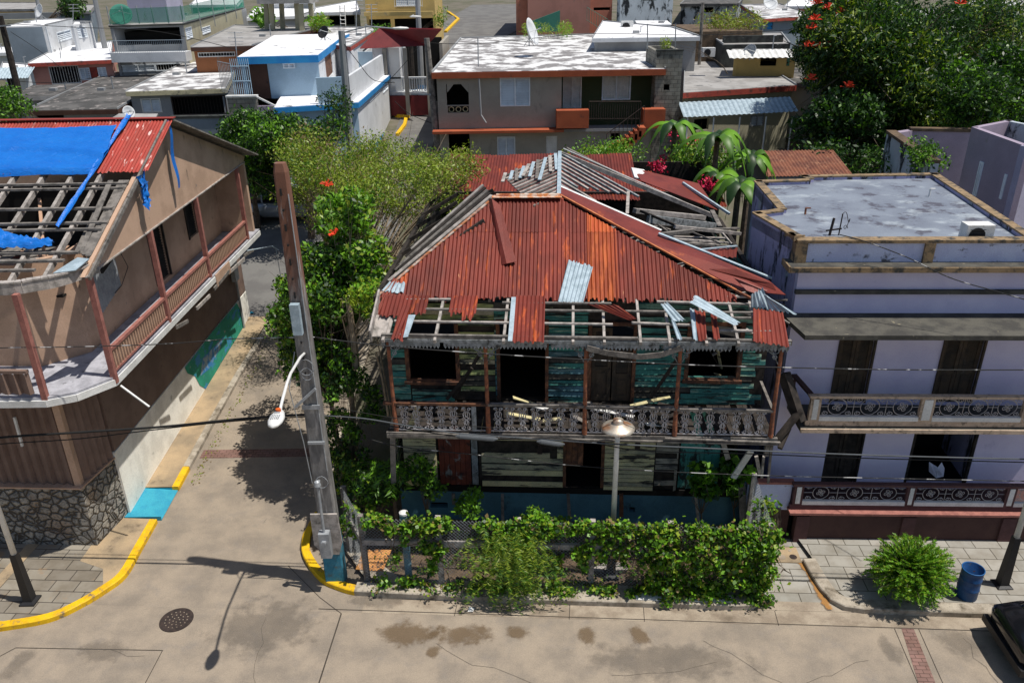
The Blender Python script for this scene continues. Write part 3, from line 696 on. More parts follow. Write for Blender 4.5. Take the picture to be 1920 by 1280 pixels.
cable('thinner black cable sagging just below the thick bundle on the left', [(-80, 842), (0, 832), (150, 822), (300, 804), (440, 789), (590, 780)], .013)
cable('thick grey cable bundle running right from the pole past the ruined house ground floor', [(590, 778), (680, 784), (760, 797), (860, 812), (1000, 822), (1150, 832), (1300, 839), (1500, 848), (1700, 855), (1990, 862)], .017, 'cablegrey')
cable('black cable lashed under the thick grey bundle on the right', [(590, 784), (680, 788), (760, 803), (900, 822), (1060, 822), (1200, 844), (1400, 850), (1600, 858), (1990, 868)], .012)
cable('thin black cable leaving the pole beside the shaded palms', [(585, 760), (650, 768), (740, 783), (900, 800), (1080, 812)], .008)
cable('lowest twisted cable crossing in front of the yellow clapboards', [(690, 822, 15.2), (757, 838, 15.2), (900, 853, 15.1), (1050, 870, 15), (1200, 881, 14.8), (1400, 890, 14.7), (1600, 895), (1990, 903)], .011, 'cabletwist')
cable('twisted service cable dropping from the lavender house roof to the right', [(1575, 440, 17.6), (1620, 452, 17.2), (1700, 482, 16.8), (1780, 520, 16.4), (1860, 544, 16), (1990, 580, 15)], .012, 'cabletwist')
for x0, x1, yy, lb in ((863, 925, 818, 'fat grey splice case hanging on the cables left of the lamp shade'), (1015, 1050, 828, 'short splice case on the cables nearest the lamp shade')):
    mb = MB(); a_ = Wy(x0, yy, A, CY-.05); b_ = Wy(x1, yy+5, A, CY-.05); mb.tube([(a_[0]-.1, CY-.05, a_[1]+.01), (a_[0], CY-.05, a_[1]), (b_[0], CY-.05, b_[1]), (b_[0]+.1, CY-.05, b_[1]+.01)], [.015, .055, .055, .015], 10)
    solo('cable_splice', lb, 'splice', mb, M['cablegrey'], A, (a_[0], CY, a_[1]))
# ------------------------------------------------------------------ the ruined house
M['teal'] = mat('peeling_teal', (.07, .27, .215), (.035, .15, .145), ns=1.3, thr=(.35, .65), grime=(.03, .03, .025), gs=2.0, gt=(.50, .60), gsc=(.5, 1, 3), g2=(.34, .46, .34), g2s=1.6, g2t=(.54, .62), g2sc=(.5, 1, 5), fine=.35, bs=20, bst=.4)
M['olive'] = mat('peeling_olive', (.42, .44, .17), (.2, .27, .11), ns=1.8, grime=(.04, .045, .035), gs=1.8, gt=(.5, .62), gsc=(.6, 1, 4), g2=(.08, .2, .16), g2s=2.5, fine=.3, bs=20, bst=.4)
M['cream'] = mat('peeling_cream', (.66, .58, .31), (.5, .45, .27), ns=1.6, grime=(.06, .055, .045), gs=2.0, gt=(.53, .62), gsc=(.5, 1, 3), g2=(.08, .24, .2), g2s=1.1, g2t=(.64, .72), g2sc=(.6, 1, 3), fine=.28, bs=20, bst=.4)
M['bluegrey'] = mat('peeling_bluegrey', (.10, .21, .25), (.04, .11, .12), ns=1.6, grime=(.03, .03, .03), gs=1.8, gt=(.52, .66), gsc=(.5, 1, 3), g2=(.18, .26, .26), g2s=2, g2sc=(.5, 1, 4), fine=.3)
M['tealdoor'] = mat('peeling_turquoise', (.06, .28, .25), (.12, .36, .31), ns=3, grime=(.03, .045, .045), gs=2.6, gt=(.49, .56), gsc=(1, 1, .6), fine=.3)
M['reddoor'] = mat('peeling_red_door', (.19, .05, .03), (.12, .035, .025), ns=2.5, gsc=(1.2, 1, .8), grime=(.26, .27, .26), gs=1.5, gt=(.6, .66), g2=(.03, .02, .02), g2s=2, g2t=(.55, .7))
M['foundblue'] = mat('foundation_blue', (.09, .22, .29), (.07, .17, .23), ns=1.4, grime=(.03, .035, .035), gs=1.6, gt=(.6, .75), gsc=(1, 1, .6), bs=30, bst=.3)
M['ironlace'] = mat('painted_iron_lace', (.55, .54, .55), (.32, .27, .24), ns=7, rough=.6, bst=0)
M['trim'] = mat('weathered_trim', (.30, .32, .33), (.16, .17, .17), ns=6, grime=(.05, .05, .05), gs=7, gt=(.55, .65))
M['teal2'] = mat('mint_board', (.2, .36, .27), (.07, .2, .16), ns=2.5, grime=(.03, .03, .03), gs=2.4, gt=(.48, .6), gsc=(.5, 1, 3), fine=.3); M['rot'] = mat('rotten_board', (.075, .07, .055), (.035, .033, .03), ns=3, grime=(.2, .22, .14), gs=3, gt=(.6, .7), fine=.4)
M['cream2'] = mat('dirty_cream_board', (.45, .4, .26), (.3, .29, .2), ns=2.5, grime=(.05, .05, .045), gs=2.6, gt=(.48, .58), gsc=(.5, 1, 3), fine=.3)
H = T('ruined_house', 'abandoned two storey wooden house with rusty collapsing hip roof and peeling teal clapboards', 'house', A, (.45, 16.6, 0))
rs = random.Random(5)
def clap(x0, x1, y, z0, z1, ops=(), bh=.15, miss=0., rag=0., axis='x', out=-1, th=.03, wav=0.03):
    mb = MB(); z = z0
    while z < z1-.02:
        h = min(bh, z1-z); segs = [(x0+(rs.uniform(-rag, rag*.3) if rag else 0)*0, x1-(rs.uniform(0, rag) if rag else 0))]
        for o in ops:
            if o[2]-.01 < z+h/2 < o[3]+.01:
                ns_ = []
                for s_ in segs:
                    if o[1] <= s_[0] or o[0] >= s_[1]: ns_.append(s_)
                    else:
                        if o[0] > s_[0]: ns_.append((s_[0], o[0]))
                        if o[1] < s_[1]: ns_.append((o[1], s_[1]))
                segs = ns_
        for a_, b_ in segs:
            cut = [a_]; 
            while cut[-1]+2.4 < b_: cut.append(cut[-1]+rs.uniform(.9, 2.3))
            cut.append(b_)
            for c_, d_ in zip(cut, cut[1:]):
                if d_-c_ < .03 or rs.random() < miss: continue
                mi_ = rs.choice((0, 0, 0, 0, 0, 1, 1, 2)); t0, t1 = rs.uniform(-wav, wav)*.5, rs.uniform(-wav, wav)*.5; e = .004
                y0_, y1_ = y+out*th, y+out*.004
                P = [(c_+e, y0_, z+t0+.004), (d_-e, y0_, z+t1+.004), (d_-e, y1_, z+h+t1-.03), (c_+e, y1_, z+h+t0-.03)]
                Q = [(p[0], p[1]-out*.018, p[2]) for p in P]
                if axis == 'y': P = [(p[1], p[0], p[2]) for p in P]; Q = [(p[1], p[0], p[2]) for p in Q]
                i = len(mb.v); mb.v += P+Q
                for f in ((0, 1, 2, 3), (7, 6, 5, 4), (0, 4, 5, 1), (1, 5, 6, 2), (2, 6, 7, 3), (3, 7, 4, 0)): mb.f.append(tuple(i+k for k in f)); mb.m.append(mi_)
        z += bh
    return mb
# core shell behind the boards (studs and inner lining, dark), with real openings
UY, LY = 16.6, 16.7
OPU = [(-3.44, -2.34, 4.27, 5.72), (-1.3, -.25, 3.72, 5.75), (.82, 1.76, 3.72, 5.7), (3.05, 4.15, 4.4, 5.72)]
OPL = [(-2.92, -1.9, 1.15, 2.75), (.28, 1.18, 1.15, 2.75), (3.05, 4.05, 1.15, 3.3), (4.12, 4.6, 1.2, 2.9)]
mb = MB(); mb.wall(-3.93, 4.8, UY+.03, UY+.12, 3.7, 6.3, OPU); H.part('dark_inner_wall', mb, M['wooddark'])
mb = MB(); mb.wall(-3.8, 4.5, LY+.03, LY+.12, 1.05, 3.6, OPL); H.part('dark_inner_wall', mb, M['wooddark'])
H.part('clapboard_wall', clap(-3.95, -3.45, UY, 3.7, 6.3, (), .16), [M['teal'], M['teal2'], M['rot']])
H.part('clapboard_wall', clap(-3.45, -1.42, UY, 3.7, 6.3, OPU[:1]+[(-3.6, -2.25, 3.98, 4.22)], .14, .1), [M['olive'], M['cream2'], M['rot']])
H.part('clapboard_wall', clap(-3.42, -2.4, UY-.03, 3.7, 4.02, (), .16), [M['teal'], M['teal2'], M['rot']])
H.part('clapboard_wall', clap(-1.42, .75, UY, 3.7, 6.3, OPU[1:2]+[(.72, .9, 3, 6)], .15, .07), [M['bluegrey'], M['teal'], M['rot']])
H.part('clapboard_wall', clap(1.83, 4.8, UY, 3.7, 6.3, OPU[3:], .15, .07, .3, wav=.05), [M['teal'], M['teal2'], M['rot']])
H.part('clapboard_wall', clap(-3.78, -2.95, LY, 1.15, 3.55, (), .2, .05), [M['cream'], M['cream2'], M['cream2']])
H.part('clapboard_wall', clap(-1.83, .22, LY, 1.2, 3.55, [(-.75, -.1, 2.42, 2.6), (-.12, .05, 2.1, 2.42)], .17, .05), [M['cream'], M['cream2'], M['cream2']])
H.part('clapboard_wall', clap(1.22, 2.45, LY, 1.15, 3.55, (), .12, .03, wav=.01), [M['cream'], M['cream2'], M['cream2']])
H.part('clapboard_wall', clap(2.47, 3.02, LY, 1.15, 3.55, [(2.5, 2.98, 2.15, 2.32), (2.48, 2.95, 1.55, 1.8), (2.48, 2.95, 1.2, 1.36)], .16, .12), mat('bare_cream', (.38, .34, .27), (.2, .19, .16), ns=3, grime=(.05, .05, .05), gs=3, gt=(.5, .62), gsc=(.5, 1, 3)))
# side and rear walls
H.part('side_wall', clap(16.7, 26, -3.93, 1.1, 6.3, [(18.5, 19.5, 4.2, 5.7), (21.5, 22.5, 4.2, 5.7)], .2, .05, 0, 'y', -1), [M['olive'], M['cream2'], M['rot']])
H.part('side_wall', clap(17.2, 26, 4.72, 3.8, 6.2, [(18.2, 19.6, 4, 6)], .2, .2, .6, 'y', 1), [M['teal'], M['teal2'], M['rot']])
mb = MB(); mb.box(-3.85, 4.65, 26.0, 26.1, 0, 6.3); mb.box(-3.86, -3.78, 16.9, 26, 0, 6.25); mb.box(4.55, 4.63, 17.5, 26, 0, 5.9); mb.box(-3.7, 4.5, 21, 21.08, 1.1, 6.1); H.part('dark_inner_wall', mb, M['blackvoid'])
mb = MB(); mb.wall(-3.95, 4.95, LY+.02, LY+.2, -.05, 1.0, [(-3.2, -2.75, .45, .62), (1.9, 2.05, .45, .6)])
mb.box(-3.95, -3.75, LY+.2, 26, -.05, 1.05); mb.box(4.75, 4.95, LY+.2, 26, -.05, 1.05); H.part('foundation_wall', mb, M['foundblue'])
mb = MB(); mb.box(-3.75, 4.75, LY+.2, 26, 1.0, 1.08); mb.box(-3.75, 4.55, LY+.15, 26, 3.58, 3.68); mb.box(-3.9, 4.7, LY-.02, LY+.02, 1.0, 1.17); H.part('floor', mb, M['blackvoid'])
# frames and doors
def frame(o, y, w=.09, sill=True, mt='woodbrown', bottom=True):
    mb = MB(); x0, x1, z0, z1 = o
    mb.box(x0-w, x0, y-.05, y+.1, z0-(w if sill else 0), z1+w); mb.box(x1, x1+w, y-.05, y+.1, z0-(w if sill else 0), z1+w); mb.box(x0, x1, y-.05, y+.1, z1, z1+w)
    if sill: mb.box(x0-w-.04, x1+w+.04, y-.11, y-.052, z0-w-.02, z0-.03); mb.box(x0, x1, y-.052, y+.1, z0-w, z0)
    return mb
for o in (OPU[0], OPU[3]): H.part('window_frame', frame(o, UY), M['woodbrown'])
H.part('door_frame', frame(OPU[1], UY, .08, False), M['woodbrown'])
H.part('door_frame', frame(OPU[2], UY, .08, False), M['woodbrown'])
def leafdoor(x0, x1, y, z0, z1, m, louver=True, parent=None, T_=None):
    T_ = T_ or H; mb = MB(); w = (x1-x0)
    s = .08
    mb.box(x0, x0+s, y, y+.045, z0, z1); mb.box(x1-s, x1, y, y+.045, z0, z1)
    zm = z0+(z1-z0)*.42
    for a_, b_ in ((z0, z0+.14), (zm, zm+.1), (z1-.1, z1)): mb.box(x0+s, x1-s, y, y+.045, a_, b_)
    mb.box(x0+s, x1-s, y+.018, y+.03, z0+.14, zm)
    mb.box(x0+s+.04, x1-s-.04, y+.006, y+.018, z0+.2, zm-.06)
    z = zm+.12
    while z < z1-.14: mb.quad((x0+s, y+.01, z), (x1-s, y+.01, z), (x1-s, y+.04, z+.035), (x0+s, y+.04, z+.035)); z += .05
    d = T_.part('door', mb, m, parent)
    mb = MB(); mb.tube([(x1-s*.5, y-.03, zm+.05), (x1-s*.5, y+.01, zm+.05)], .018, 8); T_.part('handle', mb, M['iron'], d)
    return d
M['doorwood'] = mat('old_door_wood', (.085, .06, .04), (.05, .04, .03), ns=4, bs=30, bst=.4, grime=(.13, .11, .09), gs=4, gsc=(1, 1, .4), gt=(.6, .72))
leafdoor(.83, 1.28, UY+.02, 3.74, 5.62, M['doorwood']); leafdoor(1.31, 1.75, UY+.02, 3.74, 5.2, M['doorwood'])
def plankdoor(x0, x1, y, z0, z1, m, n=6):
    mb = MB(); w = (x1-x0)/n
    for k in range(n): mb.box(x0+k*w+.004, x0+(k+1)*w-.004, y, y+.03, z0+rs.uniform(0, .04), z1)
    return H.part('door', mb, m)
plankdoor(-2.9, -2.1, LY+.01, 1.17, 2.9, M['reddoor']); plankdoor(-2.08, -1.92, LY, 1.2, 3.5, M['trim'], 1)
plankdoor(3.06, 4.03, LY+.01, 1.2, 3.5, M['tealdoor'], 5)
plankdoor(.28, .7, LY+.02, 1.8, 2.8, M['woodbrown'], 3)
mb = MB(); mb.box(1.14, 1.22, LY-.03, LY+.08, 1.2, 3.4); mb.box(.2, .28, LY-.03, LY+.08, 1.2, 3.4); H.part('door_frame', mb, M['woodbrown'])
# veranda
VY = 15.2
mb = MB()
x = -3.75
while x < 4.75:
    if rs.random() > .1: mb.box(x, x+.13, VY-.02, UY-.02, 3.68, 3.705)
    x += .14
H.part('veranda_floor', mb, M['wooddark'])
mb = MB(); mb.box(-3.78, 4.85, VY-.05, VY+.02, 3.52, 3.67)
for k in range(11): mb.box(-3.7+k*.84, -3.62+k*.84, VY+.03, UY, 3.54, 3.665)
H.part('veranda_beam', mb, M['wood'])
mb = MB(); mb.bar((-3.75, VY-.09, 3.62), (4.85, VY-.09, 3.55), .05, .035); mb.bar((-3.7, VY-.1, 3.7), (-1.6, VY-.1, 3.66), .03, .02); mb.bar((2.4, VY-.1, 3.66), (4.9, VY-.1, 3.6), .06, .03); H.part('fascia_strip', mb, M['wood'])
posts = [-3.58, -1.5, .63, 2.6, 4.68]
for k, x in enumerate(posts):
    mb = MB(); mb.tube([(x+.02, VY, 3.68), (x+.01, VY, 4.35), (x, VY, 5.9)], [.06, .045, .04], 8); H.part('veranda_post', mb, M['rustpost'])
    # lace bracket
    mb = MB()
    for sd in (-1, 1):
        if k in (0,) and sd < 0 or k == 4 and sd > 0: continue
        for r_, cx, cz in ((.09, .12, -.12), (.06, .26, -.08), (.05, .12, -.27), (.04, .36, -.06)):
            mb.tube([(x+sd*(cx+r_*math.cos(t)*(1-t*.05)), VY, 5.88+cz+r_*math.sin(t)*(1-t*.05)) for t in [j*.6 for j in range(13)]], .011, 4)
        mb.tube([(x+sd*.03, VY, 5.45), (x+sd*.16, VY, 5.68), (x+sd*.42, VY, 5.86)], .012, 4)
    H.part('bracket', mb, M['trim'])
mb = MB(); mb.box(-3.72, 4.85, VY-.07, VY+.03, 5.92, 6.02); H.part('eave_beam', mb, M['wood'])
mb = MB(); x = -3.7
while x < 4.8:
    if rs.random() > .06:
        w_ = .075; mb.poly([(x, VY-.085, 5.94), (x+w_, VY-.085, 5.94), (x+w_, VY-.085, 5.84), (x+w_*.5, VY-.085, 5.77), (x, VY-.085, 5.84)]); i = len(mb.v)
        mb.poly([(x, VY-.07, 5.94), (x, VY-.07, 5.84), (x+w_*.5, VY-.07, 5.77), (x+w_, VY-.07, 5.84), (x+w_, VY-.07, 5.94)])
    x += .078
mb.box(-3.7, 4.82, VY-.092, VY-.075, 5.92, 5.985); H.part('scalloped_trim', mb, M['trim'])
mb = MB(); P = [Wy(p, q, A, VY-.12) for p, q in ((1100, 652), (1140, 662), (1200, 669), (1240, 665), (1277, 652))]
for (a_, b_) in zip(P, P[1:]): mb.bar((a_[0], VY-.12, a_[1]), (b_[0], VY-.12, b_[1]), .03, .12)
H.part('sagging_board', mb, M['wood'])
# balustrade
tops = [4.36, 4.36, 4.33, 4.31]
def ironpanel(name='iron_panel'):
    mb = MB(); r_ = .0115
    def sp(cx, cz, R_, t0, turns, sx=1):
        return [(cx+sx*R_*(1-.75*k/14)*math.cos(t0+turns*6.283*k/14), 0, cz+R_*(1-.75*k/14)*math.sin(t0+turns*6.283*k/14)) for k in range(15)]
    for s_ in (-1, 1):
        mb.tube(sp(s_*.055, .54, .045, 0 if s_ > 0 else 0, 1.2, s_), r_, 4, cap=False)
        mb.tube(sp(s_*.055, .07, .05, 0, -1.2, s_), r_, 4, cap=False)
        mb.tube([(s_*.03, 0, .1), (s_*.055, 0, .2), (s_*.02, 0, .28), (s_*.06, 0, .33), (s_*.075, 0, .42), (s_*.03, 0, .5)], r_, 4, cap=False)
        mb.tube([(s_*.10, 0, .29), (s_*.075, 0, .32), (s_*.05, 0, .29), (s_*.075, 0, .26), (s_*.10, 0, .29)], r_, 4, cap=False)
    for cz, a_, b_ in ((.42, .028, .07), (.2, .025, .06), (.31, .035, .035)):
        mb.tube([(a_*math.cos(t), 0, cz+b_*math.sin(t)) for t in [k*6.283/12 for k in range(13)]], r_, 4, cap=False)
    return mb
pm = ironpanel().mesh('iron_panel', M['ironlace'])
for b_ in range(4):
    x0, x1 = posts[b_]+.1, posts[b_+1]-.08; tz = tops[b_]
    mb = MB(); mb.box(posts[b_]-.02 if b_ else -3.8, posts[b_+1], VY-.04, VY+.05, tz, tz+.055); H.part('handrail', mb, M['wood'] if b_ != 0 else M['woodbrown'])
    n_ = int((x1-x0)/.245); n_ = n_-(1 if b_ == 0 else 0)
    for k in range(n_):
        o = H.link('iron_panel', pm); x = x0+.13+k*(x1-x0-(.25 if b_ == 0 else 0))/n_
        o.location = (x-H.off[0], VY-H.off[1]+rs.uniform(-.01, .01), 3.73); o.rotation_euler = (rs.uniform(-.03, .03), rs.uniform(-.03, .03), 0)
    mb = MB(); mb.box(x0-.05, x1+.03, VY-.015, VY+.015, 3.715, 3.735); H.part('bottom_rail', mb, M['ironlace'])
mb = MB(); mb.bar((4.68, VY, 4.33), (4.74, UY, 4.3), .06, .05); mb.bar((4.66, VY, 3.2), (4.67, VY, 3.7), .09, .09); H.part('end_rail', mb, M['wood'])
for x in (3.7,):
    mb = MB(); mb.box(x-.04, x+.04, VY+.03, VY+.1, 3.7, 4.32); H.part('rail_post', mb, M['woodbrown'])
mb = MB(); mb.box(-1.85, -1.75, VY-.01, VY+.06, 3.7, 4.33); H.part('rail_post', mb, M['trim'])
# debris on the veranda floor behind the lace
for k in range(20):
    x = rs.uniform(-3.3, 3.2); y = rs.uniform(15.4, 16.4); L = rs.uniform(.3, 1.1); an = rs.uniform(-.6, .6)
    mb = MB(); mb.bar((x-L/2*math.cos(an), y-L/2*math.sin(an), 3.72+rs.uniform(0, .25)), (x+L/2*math.cos(an), y+L/2*math.sin(an), 3.72+rs.uniform(0, .25)), .12, .02)
    H.part('fallen_board', mb, [M['wooddark'], M['cream'], M['white'], M['wood'], M['wooddark']][k % 5])
# posts and boards low at the left, leaning props
for (p0, y0, p1, y1, w_, m_) in (((736, 800), 15.25, (738, 905), 15.4, .12, 'wood'), ((1390, 905), 16.4, (1395, 990), 16.3, .18, 'wood'), ((1304, 925), 16.5, (1310, 985), 16.4, .07, 'woodpale'), ((1065, 925), 16.5, (1069, 985), 16.4, .08, 'wood'), ((942, 925), 16.5, (943, 990), 16.0, .07, 'wood'), ((1165, 925), 16.55, (1165, 968), 16.5, .1, 'woodbrown'), ((850, 925), 16.55, (851, 945), 16.5, .08, 'wood'),
      ((1353, 820), 16.2, (1365, 860), 16.3, .12, 'woodpale'), ((1408, 845), 15.7, (1375, 895), 15.9, .14, 'white'), ((1448, 815), 15.2, (1440, 905), 15.4, .05, 'wood'), ((1432, 855), 15.5, (1428, 895), 15.6, .05, 'woodpale'), ((1418, 855), 15.8, (1425, 890), 15.9, .08, 'woodpale')):
    a_ = Wy(*p0, A, y0); b_ = Wy(*p1, A, y1); mb = MB(); mb.bar((a_[0], y0, a_[1]), (b_[0], y1, b_[1]), w_, .05, up=(0, 1, 0)); H.part('timber', mb, M[m_])
for p0, p1 in (((902, 660), (850, 745)), ((885, 690), (838, 748)), ((1272, 670), (1220, 745))):
    a_ = Wy(*p0, A, 16.2); b_ = Wy(*p1, A, 16.4); mb = MB(); mb.bar((a_[0], 16.2, a_[1]), (b_[0], 16.4, b_[1]), .05, .08); H.part('fallen_batten', mb, M['wooddark'])
# big timbers sticking out at the right end under the balcony
for p0, y0, p1, y1, w_, h_ in (((1500, 770), 15.9, (1452, 830), 15.6, .14, .1), ((1470, 700), 16.3, (1500, 790), 15.9, .22, .2), ((1480, 800), 16, (1462, 840), 15.6, .1, .1)):
    a_ = Wy(*p0, A, y0); b_ = Wy(*p1, A, y1); mb = MB(); mb.bar((a_[0], y0, a_[1]), (b_[0], y1, b_[1]), w_, h_); H.part('broken_beam', mb, M['wooddark'])
# interior things seen through the windows
for p0, p1, m_ in (((1345, 655), (1352, 690), 'cream'), ((1335, 665), (1362, 652), 'woodpale'), ((1340, 700), (1352, 703), 'cream'), ((1320, 640), (1350, 690), 'wooddark')):
    a_ = Wy(*p0, A, 17.0); b_ = Wy(*p1, A, 17.1); mb = MB(); mb.bar((a_[0], 17.0, a_[1]), (b_[0], 17.1, b_[1]), .09, .02); H.part('torn_lath', mb, M[m_])
# wall mounted lamps and fuse boxes below the veranda
for px_, sc in ((1012, 830), (1197, 822)):
    a_ = Wy(px_, sc, A, LY-.1); mb = MB(); mb.lathe([(0, .05), (.05, .04), (.075, -.02), (.06, -.06), (0, -.07)], (a_[0], LY-.1, a_[1]), 12); mb.box(a_[0]-.06, a_[0]+.06, LY-.06, LY-.02, a_[1]-.35, a_[1]-.12); H.part('wall_lamp', mb, M['iron'])

# --- roof structure
zf = lambda y: 6.36+(y-16.45)*(1.6/2.65)         # front slope
def FS(x, y, d=0.): return (x, y, zf(y)+d)
for k in range(14):
    x = -3.9+k*.6; yt = 16.5+min(max(0, (x+4.1)/2.5), 1)*2.6 if x < -1.6 else (19.1 if x < 0 else 19.1-(x/4.1)*2.6)
    if yt < 16.8: continue
    mb = MB(); mb.bar(FS(x, 16.5, -.08), FS(x, yt, -.08), .06, .1); H.part('rafter', mb, M['wood'])
# porch roof
def PS(x, y, d=0.): return (x, y, 6.0+(y-15.08)*(.36/1.37)+d)
for k, x in enumerate((-3.65, -3.1, -2.55, -1.9, -1.1, -.3, .35, 1.0, 1.75, 2.35, 3.1, 3.75, 4.2)):
    if k in (1, 3): continue
    mb = MB(); mb.bar(PS(x, 15.05, -.03), PS(x+.02, 16.5, -.03), .055, .08); H.part('porch_rafter', mb, M['woodpale'])
for y, x0, x1 in ((15.16, -3.7, 1.7), (15.14, 2.5, 4.3), (15.62, -3.5, 1.2), (15.62, 1.6, 3.0), (16.08, -2.9, 4.5), (16.3, -1.2, 1.2), (16.4, -3.4, -2.2), (15.85, 3.3, 4.5), (16.35, 2.2, 4.5), (15.4, 3.4, 4.5), (16.6, 3.7, 4.5), (16.85, 3.8, 4.5)):
    mb = MB(); x = x0
    a_, b_ = PS(x0, y+rs.uniform(-.03, .03), .03), PS(x1, y+rs.uniform(-.03, .03), .03+rs.uniform(-.03, .02)); mb.bar(a_, b_, .07, .035); H.part('porch_batten', mb, M['woodpale'] if rs.random() < .6 else M['wood'])
mb = MB(); mb.bar((-3.92, 15.1, 6.05), (-4.0, 16.6, 6.4), .04, .3); H.part('bargeboard', mb, M['woodpale'])
mb = MB(); mb.slab([(-3.95, 15.2, 6.0), (-3.55, 15.2, 6.02), (-3.55, 15.9, 6.2), (-3.95, 15.9, 6.2)], .03); H.part('eave_board', mb, M['woodpale'])
# main corrugated sheets : one per strip of roofing, as laid
def ytop(x):
    if x < -1.45: return 16.5+(x+4.05)/2.6*2.6
    if x < 0.02: return 19.1
    return 19.1-(x-.02)/3.95*2.55
sl_len = math.hypot(1, 1.6/2.65); vdir = (0, 1, 1.6/2.65)
edges = [-4.0, -3.35, -2.6, -1.95, -1.15, -.42, .3, .72, 1.35, 2.0, 2.7, 3.35, 3.92]
jag = [rs.uniform(-.06, .06) for _ in range(400)]
for k, (a_, b_) in enumerate(zip(edges, edges[1:])):
    orange = k == 7
    for tier in range(2):
        lift = .012*(k % 2)+.006*tier; mb = MB()
        tilt = rs.uniform(-.008, .008)
        def fb(x, a_=a_, tier=tier):
            if tier: return 1.72*sl_len-(.05)
            return (-.02+jag[int((a_+x+4.2)*22) % 400]*1.1)*sl_len
        def ft(x, a_=a_, tier=tier):
            yt = (ytop(a_+x)-16.45)*sl_len
            return min(yt, 1.78*sl_len) if tier == 0 else yt
        mb.corr(FS(a_-.03, 16.45, .02+lift), (1, 0, tilt), vdir, b_-a_+.06, fb, ft, .092, .016, 6, 3)
        if mb.f: H.part('roof_sheet', mb, M['rust_orange'] if orange else M['rust'], smooth=True)
# porch remnants
def psheet(x0, x1, y0, y1, m='rust', lift=.06, skew=0., jagb=.1, pitch=.09, label=None):
    mb = MB(); L = (y1-y0)*math.hypot(1, .263); vv = (skew, 1, .263)
    mb.corr(PS(x0, y0, lift), (1, 0, 0), vv, x1-x0, lambda x: jag[int((x0+x+5)*24) % 400]*1.5*jagb/.1*.6+.0, L, pitch, .015, 6, 3)
    return H.part('porch_sheet', mb, M[m], smooth=True, label=label)
psheet(-3.85, -3.2, 15.75, 16.5); psheet(-3.45, -3.2, 14.98, 15.8); psheet(-3.2, -2.85, 15.85, 16.5); psheet(-2.35, -1.75, 15.75, 16.5, jagb=.3)
psheet(-.92, -.25, 14.93, 16.5, lift=.07)
mb = MB(); mb.slab([PS(-1.0, 14.95, .08), PS(-.9, 14.95, .08), PS(-.9, 16.4, .1), PS(-1.0, 16.4, .1)], .008); H.part('bent_edge', mb, M['galv'])
mb = MB(); mb.slab([PS(-3.2, 15.0, .1), PS(-3.1, 15.0, .12), PS(-3.05, 15.75, .1), PS(-3.2, 15.75, .1)], .008); H.part('bent_edge', mb, M['galv'])
def freesheet(pix, ys, m, name='loose_sheet', pitch=.09, label=None, rows=3, parent=None):
    """quad of corrugated iron given by photo corners bl, br, tr, tl and their depth"""
    q = [(Wy(p[0], p[1], A, y)[0], y, Wy(p[0], p[1], A, y)[1]) for p, y in zip(pix, ys)]
    bl, br, tr, tl = [Vector(p) for p in q]; W_ = ((br-bl).length+(tr-tl).length)/2; nc = max(12, int(W_/pitch*6)); mb = MB()
    nn = (br-bl).cross(tl-bl).normalized(); L_ = (tl-bl).length
    for i in range(nc+1):
        u = i/nc; h = .015*math.sin(2*math.pi*u*W_/pitch)
        for j in range(rows):
            v = j/(rows-1); p = bl.lerp(br, u).lerp(tl.lerp(tr, u), v)+nn*h
            if j in (0, rows-1): p = p+(tl-bl).normalized()*jag[(i//2) % 400]*.5
            mb.uv[len(mb.v)] = (u*W_, v*L_); mb.v.append(tuple(p))
    for i in range(nc):
        for j in range(rows-1):
            k = i*rows+j; mb.f.append((k, k+rows, k+rows+1, k+1)); mb.m.append(0)
    return H.part(name, mb, M[m], smooth=True, label=label)
ysf = lambda px, py, d=.05: None
def onroof(px, py, d=.05):   # point on the front slope under a pixel
    r = ray(px, py); a_ = R(A); ry = -math.sin(a_)*r[0]+math.cos(a_)*r[1]; s_ = 1.6/2.65
    t = (6.36-16.45*s_+d-CAMH)/(r[2]-s_*ry); return t*ry
def onporch(px, py, d=.06):
    r = ray(px, py); a_ = R(A); ry = -math.sin(a_)*r[0]+math.cos(a_)*r[1]; s_ = .36/1.37
    t = (6.0-15.08*s_+d-CAMH)/(r[2]-s_*ry); return t*ry
def rs4(pix, m, f=onroof, ds=(.05,)*4, **k): return freesheet(pix, [f(*p, d) for p, d in zip(pix, ds)], m, **k)
rs4([(1046, 566), (1093, 569), (1112, 500), (1066, 487)], 'galv', ds=(.1,)*4, label='pale galvanised patch lying on the rusty roof')
rs4([(715, 545), (757, 549), (760, 530), (730, 528)], 'galv', label='small galvanised scrap at the left roof corner')
rs4([(1377, 610), (1387, 604), (1305, 553), (1293, 567)], 'galv', onporch, (.25, .2, .45, .45), label='long galvanised strip lying askew over the porch rafters')
rs4([(1262, 602), (1285, 600), (1252, 567), (1238, 570)], 'galv', onporch, (.1, .1, .3, .3))
rs4([(1412, 640), (1480, 650), (1468, 585), (1412, 578)], 'rust', onporch, (.06, .02, .1, .12), label='red sheet hanging over the right end of the porch')
rs4([(1310, 640), (1325, 636), (1322, 585), (1300, 580)], 'rust', onporch, (.08,)*4); rs4([(1338, 636), (1350, 636), (1343, 590), (1332, 588)], 'rust', onporch, (.1,)*4)
rs4([(1300, 636), (1308, 638), (1302, 580), (1293, 578)], 'galv', onporch, (.1,)*4); rs4([(1270, 636), (1279, 636), (1262, 595), (1255, 590)], 'galv', onporch, (.1,)*4)
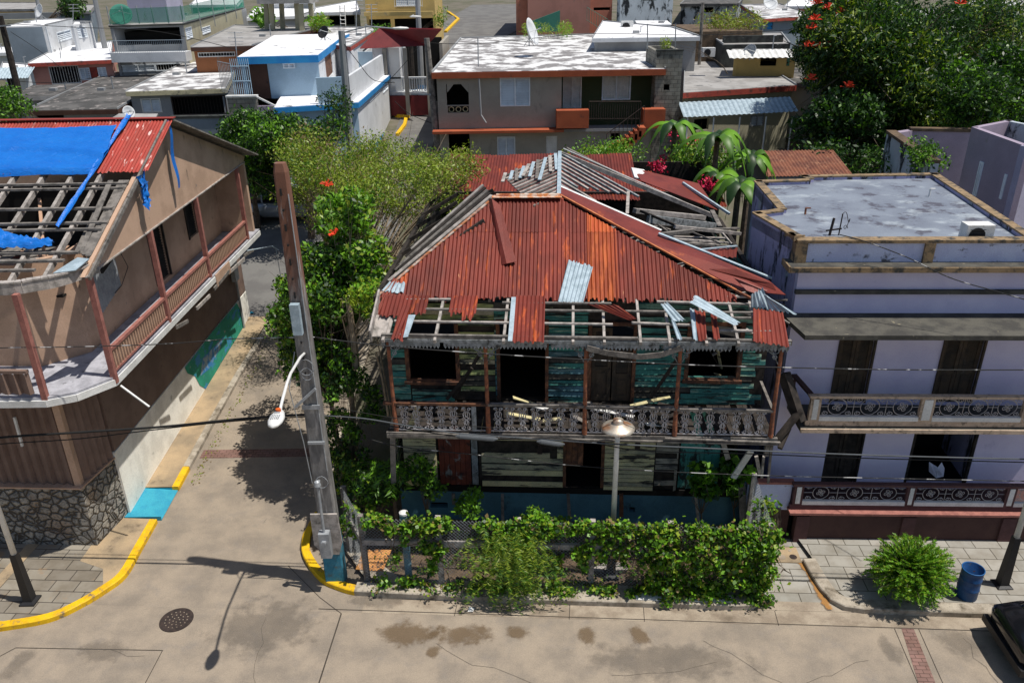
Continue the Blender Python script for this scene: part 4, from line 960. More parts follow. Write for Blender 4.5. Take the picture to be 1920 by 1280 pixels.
rs4([(1178, 600), (1194, 597), (1160, 572), (1100, 570)], 'rust', onporch, (.15, .15, .3, .2)); rs4([(1408, 575), (1448, 580), (1430, 540), (1408, 552)], 'galv', onporch, (.1, .1, .45, .4), label='crumpled blue galvanised sheet at the right porch corner')
rs4([(1445, 582), (1494, 588), (1440, 556), (1430, 550)], 'galv', onporch, (.1, .1, .4, .4))
rs4([(700, 590), (716, 592), (745, 525), (738, 520)], 'rust', onroof, (.0, .0, .05, .05)); rs4([(732, 637), (745, 634), (770, 575), (755, 570)], 'rust', onporch, (.1,)*4)
# folded ridge cap lying down the front slope
def strip(pix, d, m, name='ridge_cap', th=.012, f=onroof, label=None):
    P = [];
    for p, dd in zip(pix, d): y = f(p[0], p[1], dd); P.append((Wy(p[0], p[1], A, y)[0], y, Wy(p[0], p[1], A, y)[1]))
    mb = MB(); mb.slab(P, th); return H.part(name, mb, M[m], label=label)
strip([(950, 494), (968, 490), (938, 385), (922, 372)], [.12, .12, .2, .22], 'rustflat', 'fallen_ridge_cap', label='dark red ridge cap slid down the front slope')
strip([(941, 496), (950, 494), (922, 372), (916, 372)], [.03, .12, .22, .08], 'rustflat', 'fallen_ridge_cap')
mb = MB(); mb.tube([(-1.5, 19.12, 8.02), (.05, 19.12, 8.03)], .05, 8); mb.bar((-1.6, 19.05, 8.01), (.1, 19.05, 8.02), .22, .015); H.part('ridge_cap', mb, mat('rusty_ridge', (.55, .2, .06), (.6, .5, .42), ns=6, grime=(.3, .07, .03), gs=5))
mb = MB(); mb.bar((-1.55, 19.08, 8.0), (-4.02, 16.5, 6.42), .07, .02); H.part('hip_cap', mb, mat('hip_strip', (.5, .42, .36), (.4, .14, .05), ns=6, grime=(.2, .05, .03), gs=5))
# right hip cap: a broad flat flashing
F_ = Vector((.02, 19.12, 8.02)); E_ = Vector((3.95, 16.62, 6.5)); back = Vector((.42, 1, -.13))
mb = MB(); mb.slab([tuple(F_), tuple(F_.lerp(E_, .56)), tuple(F_.lerp(E_, .56)+Vector((.28, .95, .1))), tuple(F_+Vector((.05, .75, .03)))][::-1], .015); H.part('hip_flashing', mb, M['rustflat'])
mb = MB(); mb.slab([tuple(F_.lerp(E_, .48)+Vector((0, .02, .02))), tuple(E_+Vector((.1, 0, .05))), (4.95, 16.35, 6.55), (4.75, 17.0, 6.62), tuple(F_.lerp(E_, .56)+Vector((.28, .75, .05)))][::-1], .015); H.part('hip_flashing', mb, M['rustflat'])
mb = MB(); a_ = F_+Vector((.03, .75, .05)); b_ = F_.lerp(E_, .56)+Vector((.28, .95, .12)); mb.bar(a_, b_, .09, .02); H.part('flashing_lip', mb, M['white'])
mb = MB(); mb.bar(b_+Vector((-.1, -.3, .02)), (4.95, 17.55, 6.5), .1, .03); H.part('flashing_lip', mb, M['galv'])
strip([(1330, 505), (1400, 525), (1455, 545), (1448, 533), (1380, 505), (1330, 490)][:4]+[(1380, 505)], [.3, .3, .35, .4, .4], 'rustflat', 'hip_flashing')
strip([(1375, 520), (1440, 545), (1420, 552), (1400, 545)], [.2, .2, .2, .2], 'rustflat', 'hip_flashing')
mb = MB(); mb.bar((.05, 19.12, 8.05), tuple(E_+Vector((0, 0, .06))), .05, .03); H.part('hip_cap', mb, M['redtrim'] if 'redtrim' in M else mat('hip_orange', (.55, .2, .08), (.4, .12, .05), ns=6))
# bare left slope: boards running with the hip
for k in range(7):
    o_ = Vector((-.12, .28, .05))*(k*.55); t1 = rs.uniform(.82, 1); a_ = Vector((-1.5, 19.1, 7.9))+o_; b_ = Vector((-4.0, 16.6, 6.38))+Vector((0, .42*k, 0))
    mb = MB(); mb.bar(a_, a_.lerp(b_, t1), .12, .03); H.part('bare_board', mb, [M['wood'], M['wooddark'], M['woodpale'], M['wooddark']][k % 4])
for k in range(7):
    y = 17+k*1.25; mb = MB(); mb.bar((-4.1, y, 6.32), (-1.75, y+1.4 if k < 3 else y+.6, 7.6) if k < 4 else (-2.9, y+.5, 6.95), .06, .1); H.part('rafter', mb, M['wooddark'])
mb = MB(); mb.bar((-4.08, 16.5, 6.33), (-4.05, 26, 6.3), .1, .12); H.part('wall_plate', mb, M['wooddark']); mb = MB(); mb.bar((4.75, 17.5, 6.2), (4.8, 23.4, 6.2), .1, .12); H.part('wall_plate', mb, M['wooddark'])
# rear skeleton
AP = Vector((.05, 23, 8.25))
mb = MB(); mb.bar((.03, 19.2, 8.0), tuple(AP), .1, .12); H.part('ridge_beam', mb, M['galv'])
for k in range(13):       # rafters down to the left
    t = k/12; a_ = Vector((.03, 19.3, 8.0)).lerp(AP, t); b_ = a_+Vector((-1.55, -1.1, -.42))*(.4+.6*t) if True else 0
    mb = MB(); mb.bar(a_, b_, .075, .045); H.part('skeleton_rafter', mb, M['woodpale'] if k % 3 else M['wood'])
for k in range(10):      # grey strips across
    u = (k+1)/11; a_ = AP+Vector((-1.6*u, -1.2*u-.05, -.40*u)); L = (1-u)*2.6+.35
    mb = MB(); mb.bar(a_+Vector((rs.uniform(-.05, .05), 0, .06)), a_+Vector((rs.uniform(-.12, .12), -L*rs.uniform(.5, 1), -.05)), .09, .02); H.part('skeleton_batten', mb, [M['galv'], M['woodpale'], M['galv'], M['wood']][k % 4])
RE = Vector((4.72, 23.3, 6.28))
mb = MB(); mb.bar(AP, RE, .1, .12); H.part('rake_beam', mb, M['woodpale'])
mb = MB(); mb.bar(AP+Vector((.2, .25, .08)), RE+Vector((-1.9, .2, .72)), .24, .05); H.part('rake_board', mb, M['wood'])
mb = MB(); mb.bar(AP+Vector((.1, .05, .12)), RE+Vector((-.1, .05, .06)), .05, .02); H.part('rake_beam', mb, M['white'])
for k in range(9):       # rafters down the right slope near the apex
    t = k/9; a_ = AP.lerp(Vector((.05, 19.4, 8)), t*.9); ln = (1.9-.25*k) if k < 7 else .8
    b_ = a_+Vector((ln*1.15, -ln*.55-.2, -ln*.5)); mb = MB(); mb.bar(a_, b_, .07, .05); H.part('skeleton_rafter', mb, M['woodpale'] if k % 2 else M['trim'])
for p0, y0, p1, y1, w_, h_, m_ in (((1178, 360), 21, (1176, 402), 19.5, .08, .06, 'woodpale'), ((1190, 395), 20.4, (1320, 408), 22, .14, .12, 'woodpale'), ((1215, 410), 19.8, (1340, 425), 21.5, .1, .2, 'trim'), ((1200, 395), 19.9, (1285, 430), 19.6, .06, .06, 'wooddark'),
      ((1265, 425), 19.3, (1388, 438), 20.4, .08, .08, 'woodpale'), ((1290, 432), 19.6, (1385, 428), 20.8, .08, .05, 'wood'), ((1235, 440), 18.9, (1300, 432), 19.2, .1, .08, 'wood'), ((1250, 447), 18.6, (1365, 455), 19.6, .09, .04, 'woodpale'), ((1262, 455), 18.3, (1370, 462), 19.2, .06, .05, 'wood'),
      ((1290, 470), 18, (1382, 461), 18.9, .05, .03, 'galv'), ((1300, 436), 19.1, (1350, 456), 18.9, .03, .03, 'wood'), ((1355, 437), 19.7, (1372, 457), 19.2, .03, .03, 'woodpale'), ((1335, 395), 23, (1350, 425), 21.8, .12, .05, 'wood'), ((1280, 500), 17.6, (1400, 540), 17.0, .05, .05, 'woodbrown'), ((1380, 545), 16.5, (1410, 560), 16.3, .05, .05, 'rustpost')):
    a_ = Wy(*p0, A, y0); b_ = Wy(*p1, A, y1); mb = MB(); mb.bar((a_[0], y0, a_[1]), (b_[0], y1, b_[1]), w_, h_); H.part('fallen_beam', mb, M[m_])
freesheet([(1300, 478), (1380, 482), (1383, 464), (1288, 466)], [17.9, 18.3, 19.0, 18.2], 'rust', 'collapsed_sheet', .16)
mb = MB(); mb.box(-3.7, 4.5, 17, 26, 5.15, 5.2); H.part('attic_floor', mb, M['blackvoid'])  # black floor paints the attic as unlit depth
for k in range(34):
    x = rs.uniform(1.2, 4.3); y = rs.uniform(19.6, 23.0); z = rs.uniform(5.5, 6.5); L = rs.uniform(.5, 1.8); an = rs.choice((0, .2, 1.3, -.4, 2.6))+rs.uniform(-.3, .3); mb = MB()
    mb.bar((x-L/2*math.cos(an), y-L/2*math.sin(an), z+rs.uniform(-.3, .3)), (x+L/2*math.cos(an), y+L/2*math.sin(an), z+rs.uniform(-.3, .3)), rs.uniform(.05, .14), .04); H.part('collapsed_rafter', mb, [M['wood'], M['woodpale'], M['wooddark'], M['wood']][k % 4])
# rubble pile beside the neighbour's wall
for k in range(22):
    x = rs.uniform(4.3, 5.05); y = rs.uniform(16.2, 18.8); mb = MB(); z = rs.uniform(5.6, 6.1); mb.bar((x-.2, y, z), (x+.2, y+rs.uniform(-.4, .4), z+rs.uniform(-.2, .2)), .06, .03)
    H.part('broken_lath', mb, M['wood'] if k % 2 else M['woodpale'])

# rear annexe with its own red roof
AX = T('rear_shed', 'low rear shed with a long rusty red corrugated roof behind the ruined house', 'shed', A, (.5, 25.4, hill(26)))
mb = MB(); mb.wall(-3.6, 5.2, 25.4, 25.5, .4, 6.5); mb.box(-3.6, -3.5, 25.5, 28.9, .4, 6.6); mb.box(5.1, 5.2, 25.5, 28.9, .4, 6.6); mb.box(-3.6, 5.2, 28.9, 29, .4, 6.7); AX.part('wall', mb, M['wooddark'])
for k in range(9):
    x0 = -3.9+k*.72
    if 2.4 < x0 < 3.2: pass
    mb = MB(); lift = .01*(k % 2); mb.corr((x0, 25.0, 6.35+lift), (1, 0, 0), (0, 1, .17), .76, lambda x: jag[int(x*30) % 300]*.8, 3.9+rs.uniform(-.1, .1), .1, .014, 6, 3); AX.part('roof_sheet', mb, M['rust'], smooth=True)
for k in range(4):
    x0 = 2.6+k*.72; mb = MB(); mb.corr((x0, 25.6, 6.2-.06*k), (1, 0, -.08), (0, 1, .1), .76, 0, 3.0-.5*k, .1, .016, 6, 3); AX.part('roof_sheet', mb, M['rust'], smooth=True)
fp = [(1186, 316), (1202, 340), (1345, 395), (1310, 345)]
P = [(Wy(*p, A, y)[0], y, Wy(*p, A, y)[1]) for p, y in zip(fp, (24.9, 24.0, 23.6, 24.9))]; mb = MB(); mb.slab(P[::-1], .02)
solo('fallen_roof_panel', 'smooth dark red roof panel fallen against the rear gable of the ruined house', 'roof panel', mb, M['rustflat'], A, P[0])
mb = MB(); q = [(Wy(*p, A, y)[0], y, Wy(*p, A, y)[1]) for p, y in (((1280, 343), 24.6), ((1368, 401), 23.4))]; mb.bar(q[0], q[1], .07, .07); solo('loose_plank', 'long grey plank lying across the fallen dark red roof panel', 'plank', mb, M['galv'], A, q[0])
mb = MB(); q = [(Wy(*p, A, y)[0], y, Wy(*p, A, y)[1]) for p, y in (((1184, 314), 24.7), ((1208, 318), 25), ((1213, 338), 24.3), ((1190, 332), 24.2))]; mb.slab(q[::-1], .05); solo('white_flashing', 'white and rusty flashing scrap beside the fallen dark red roof panel', 'flashing', mb, M['white'], A, q[0])
# ------------------------------------------------------------------ left house with the tarpaulin
M['tan'] = mat('tan_plaster', (.52, .35, .25), (.43, .285, .2), ns=1.2, grime=(.16, .12, .09), gs=2.4, gt=(.6, .76), gsc=(1, 1, .6), bs=40, bst=.15, g2=(.12, .12, .14), g2s=4, g2t=(.68, .74))
M['brownpl'] = mat('brown_plaster', (.22, .15, .12), (.18, .12, .095), ns=1.5, bs=40, bst=.12, grime=(.1, .07, .05), gs=2.5, gt=(.6, .75))
M['pinkpaint'] = mat('dusty_pink_paint', (.36, .15, .12), (.27, .11, .09), ns=6, grime=(.12, .07, .05), gs=7, gt=(.6, .72))
M['balu'] = mat('baluster_paint', (.50, .32, .22), (.42, .26, .18), ns=6, grime=(.2, .1, .05), gs=6, gt=(.58, .7))
M['cementwhite'] = mat('white_cement', (.9, .88, .80), (.76, .74, .67), ns=1.6, grime=(.3, .3, .27), gs=1.8, gt=(.62, .76), bs=30, bst=.25, g2=(.05, .05, .05), g2s=14, g2t=(.72, .76))
m, n, b = nodes('rubble_stone', .85)
co = coords(n, (1, 1, 1.15)); nd = n.nodes.new('ShaderNodeVectorMath'); nd.operation = 'ADD'
tn = n.nodes.new('ShaderNodeTexNoise'); tn.inputs['Scale'].default_value = 3; n.links.new(co, tn.inputs['Vector'])
sc_ = n.nodes.new('ShaderNodeVectorMath'); sc_.operation = 'SCALE'; sc_.inputs[3].default_value = .16; n.links.new(tn.outputs['Color'], sc_.inputs[0]); n.links.new(co, nd.inputs[0]); n.links.new(sc_.outputs[0], nd.inputs[1])
v1 = n.nodes.new('ShaderNodeTexVoronoi'); v1.feature = 'DISTANCE_TO_EDGE'; v1.inputs['Scale'].default_value = 4.4; n.links.new(nd.outputs[0], v1.inputs['Vector'])
v2 = n.nodes.new('ShaderNodeTexVoronoi'); v2.inputs['Scale'].default_value = 4.4; n.links.new(nd.outputs[0], v2.inputs['Vector'])
stc = mix(n, v2.outputs['Color'], (.20, .20, .195), (.46, .42, .35)); stc = mix(n, ramp(n, noise(n, co, 1.2, 4), .5, .7), stc, mix(n, .5, stc, (.34, .2, .1)))
stc = mix(n, ramp(n, noise(n, co, 14, 6), .4, .7), stc, (.12, .115, .11))
n.links.new(mix(n, ramp(n, v1.outputs['Distance'], .02, .07), (.075, .062, .05), stc), b.inputs['Base Color'])
ad = n.nodes.new('ShaderNodeMath'); ad.operation = 'ADD'; n.links.new(ramp(n, v1.outputs['Distance'], 0, .16), ad.inputs[0])
m2 = n.nodes.new('ShaderNodeMath'); m2.operation = 'MULTIPLY'; m2.inputs[1].default_value = .5; n.links.new(noise(n, co, 9, 6, .7), m2.inputs[0]); n.links.new(m2.outputs[0], ad.inputs[1]); bump(n, b, ad.outputs[0], 1., .08)
M['stone'] = m
M['mural'] = mat('mural', (.02, .25, .17), (.03, .33, .22), ns=1.2, thr=(.4, .6), grime=(.05, .25, .5), gs=1.1, gt=(.53, .6), gsc=(1, 1, 1.5), g2=(.42, .45, .4), g2s=1.5, g2t=(.6, .68), fine=.3)
M['deckgrey'] = mat('grey_deck', (.42, .42, .46), (.3, .3, .33), ns=3, grime=(.08, .08, .08), gs=4, gt=(.6, .7))
m, n, b = nodes('blue_tarp', .35, 0, .5)
n.links.new(mix(n, noise(n, coords(n, (.6, 1, 1)), 3, 4), (.006, .11, .50), (.012, .20, .66)), b.inputs['Base Color']); bump(n, b, noise(n, coords(n, (1, 3, 1)), 4, 6, .6, 2.), .6, .04); M['tarp'] = m
LH = T('tarp_roofed_house', 'tan two storey wooden house with blue tarpaulin and bare rafters on its roof', 'house', 0, (-10.2, 17.3, 0))
XB = -9.05
def LZ(y, d=0.): return 9.56-.428*(21.4-y)+d
# ground floor
mb = MB(); mb.box(-10.45, -10.2, 17.35, 28.6, 2.02, 4.6); mb.box(-16, -10.45, 28.4, 28.6, 0, 4.6); LH.part('brown_wall', mb, M['brownpl'])
mb = MB(); mb.box(-10.45, -10.185, 17.3, 22.6, -.05, 2.0); mb.box(-10.45, -10.18, 22.6, 28.62, .2, 2.0); LH.part('white_wall', mb, M['cementwhite'])
mb = MB(); P = [Wx(*p, -10.165) for p in ((347, 689), (400, 620), (444, 568), (456, 590), (459, 612), (440, 640), (415, 680), (388, 730), (375, 722), (366, 705), (352, 700))]
mb.poly([(-10.168, y, max(z, .3)) for y, z in P][::-1]); LH.part('mural', mb, M['mural'])
mb = MB(); P = [Wx(*p, -10.16) for p in ((380, 672), (420, 630), (412, 655), (392, 692), (376, 705))]; mb.poly([(-10.163, y, z) for y, z in P][::-1]); LH.part('mural', mb, mat('mural_blue', (.04, .22, .5), (.3, .4, .45), ns=2.5, thr=(.45, .6)))
# stone base
mb = MB(); mb.prism([(-16, 15.4+.0), (-16, 15.98), (-10.44, 15.98), (-10.44, 15.98-.0), (-10.44, 15.97)], -.1, 1.85) if False else None
mb = MB(); mb.prism([(-20, 16.5), (-10.44, 15.97), (-10.24, 17.3), (-20, 17.5)], -.1, 1.83); LH.part('stone_base', mb, M['stone'])
mb = MB(); mb.prism([(-20, 16.47), (-10.42, 15.94), (-10.2, 17.32), (-10.4, 17.34), (-10.6, 16.2), (-20, 16.75)], 1.832, 1.87); LH.part('base_coping', mb, M['tan'])
# fluted cladding
def flutes(mb, p, q, z0, z1, w=.24):
    p = Vector(p); q = Vector(q); L = (q-p).length; u = (q-p)/L; nn = Vector((u.y, -u.x)); k = int(L/w)
    for i in range(k):
        a_ = p+u*(i*L/k); b_ = p+u*((i+.82)*L/k); c_ = p+u*((i+1)*L/k)
        A0 = a_+nn*.0; B0 = b_+nn*.09; C0 = c_
        mb.quad((A0.x, A0.y, z0), (B0.x, B0.y, z0), (B0.x, B0.y, z1), (A0.x, A0.y, z1))
        mb.quad((B0.x, B0.y, z0), (C0.x, C0.y, z0), (C0.x, C0.y, z1), (B0.x, B0.y, z1))
mb = MB(); flutes(mb, (-18, 16.62), (-10.62, 16.16), 1.87, 4.5); flutes(mb, (-10.5, 16.25), (-10.3, 17.3), 1.87, 4.5, .2); LH.part('fluted_wall', mb, M['brownpl'])
mb = MB(); mb.box(-10.62, -10.46, 16.05, 16.2, 1.87, 4.5); mb.box(-18, -10.46, 16.0, 16.1, 4.3, 4.6); LH.part('corner_pilaster', mb, M['tan'])
mb = MB(); a_ = Wy(27, 782, 0, 15.95); b_ = Wy(42, 836, 0, 15.95); mb.bar((a_[0], 15.95, a_[1]), (b_[0], 15.95, b_[1]), .05, .05); LH.part('wall_light', mb, M['white'])
# balcony
bal = [(-20, 15.75), (-11.1, 15.2), (-10.15, 15.2), (-9.6, 15.45), (-9.06, 16.15), (-8.98, 27.6), (-10.2, 27.6), (-10.2, 17.6), (-10.9, 16.9), (-20, 17.4)]
mb = MB(); mb.prism(bal, 4.66, 4.76); LH.part('balcony_floor', mb, M['deckgrey'])
mb = MB(); e = [(p[0], p[1]) for p in bal[:6]]
for p, q in zip(e, e[1:]): mb.bar((p[0], p[1]-.01, 4.62), (q[0], q[1]-.01, 4.62), .05, .16)
LH.part('balcony_edge', mb, M['white'])
for y in (18, 20, 22, 24, 26):
    mb = MB(); mb.bar((-10.1, y, 4.3), (-9.05, y, 4.6), .1, .12); LH.part('balcony_bracket', mb, M['wood'])
for k in range(5):
    y = 19.6+k*1.5; mb = MB(); mb.bar((-9.0, y, 4.5-rs.uniform(0, .15)), (-8.96, y+rs.uniform(.6, 1.5), 4.52-rs.uniform(0, .2)), .04, .1); LH.part('hanging_board', mb, M['woodpale'] if k % 2 else M['wood'])
mb = MB(); a_ = Wx(405, 522, -8.98); b_ = Wx(428, 507, -8.98); mb.box(-9.0, -8.97, a_[0], b_[0]+.2, a_[1]-.28, a_[1]+.1); LH.part('patch_board', mb, M['tan'])
mb = MB(); mb.bar((-9.05, 16.3, 4.45), (-8.35, 16.0, 4.05), .04, .03); LH.part('dangling_stick', mb, M['white'])
ppos = [(-9.08, 16.18), (-9.08, 19.4), (-9.08, 22.65), (-9.05, 26.4)]
for x, y in ppos: mb = MB(); mb.box(x-.06, x+.06, y-.06, y+.06, 4.6, 7.2); LH.part('balcony_post', mb, M['pinkpaint'])
a_ = Wy(30, 560, 0, 15.22); b_ = Wy(82, 740, 0, 15.22)
mb = MB(); mb.bar((a_[0], 15.25, 7.15), (b_[0], 15.25, 4.6), .12, .12, up=(0, 1, 0)); LH.part('balcony_post', mb, M['pinkpaint'])
def rail(p, q, sp=.125, z0=4.86, z1=5.36, bm='balu', w=.05):
    p = Vector(p); q = Vector(q); L = (q-p).length; n_ = int(L/sp)
    mb = MB(); mb.bar((p.x, p.y, z1+.03), (q.x, q.y, z1+.03), .1, .07); LH.part('handrail', mb, M['pinkpaint'])
    mb = MB(); mb.bar((p.x, p.y, z0), (q.x, q.y, z0), .06, .05); LH.part('bottom_rail', mb, M['pinkpaint'])
    me = None
    for i in range(1, n_):
        c_ = p.lerp(q, i/n_)
        if me is None:
            mb = MB(); mb.box(-w/2, w/2, -w/2, w/2, z0+.02, z1); me = mb.mesh('baluster', M[bm]); 
        o = LH.link('baluster', me); o.location = (c_.x-LH.off[0], c_.y-LH.off[1], 0)
for (p, q) in zip(ppos, ppos[1:]): rail((p[0], p[1]+.06), (q[0], q[1]-.06))
mb = MB(); flutes(mb, (-14, 15.36), (-10.35, 15.23), 4.86, 5.36, .24); mb.bar((-14, 15.38, 5.4), (-10.35, 15.2, 5.4), .1, .07); LH.part('solid_parapet', mb, M['brownpl'])
# upper walls with windows
UW = [(-18, 17.05), (-11.0, 16.75), (-10.2, 17.5)]
ow = [(21.6, 22.55, 4.9, 6.6), (24.4, 25.2, 5.4, 6.6)]
mb = MB(); mb.wall(-10.35, -10.2, 17.5, 27.5, 4.76, 7.25, ow, axis='y'); mb.prism([(-11.0, 16.75), (-10.2, 17.5), (-10.35, 17.62), (-11.05, 16.9)], 4.76, 7.25); mb.prism([(-18, 17.05), (-11.0, 16.75), (-11.05, 16.9), (-18, 17.2)], 4.76, 7.25)
mb.box(-18, -9.2, 27.5, 27.65, 4.6, 7.25); LH.part('upper_wall', mb, M['tan'])
mb = MB(); mb.box(-10.25, -9.1, 27.3, 27.48, 4.77, 7.2); LH.part('end_wall', mb, M['tan'])
for o in ow:
    mb = MB(); y0, y1, z0, z1 = o
    mb.box(-10.22, -10.16, y0-.06, y0, z0, z1); mb.box(-10.22, -10.16, y1, y1+.06, z0, z1); z = z0+.03
    while z < z1: mb.quad((-10.24, y0, z), (-10.24, y1, z), (-10.3, y1, z+.06), (-10.3, y0, z+.06)); z += .08
    LH.part('shutter', mb, M['wooddark'])
mb = MB(); mb.corr((-10.12, 18.15, 5.55), (0, 1, -.0), (0, 0, 1), 1.25, lambda x: -.1+.25*x, 1.45, .11, .02, 6, 3); LH.part('corrugated_shutter', mb, M['greymetal'], smooth=True)
mb = MB(); mb.bar((-10.05, 18.5, 6.45), (-9.95, 19.3, 6.75), .06, .1); mb.tube([(-10.1, 19.7, 6.6), (-10.05, 19.85, 6.1), (-10.1, 19.4, 5.75), (-10.1, 19.0, 5.7)], .012, 4); LH.part('hanging_cable', mb, M['black'])
# gable
gz = 7.22
mb = MB(); mb.prism([(16.0, gz), (27.3, gz), (27.5, 7.36), (21.4, 9.48), (16.05, 7.25)], 0, .1)
mb.v = [(XB-.02-z, x, y) for x, y, z in mb.v]; LH.part('gable_wall', mb, M['tan'])
mb = MB(); mb.bar((XB, 16.0, gz-.01), (XB, 27.3, gz-.01), .04, .03); LH.part('gable_trim', mb, M['woodpale'])
mb = MB(); mb.bar((XB+.12, 15.9, LZ(15.9)+.02), (XB+.12, 21.4, 9.6), .05, .1); mb.bar((XB+.12, 21.4, 9.6), (XB+.14, 27.6, 7.42), .05, .08); LH.part('bargeboard', mb, M['wood'])
mb = MB(); mb.slab([(-16, 21.4, 9.6), (-16, 27.75, 7.38), (XB+.38, 27.75, 7.38), (XB+.32, 21.4, 9.6)][::-1], .04); LH.part('rear_slope', mb, M['wood'])
# red roofing left on the front slope
for k in range(8):
    x0 = -14.9+k*.76; last = k == 7
    mb = MB(); y0 = 19.3; mb.corr((x0, y0, LZ(y0)+.05+.008*(k % 2)), (1, 0, 0), (0, 1, .428), .8 if not last else XB+.28-x0, lambda x: jag[int(x*20) % 300]*.6, (21.42-y0)*1.088, .085, .013, 6, 3); LH.part('roof_sheet', mb, M['redold'], smooth=True)
mb = MB(); mb.bar((-16, 21.42, 9.66), (XB+.3, 21.42, 9.64), .22, .02); LH.part('ridge_cap', mb, M['redold'])
# battens, rafters
for x in (-9.95, -10.65, -11.35, -12.05, -12.8, -13.5):
    mb = MB(); mb.bar((x, 15.9, LZ(15.9)-.08), (x, 20.2, LZ(20.2)-.08), .08, .12); LH.part('rafter', mb, M['woodpale'])
for y, x1, w_ in ((18.95, -9.15, .1), (18.78, -9.2, .09), (18.1, -9.2, .12), (17.62, -9.15, .1), (17.42, -9.2, .1), (16.7, -9.45, .12), (16.45, -9.7, .12), (16.2, -10.2, .09)):
    mb = MB(); mb.bar((-16, y+rs.uniform(-.04, .04), LZ(y)), (x1, y+rs.uniform(-.04, .04), LZ(y)), w_, .05); LH.part('roof_batten', mb, M['wood'])
mb = MB()
for k in range(4): mb.bar((-9.22-k*.13, 16.6+k*.1, LZ(16.6)-.02), (-9.22-k*.13, 19.1-(.4 if k == 2 else 0), LZ(19.1)-.02), .12, .025)
LH.part('sheathing', mb, M['wood'])
cv = arc([(-16, 15.6), (-10.9, 15.3), (-9.9, 15.5), (-9.4, 15.9), (-9.05, 16.6)], 5)
mb = MB(); 
for p, q in zip(cv, cv[1:]): mb.bar((p[0], p[1], 7.22), (q[0], q[1], 7.22), .04, .22); mb.bar((p[0], p[1]+.05, 7.36), (q[0], q[1]+.05, 7.36), .16, .04)
LH.part('curved_fascia', mb, M['woodpale'])
mb = MB(); mb.slab([(-9.6, 15.8, 7.4), (-9.2, 15.95, 7.4), (-9.1, 16.4, 7.5), (-9.4, 16.5, 7.5)], .02); LH.part('metal_scrap', mb, M['galv'])
mb = MB(); mb.box(-16, -10.36, 17.2, 27.4, 6.3, 6.35); mb.box(-16, -9.2, 19.3, 19.35, 7.23, 8.4); LH.part('attic_floor', mb, M['blackvoid'])  # black sheets paint shade into the open roof space
for k in range(90):       # junk seen between the rafters
    x = rs.uniform(-14, -11.0); y = rs.uniform(17.3, 19.2); L = rs.uniform(.3, 1.0); an = rs.uniform(0, 3.1); z = 6.42+rs.uniform(0, .5)
    mb = MB(); mb.bar((x-L/2*math.cos(an), y-L/2*math.sin(an), z), (x+L/2*math.cos(an), y+L/2*math.sin(an), z+rs.uniform(-.1, .2)), rs.uniform(.1, .3), .02); LH.part('fallen_plank', mb, [M['woodpale'], M['wood'], M['wood'], M['pinkpaint'], M['balu']][k % 5])
mb = MB(); mb.bar((-11.5, 19.2, 8.1), (-10.6, 17.2, 7.0), .07, .07); LH.part('leaning_stud', mb, M['balu'])
# tarpaulins
def tarp(label, fn, nu, nv, th=.0):
    mb = MB()
    for j in range(nv+1):
        for i in range(nu+1): mb.v.append(fn(i/nu, j/nv))
    for j in range(nv):
        for i in range(nu): k = j*(nu+1)+i; mb.f.append((k, k+1, k+nu+2, k+nu+1)); mb.m.append(0)
    return solo('tarpaulin', label, 'tarpaulin', mb, M['tarp'], 0, mb.v[0], 'blue tarpaulins on the left roof', smooth=True)
gn = np.random.default_rng(3).normal(size=(60, 60))
def f1(u, v):
    x = -15.5+u*(15.5-9.98-.0)+(.1*math.sin(v*5)-.12*(1-v)); y = 19.25+v*1.72
    arch = .06*math.exp(-((v-.52+.22*(u-.62)**2*6)/.05)**2)
    return (x, y, LZ(y)+.1+.05+.018*math.sin(9*u+7*v+2*math.sin(5*v))+.006*gn[int(u*50), int(v*30)]+arch-(.12 if v == 0 else 0))
tarp('large taut blue tarpaulin spread over the red roof of the left house', f1, 60, 30)
def f2(u, v):
    p = (-9.93, 21.5); q = (-10.02, 17.35); x = p[0]+(q[0]-p[0])*u+(v-.5)*(.13+.03*math.sin(u*17)); y = p[1]+(q[1]-p[1])*u
    x -= .12*math.sin(u*3.14)*0; return (x-.12*u, y, LZ(y)+.13+.02*math.cos(v*6.28)+.01*gn[int(u*40), int(v*5)])
tarp('narrow rolled blue tarpaulin strip running down the red roof edge', f2, 40, 5)
def f3(u, v):
    x = -13.0+u*3.0; y = 16.95+(v-.5)*(.75*(1-u)+.12)+.1*math.sin(u*5)-.1*u; return (x, y, LZ(y)+.12+.09*abs(gn[int(u*40), int(v*12)])*(1-.6*u)+.1*math.sin(v*3.14))
tarp('crumpled blue tarpaulin bunched on the lower rafters', f3, 40, 10)
def f4(u, v): return (XB+.18+.03*math.sin(u*9), 21.3-.15*u+.09*(v-.5)*(1+1.4*math.sin(u*3)), 9.6-u*1.75+.0)
tarp('thin blue tarpaulin ribbon hanging down the gable from the ridge', f4, 24, 3)
def f5(u, v): return (XB+.2+.05*gn[int(u*20), int(v*10)], 19.15+.32*(v-.5)*(1-.2*u)-.1*u, 8.62-u*.72+.05*gn[int(u*9), int(v*9)])
tarp('bunched blue tarpaulin knot at the broken edge of the gable', f5, 12, 8)
def f6(u, v): return (-12.3+u*.9+.05*gn[int(u*20), 3], 17.9+.4*v, 6.7+.12*abs(gn[int(u*20), int(v*10)]))
tarp('small blue tarpaulin scrap fallen inside the open roof', f6, 12, 6)
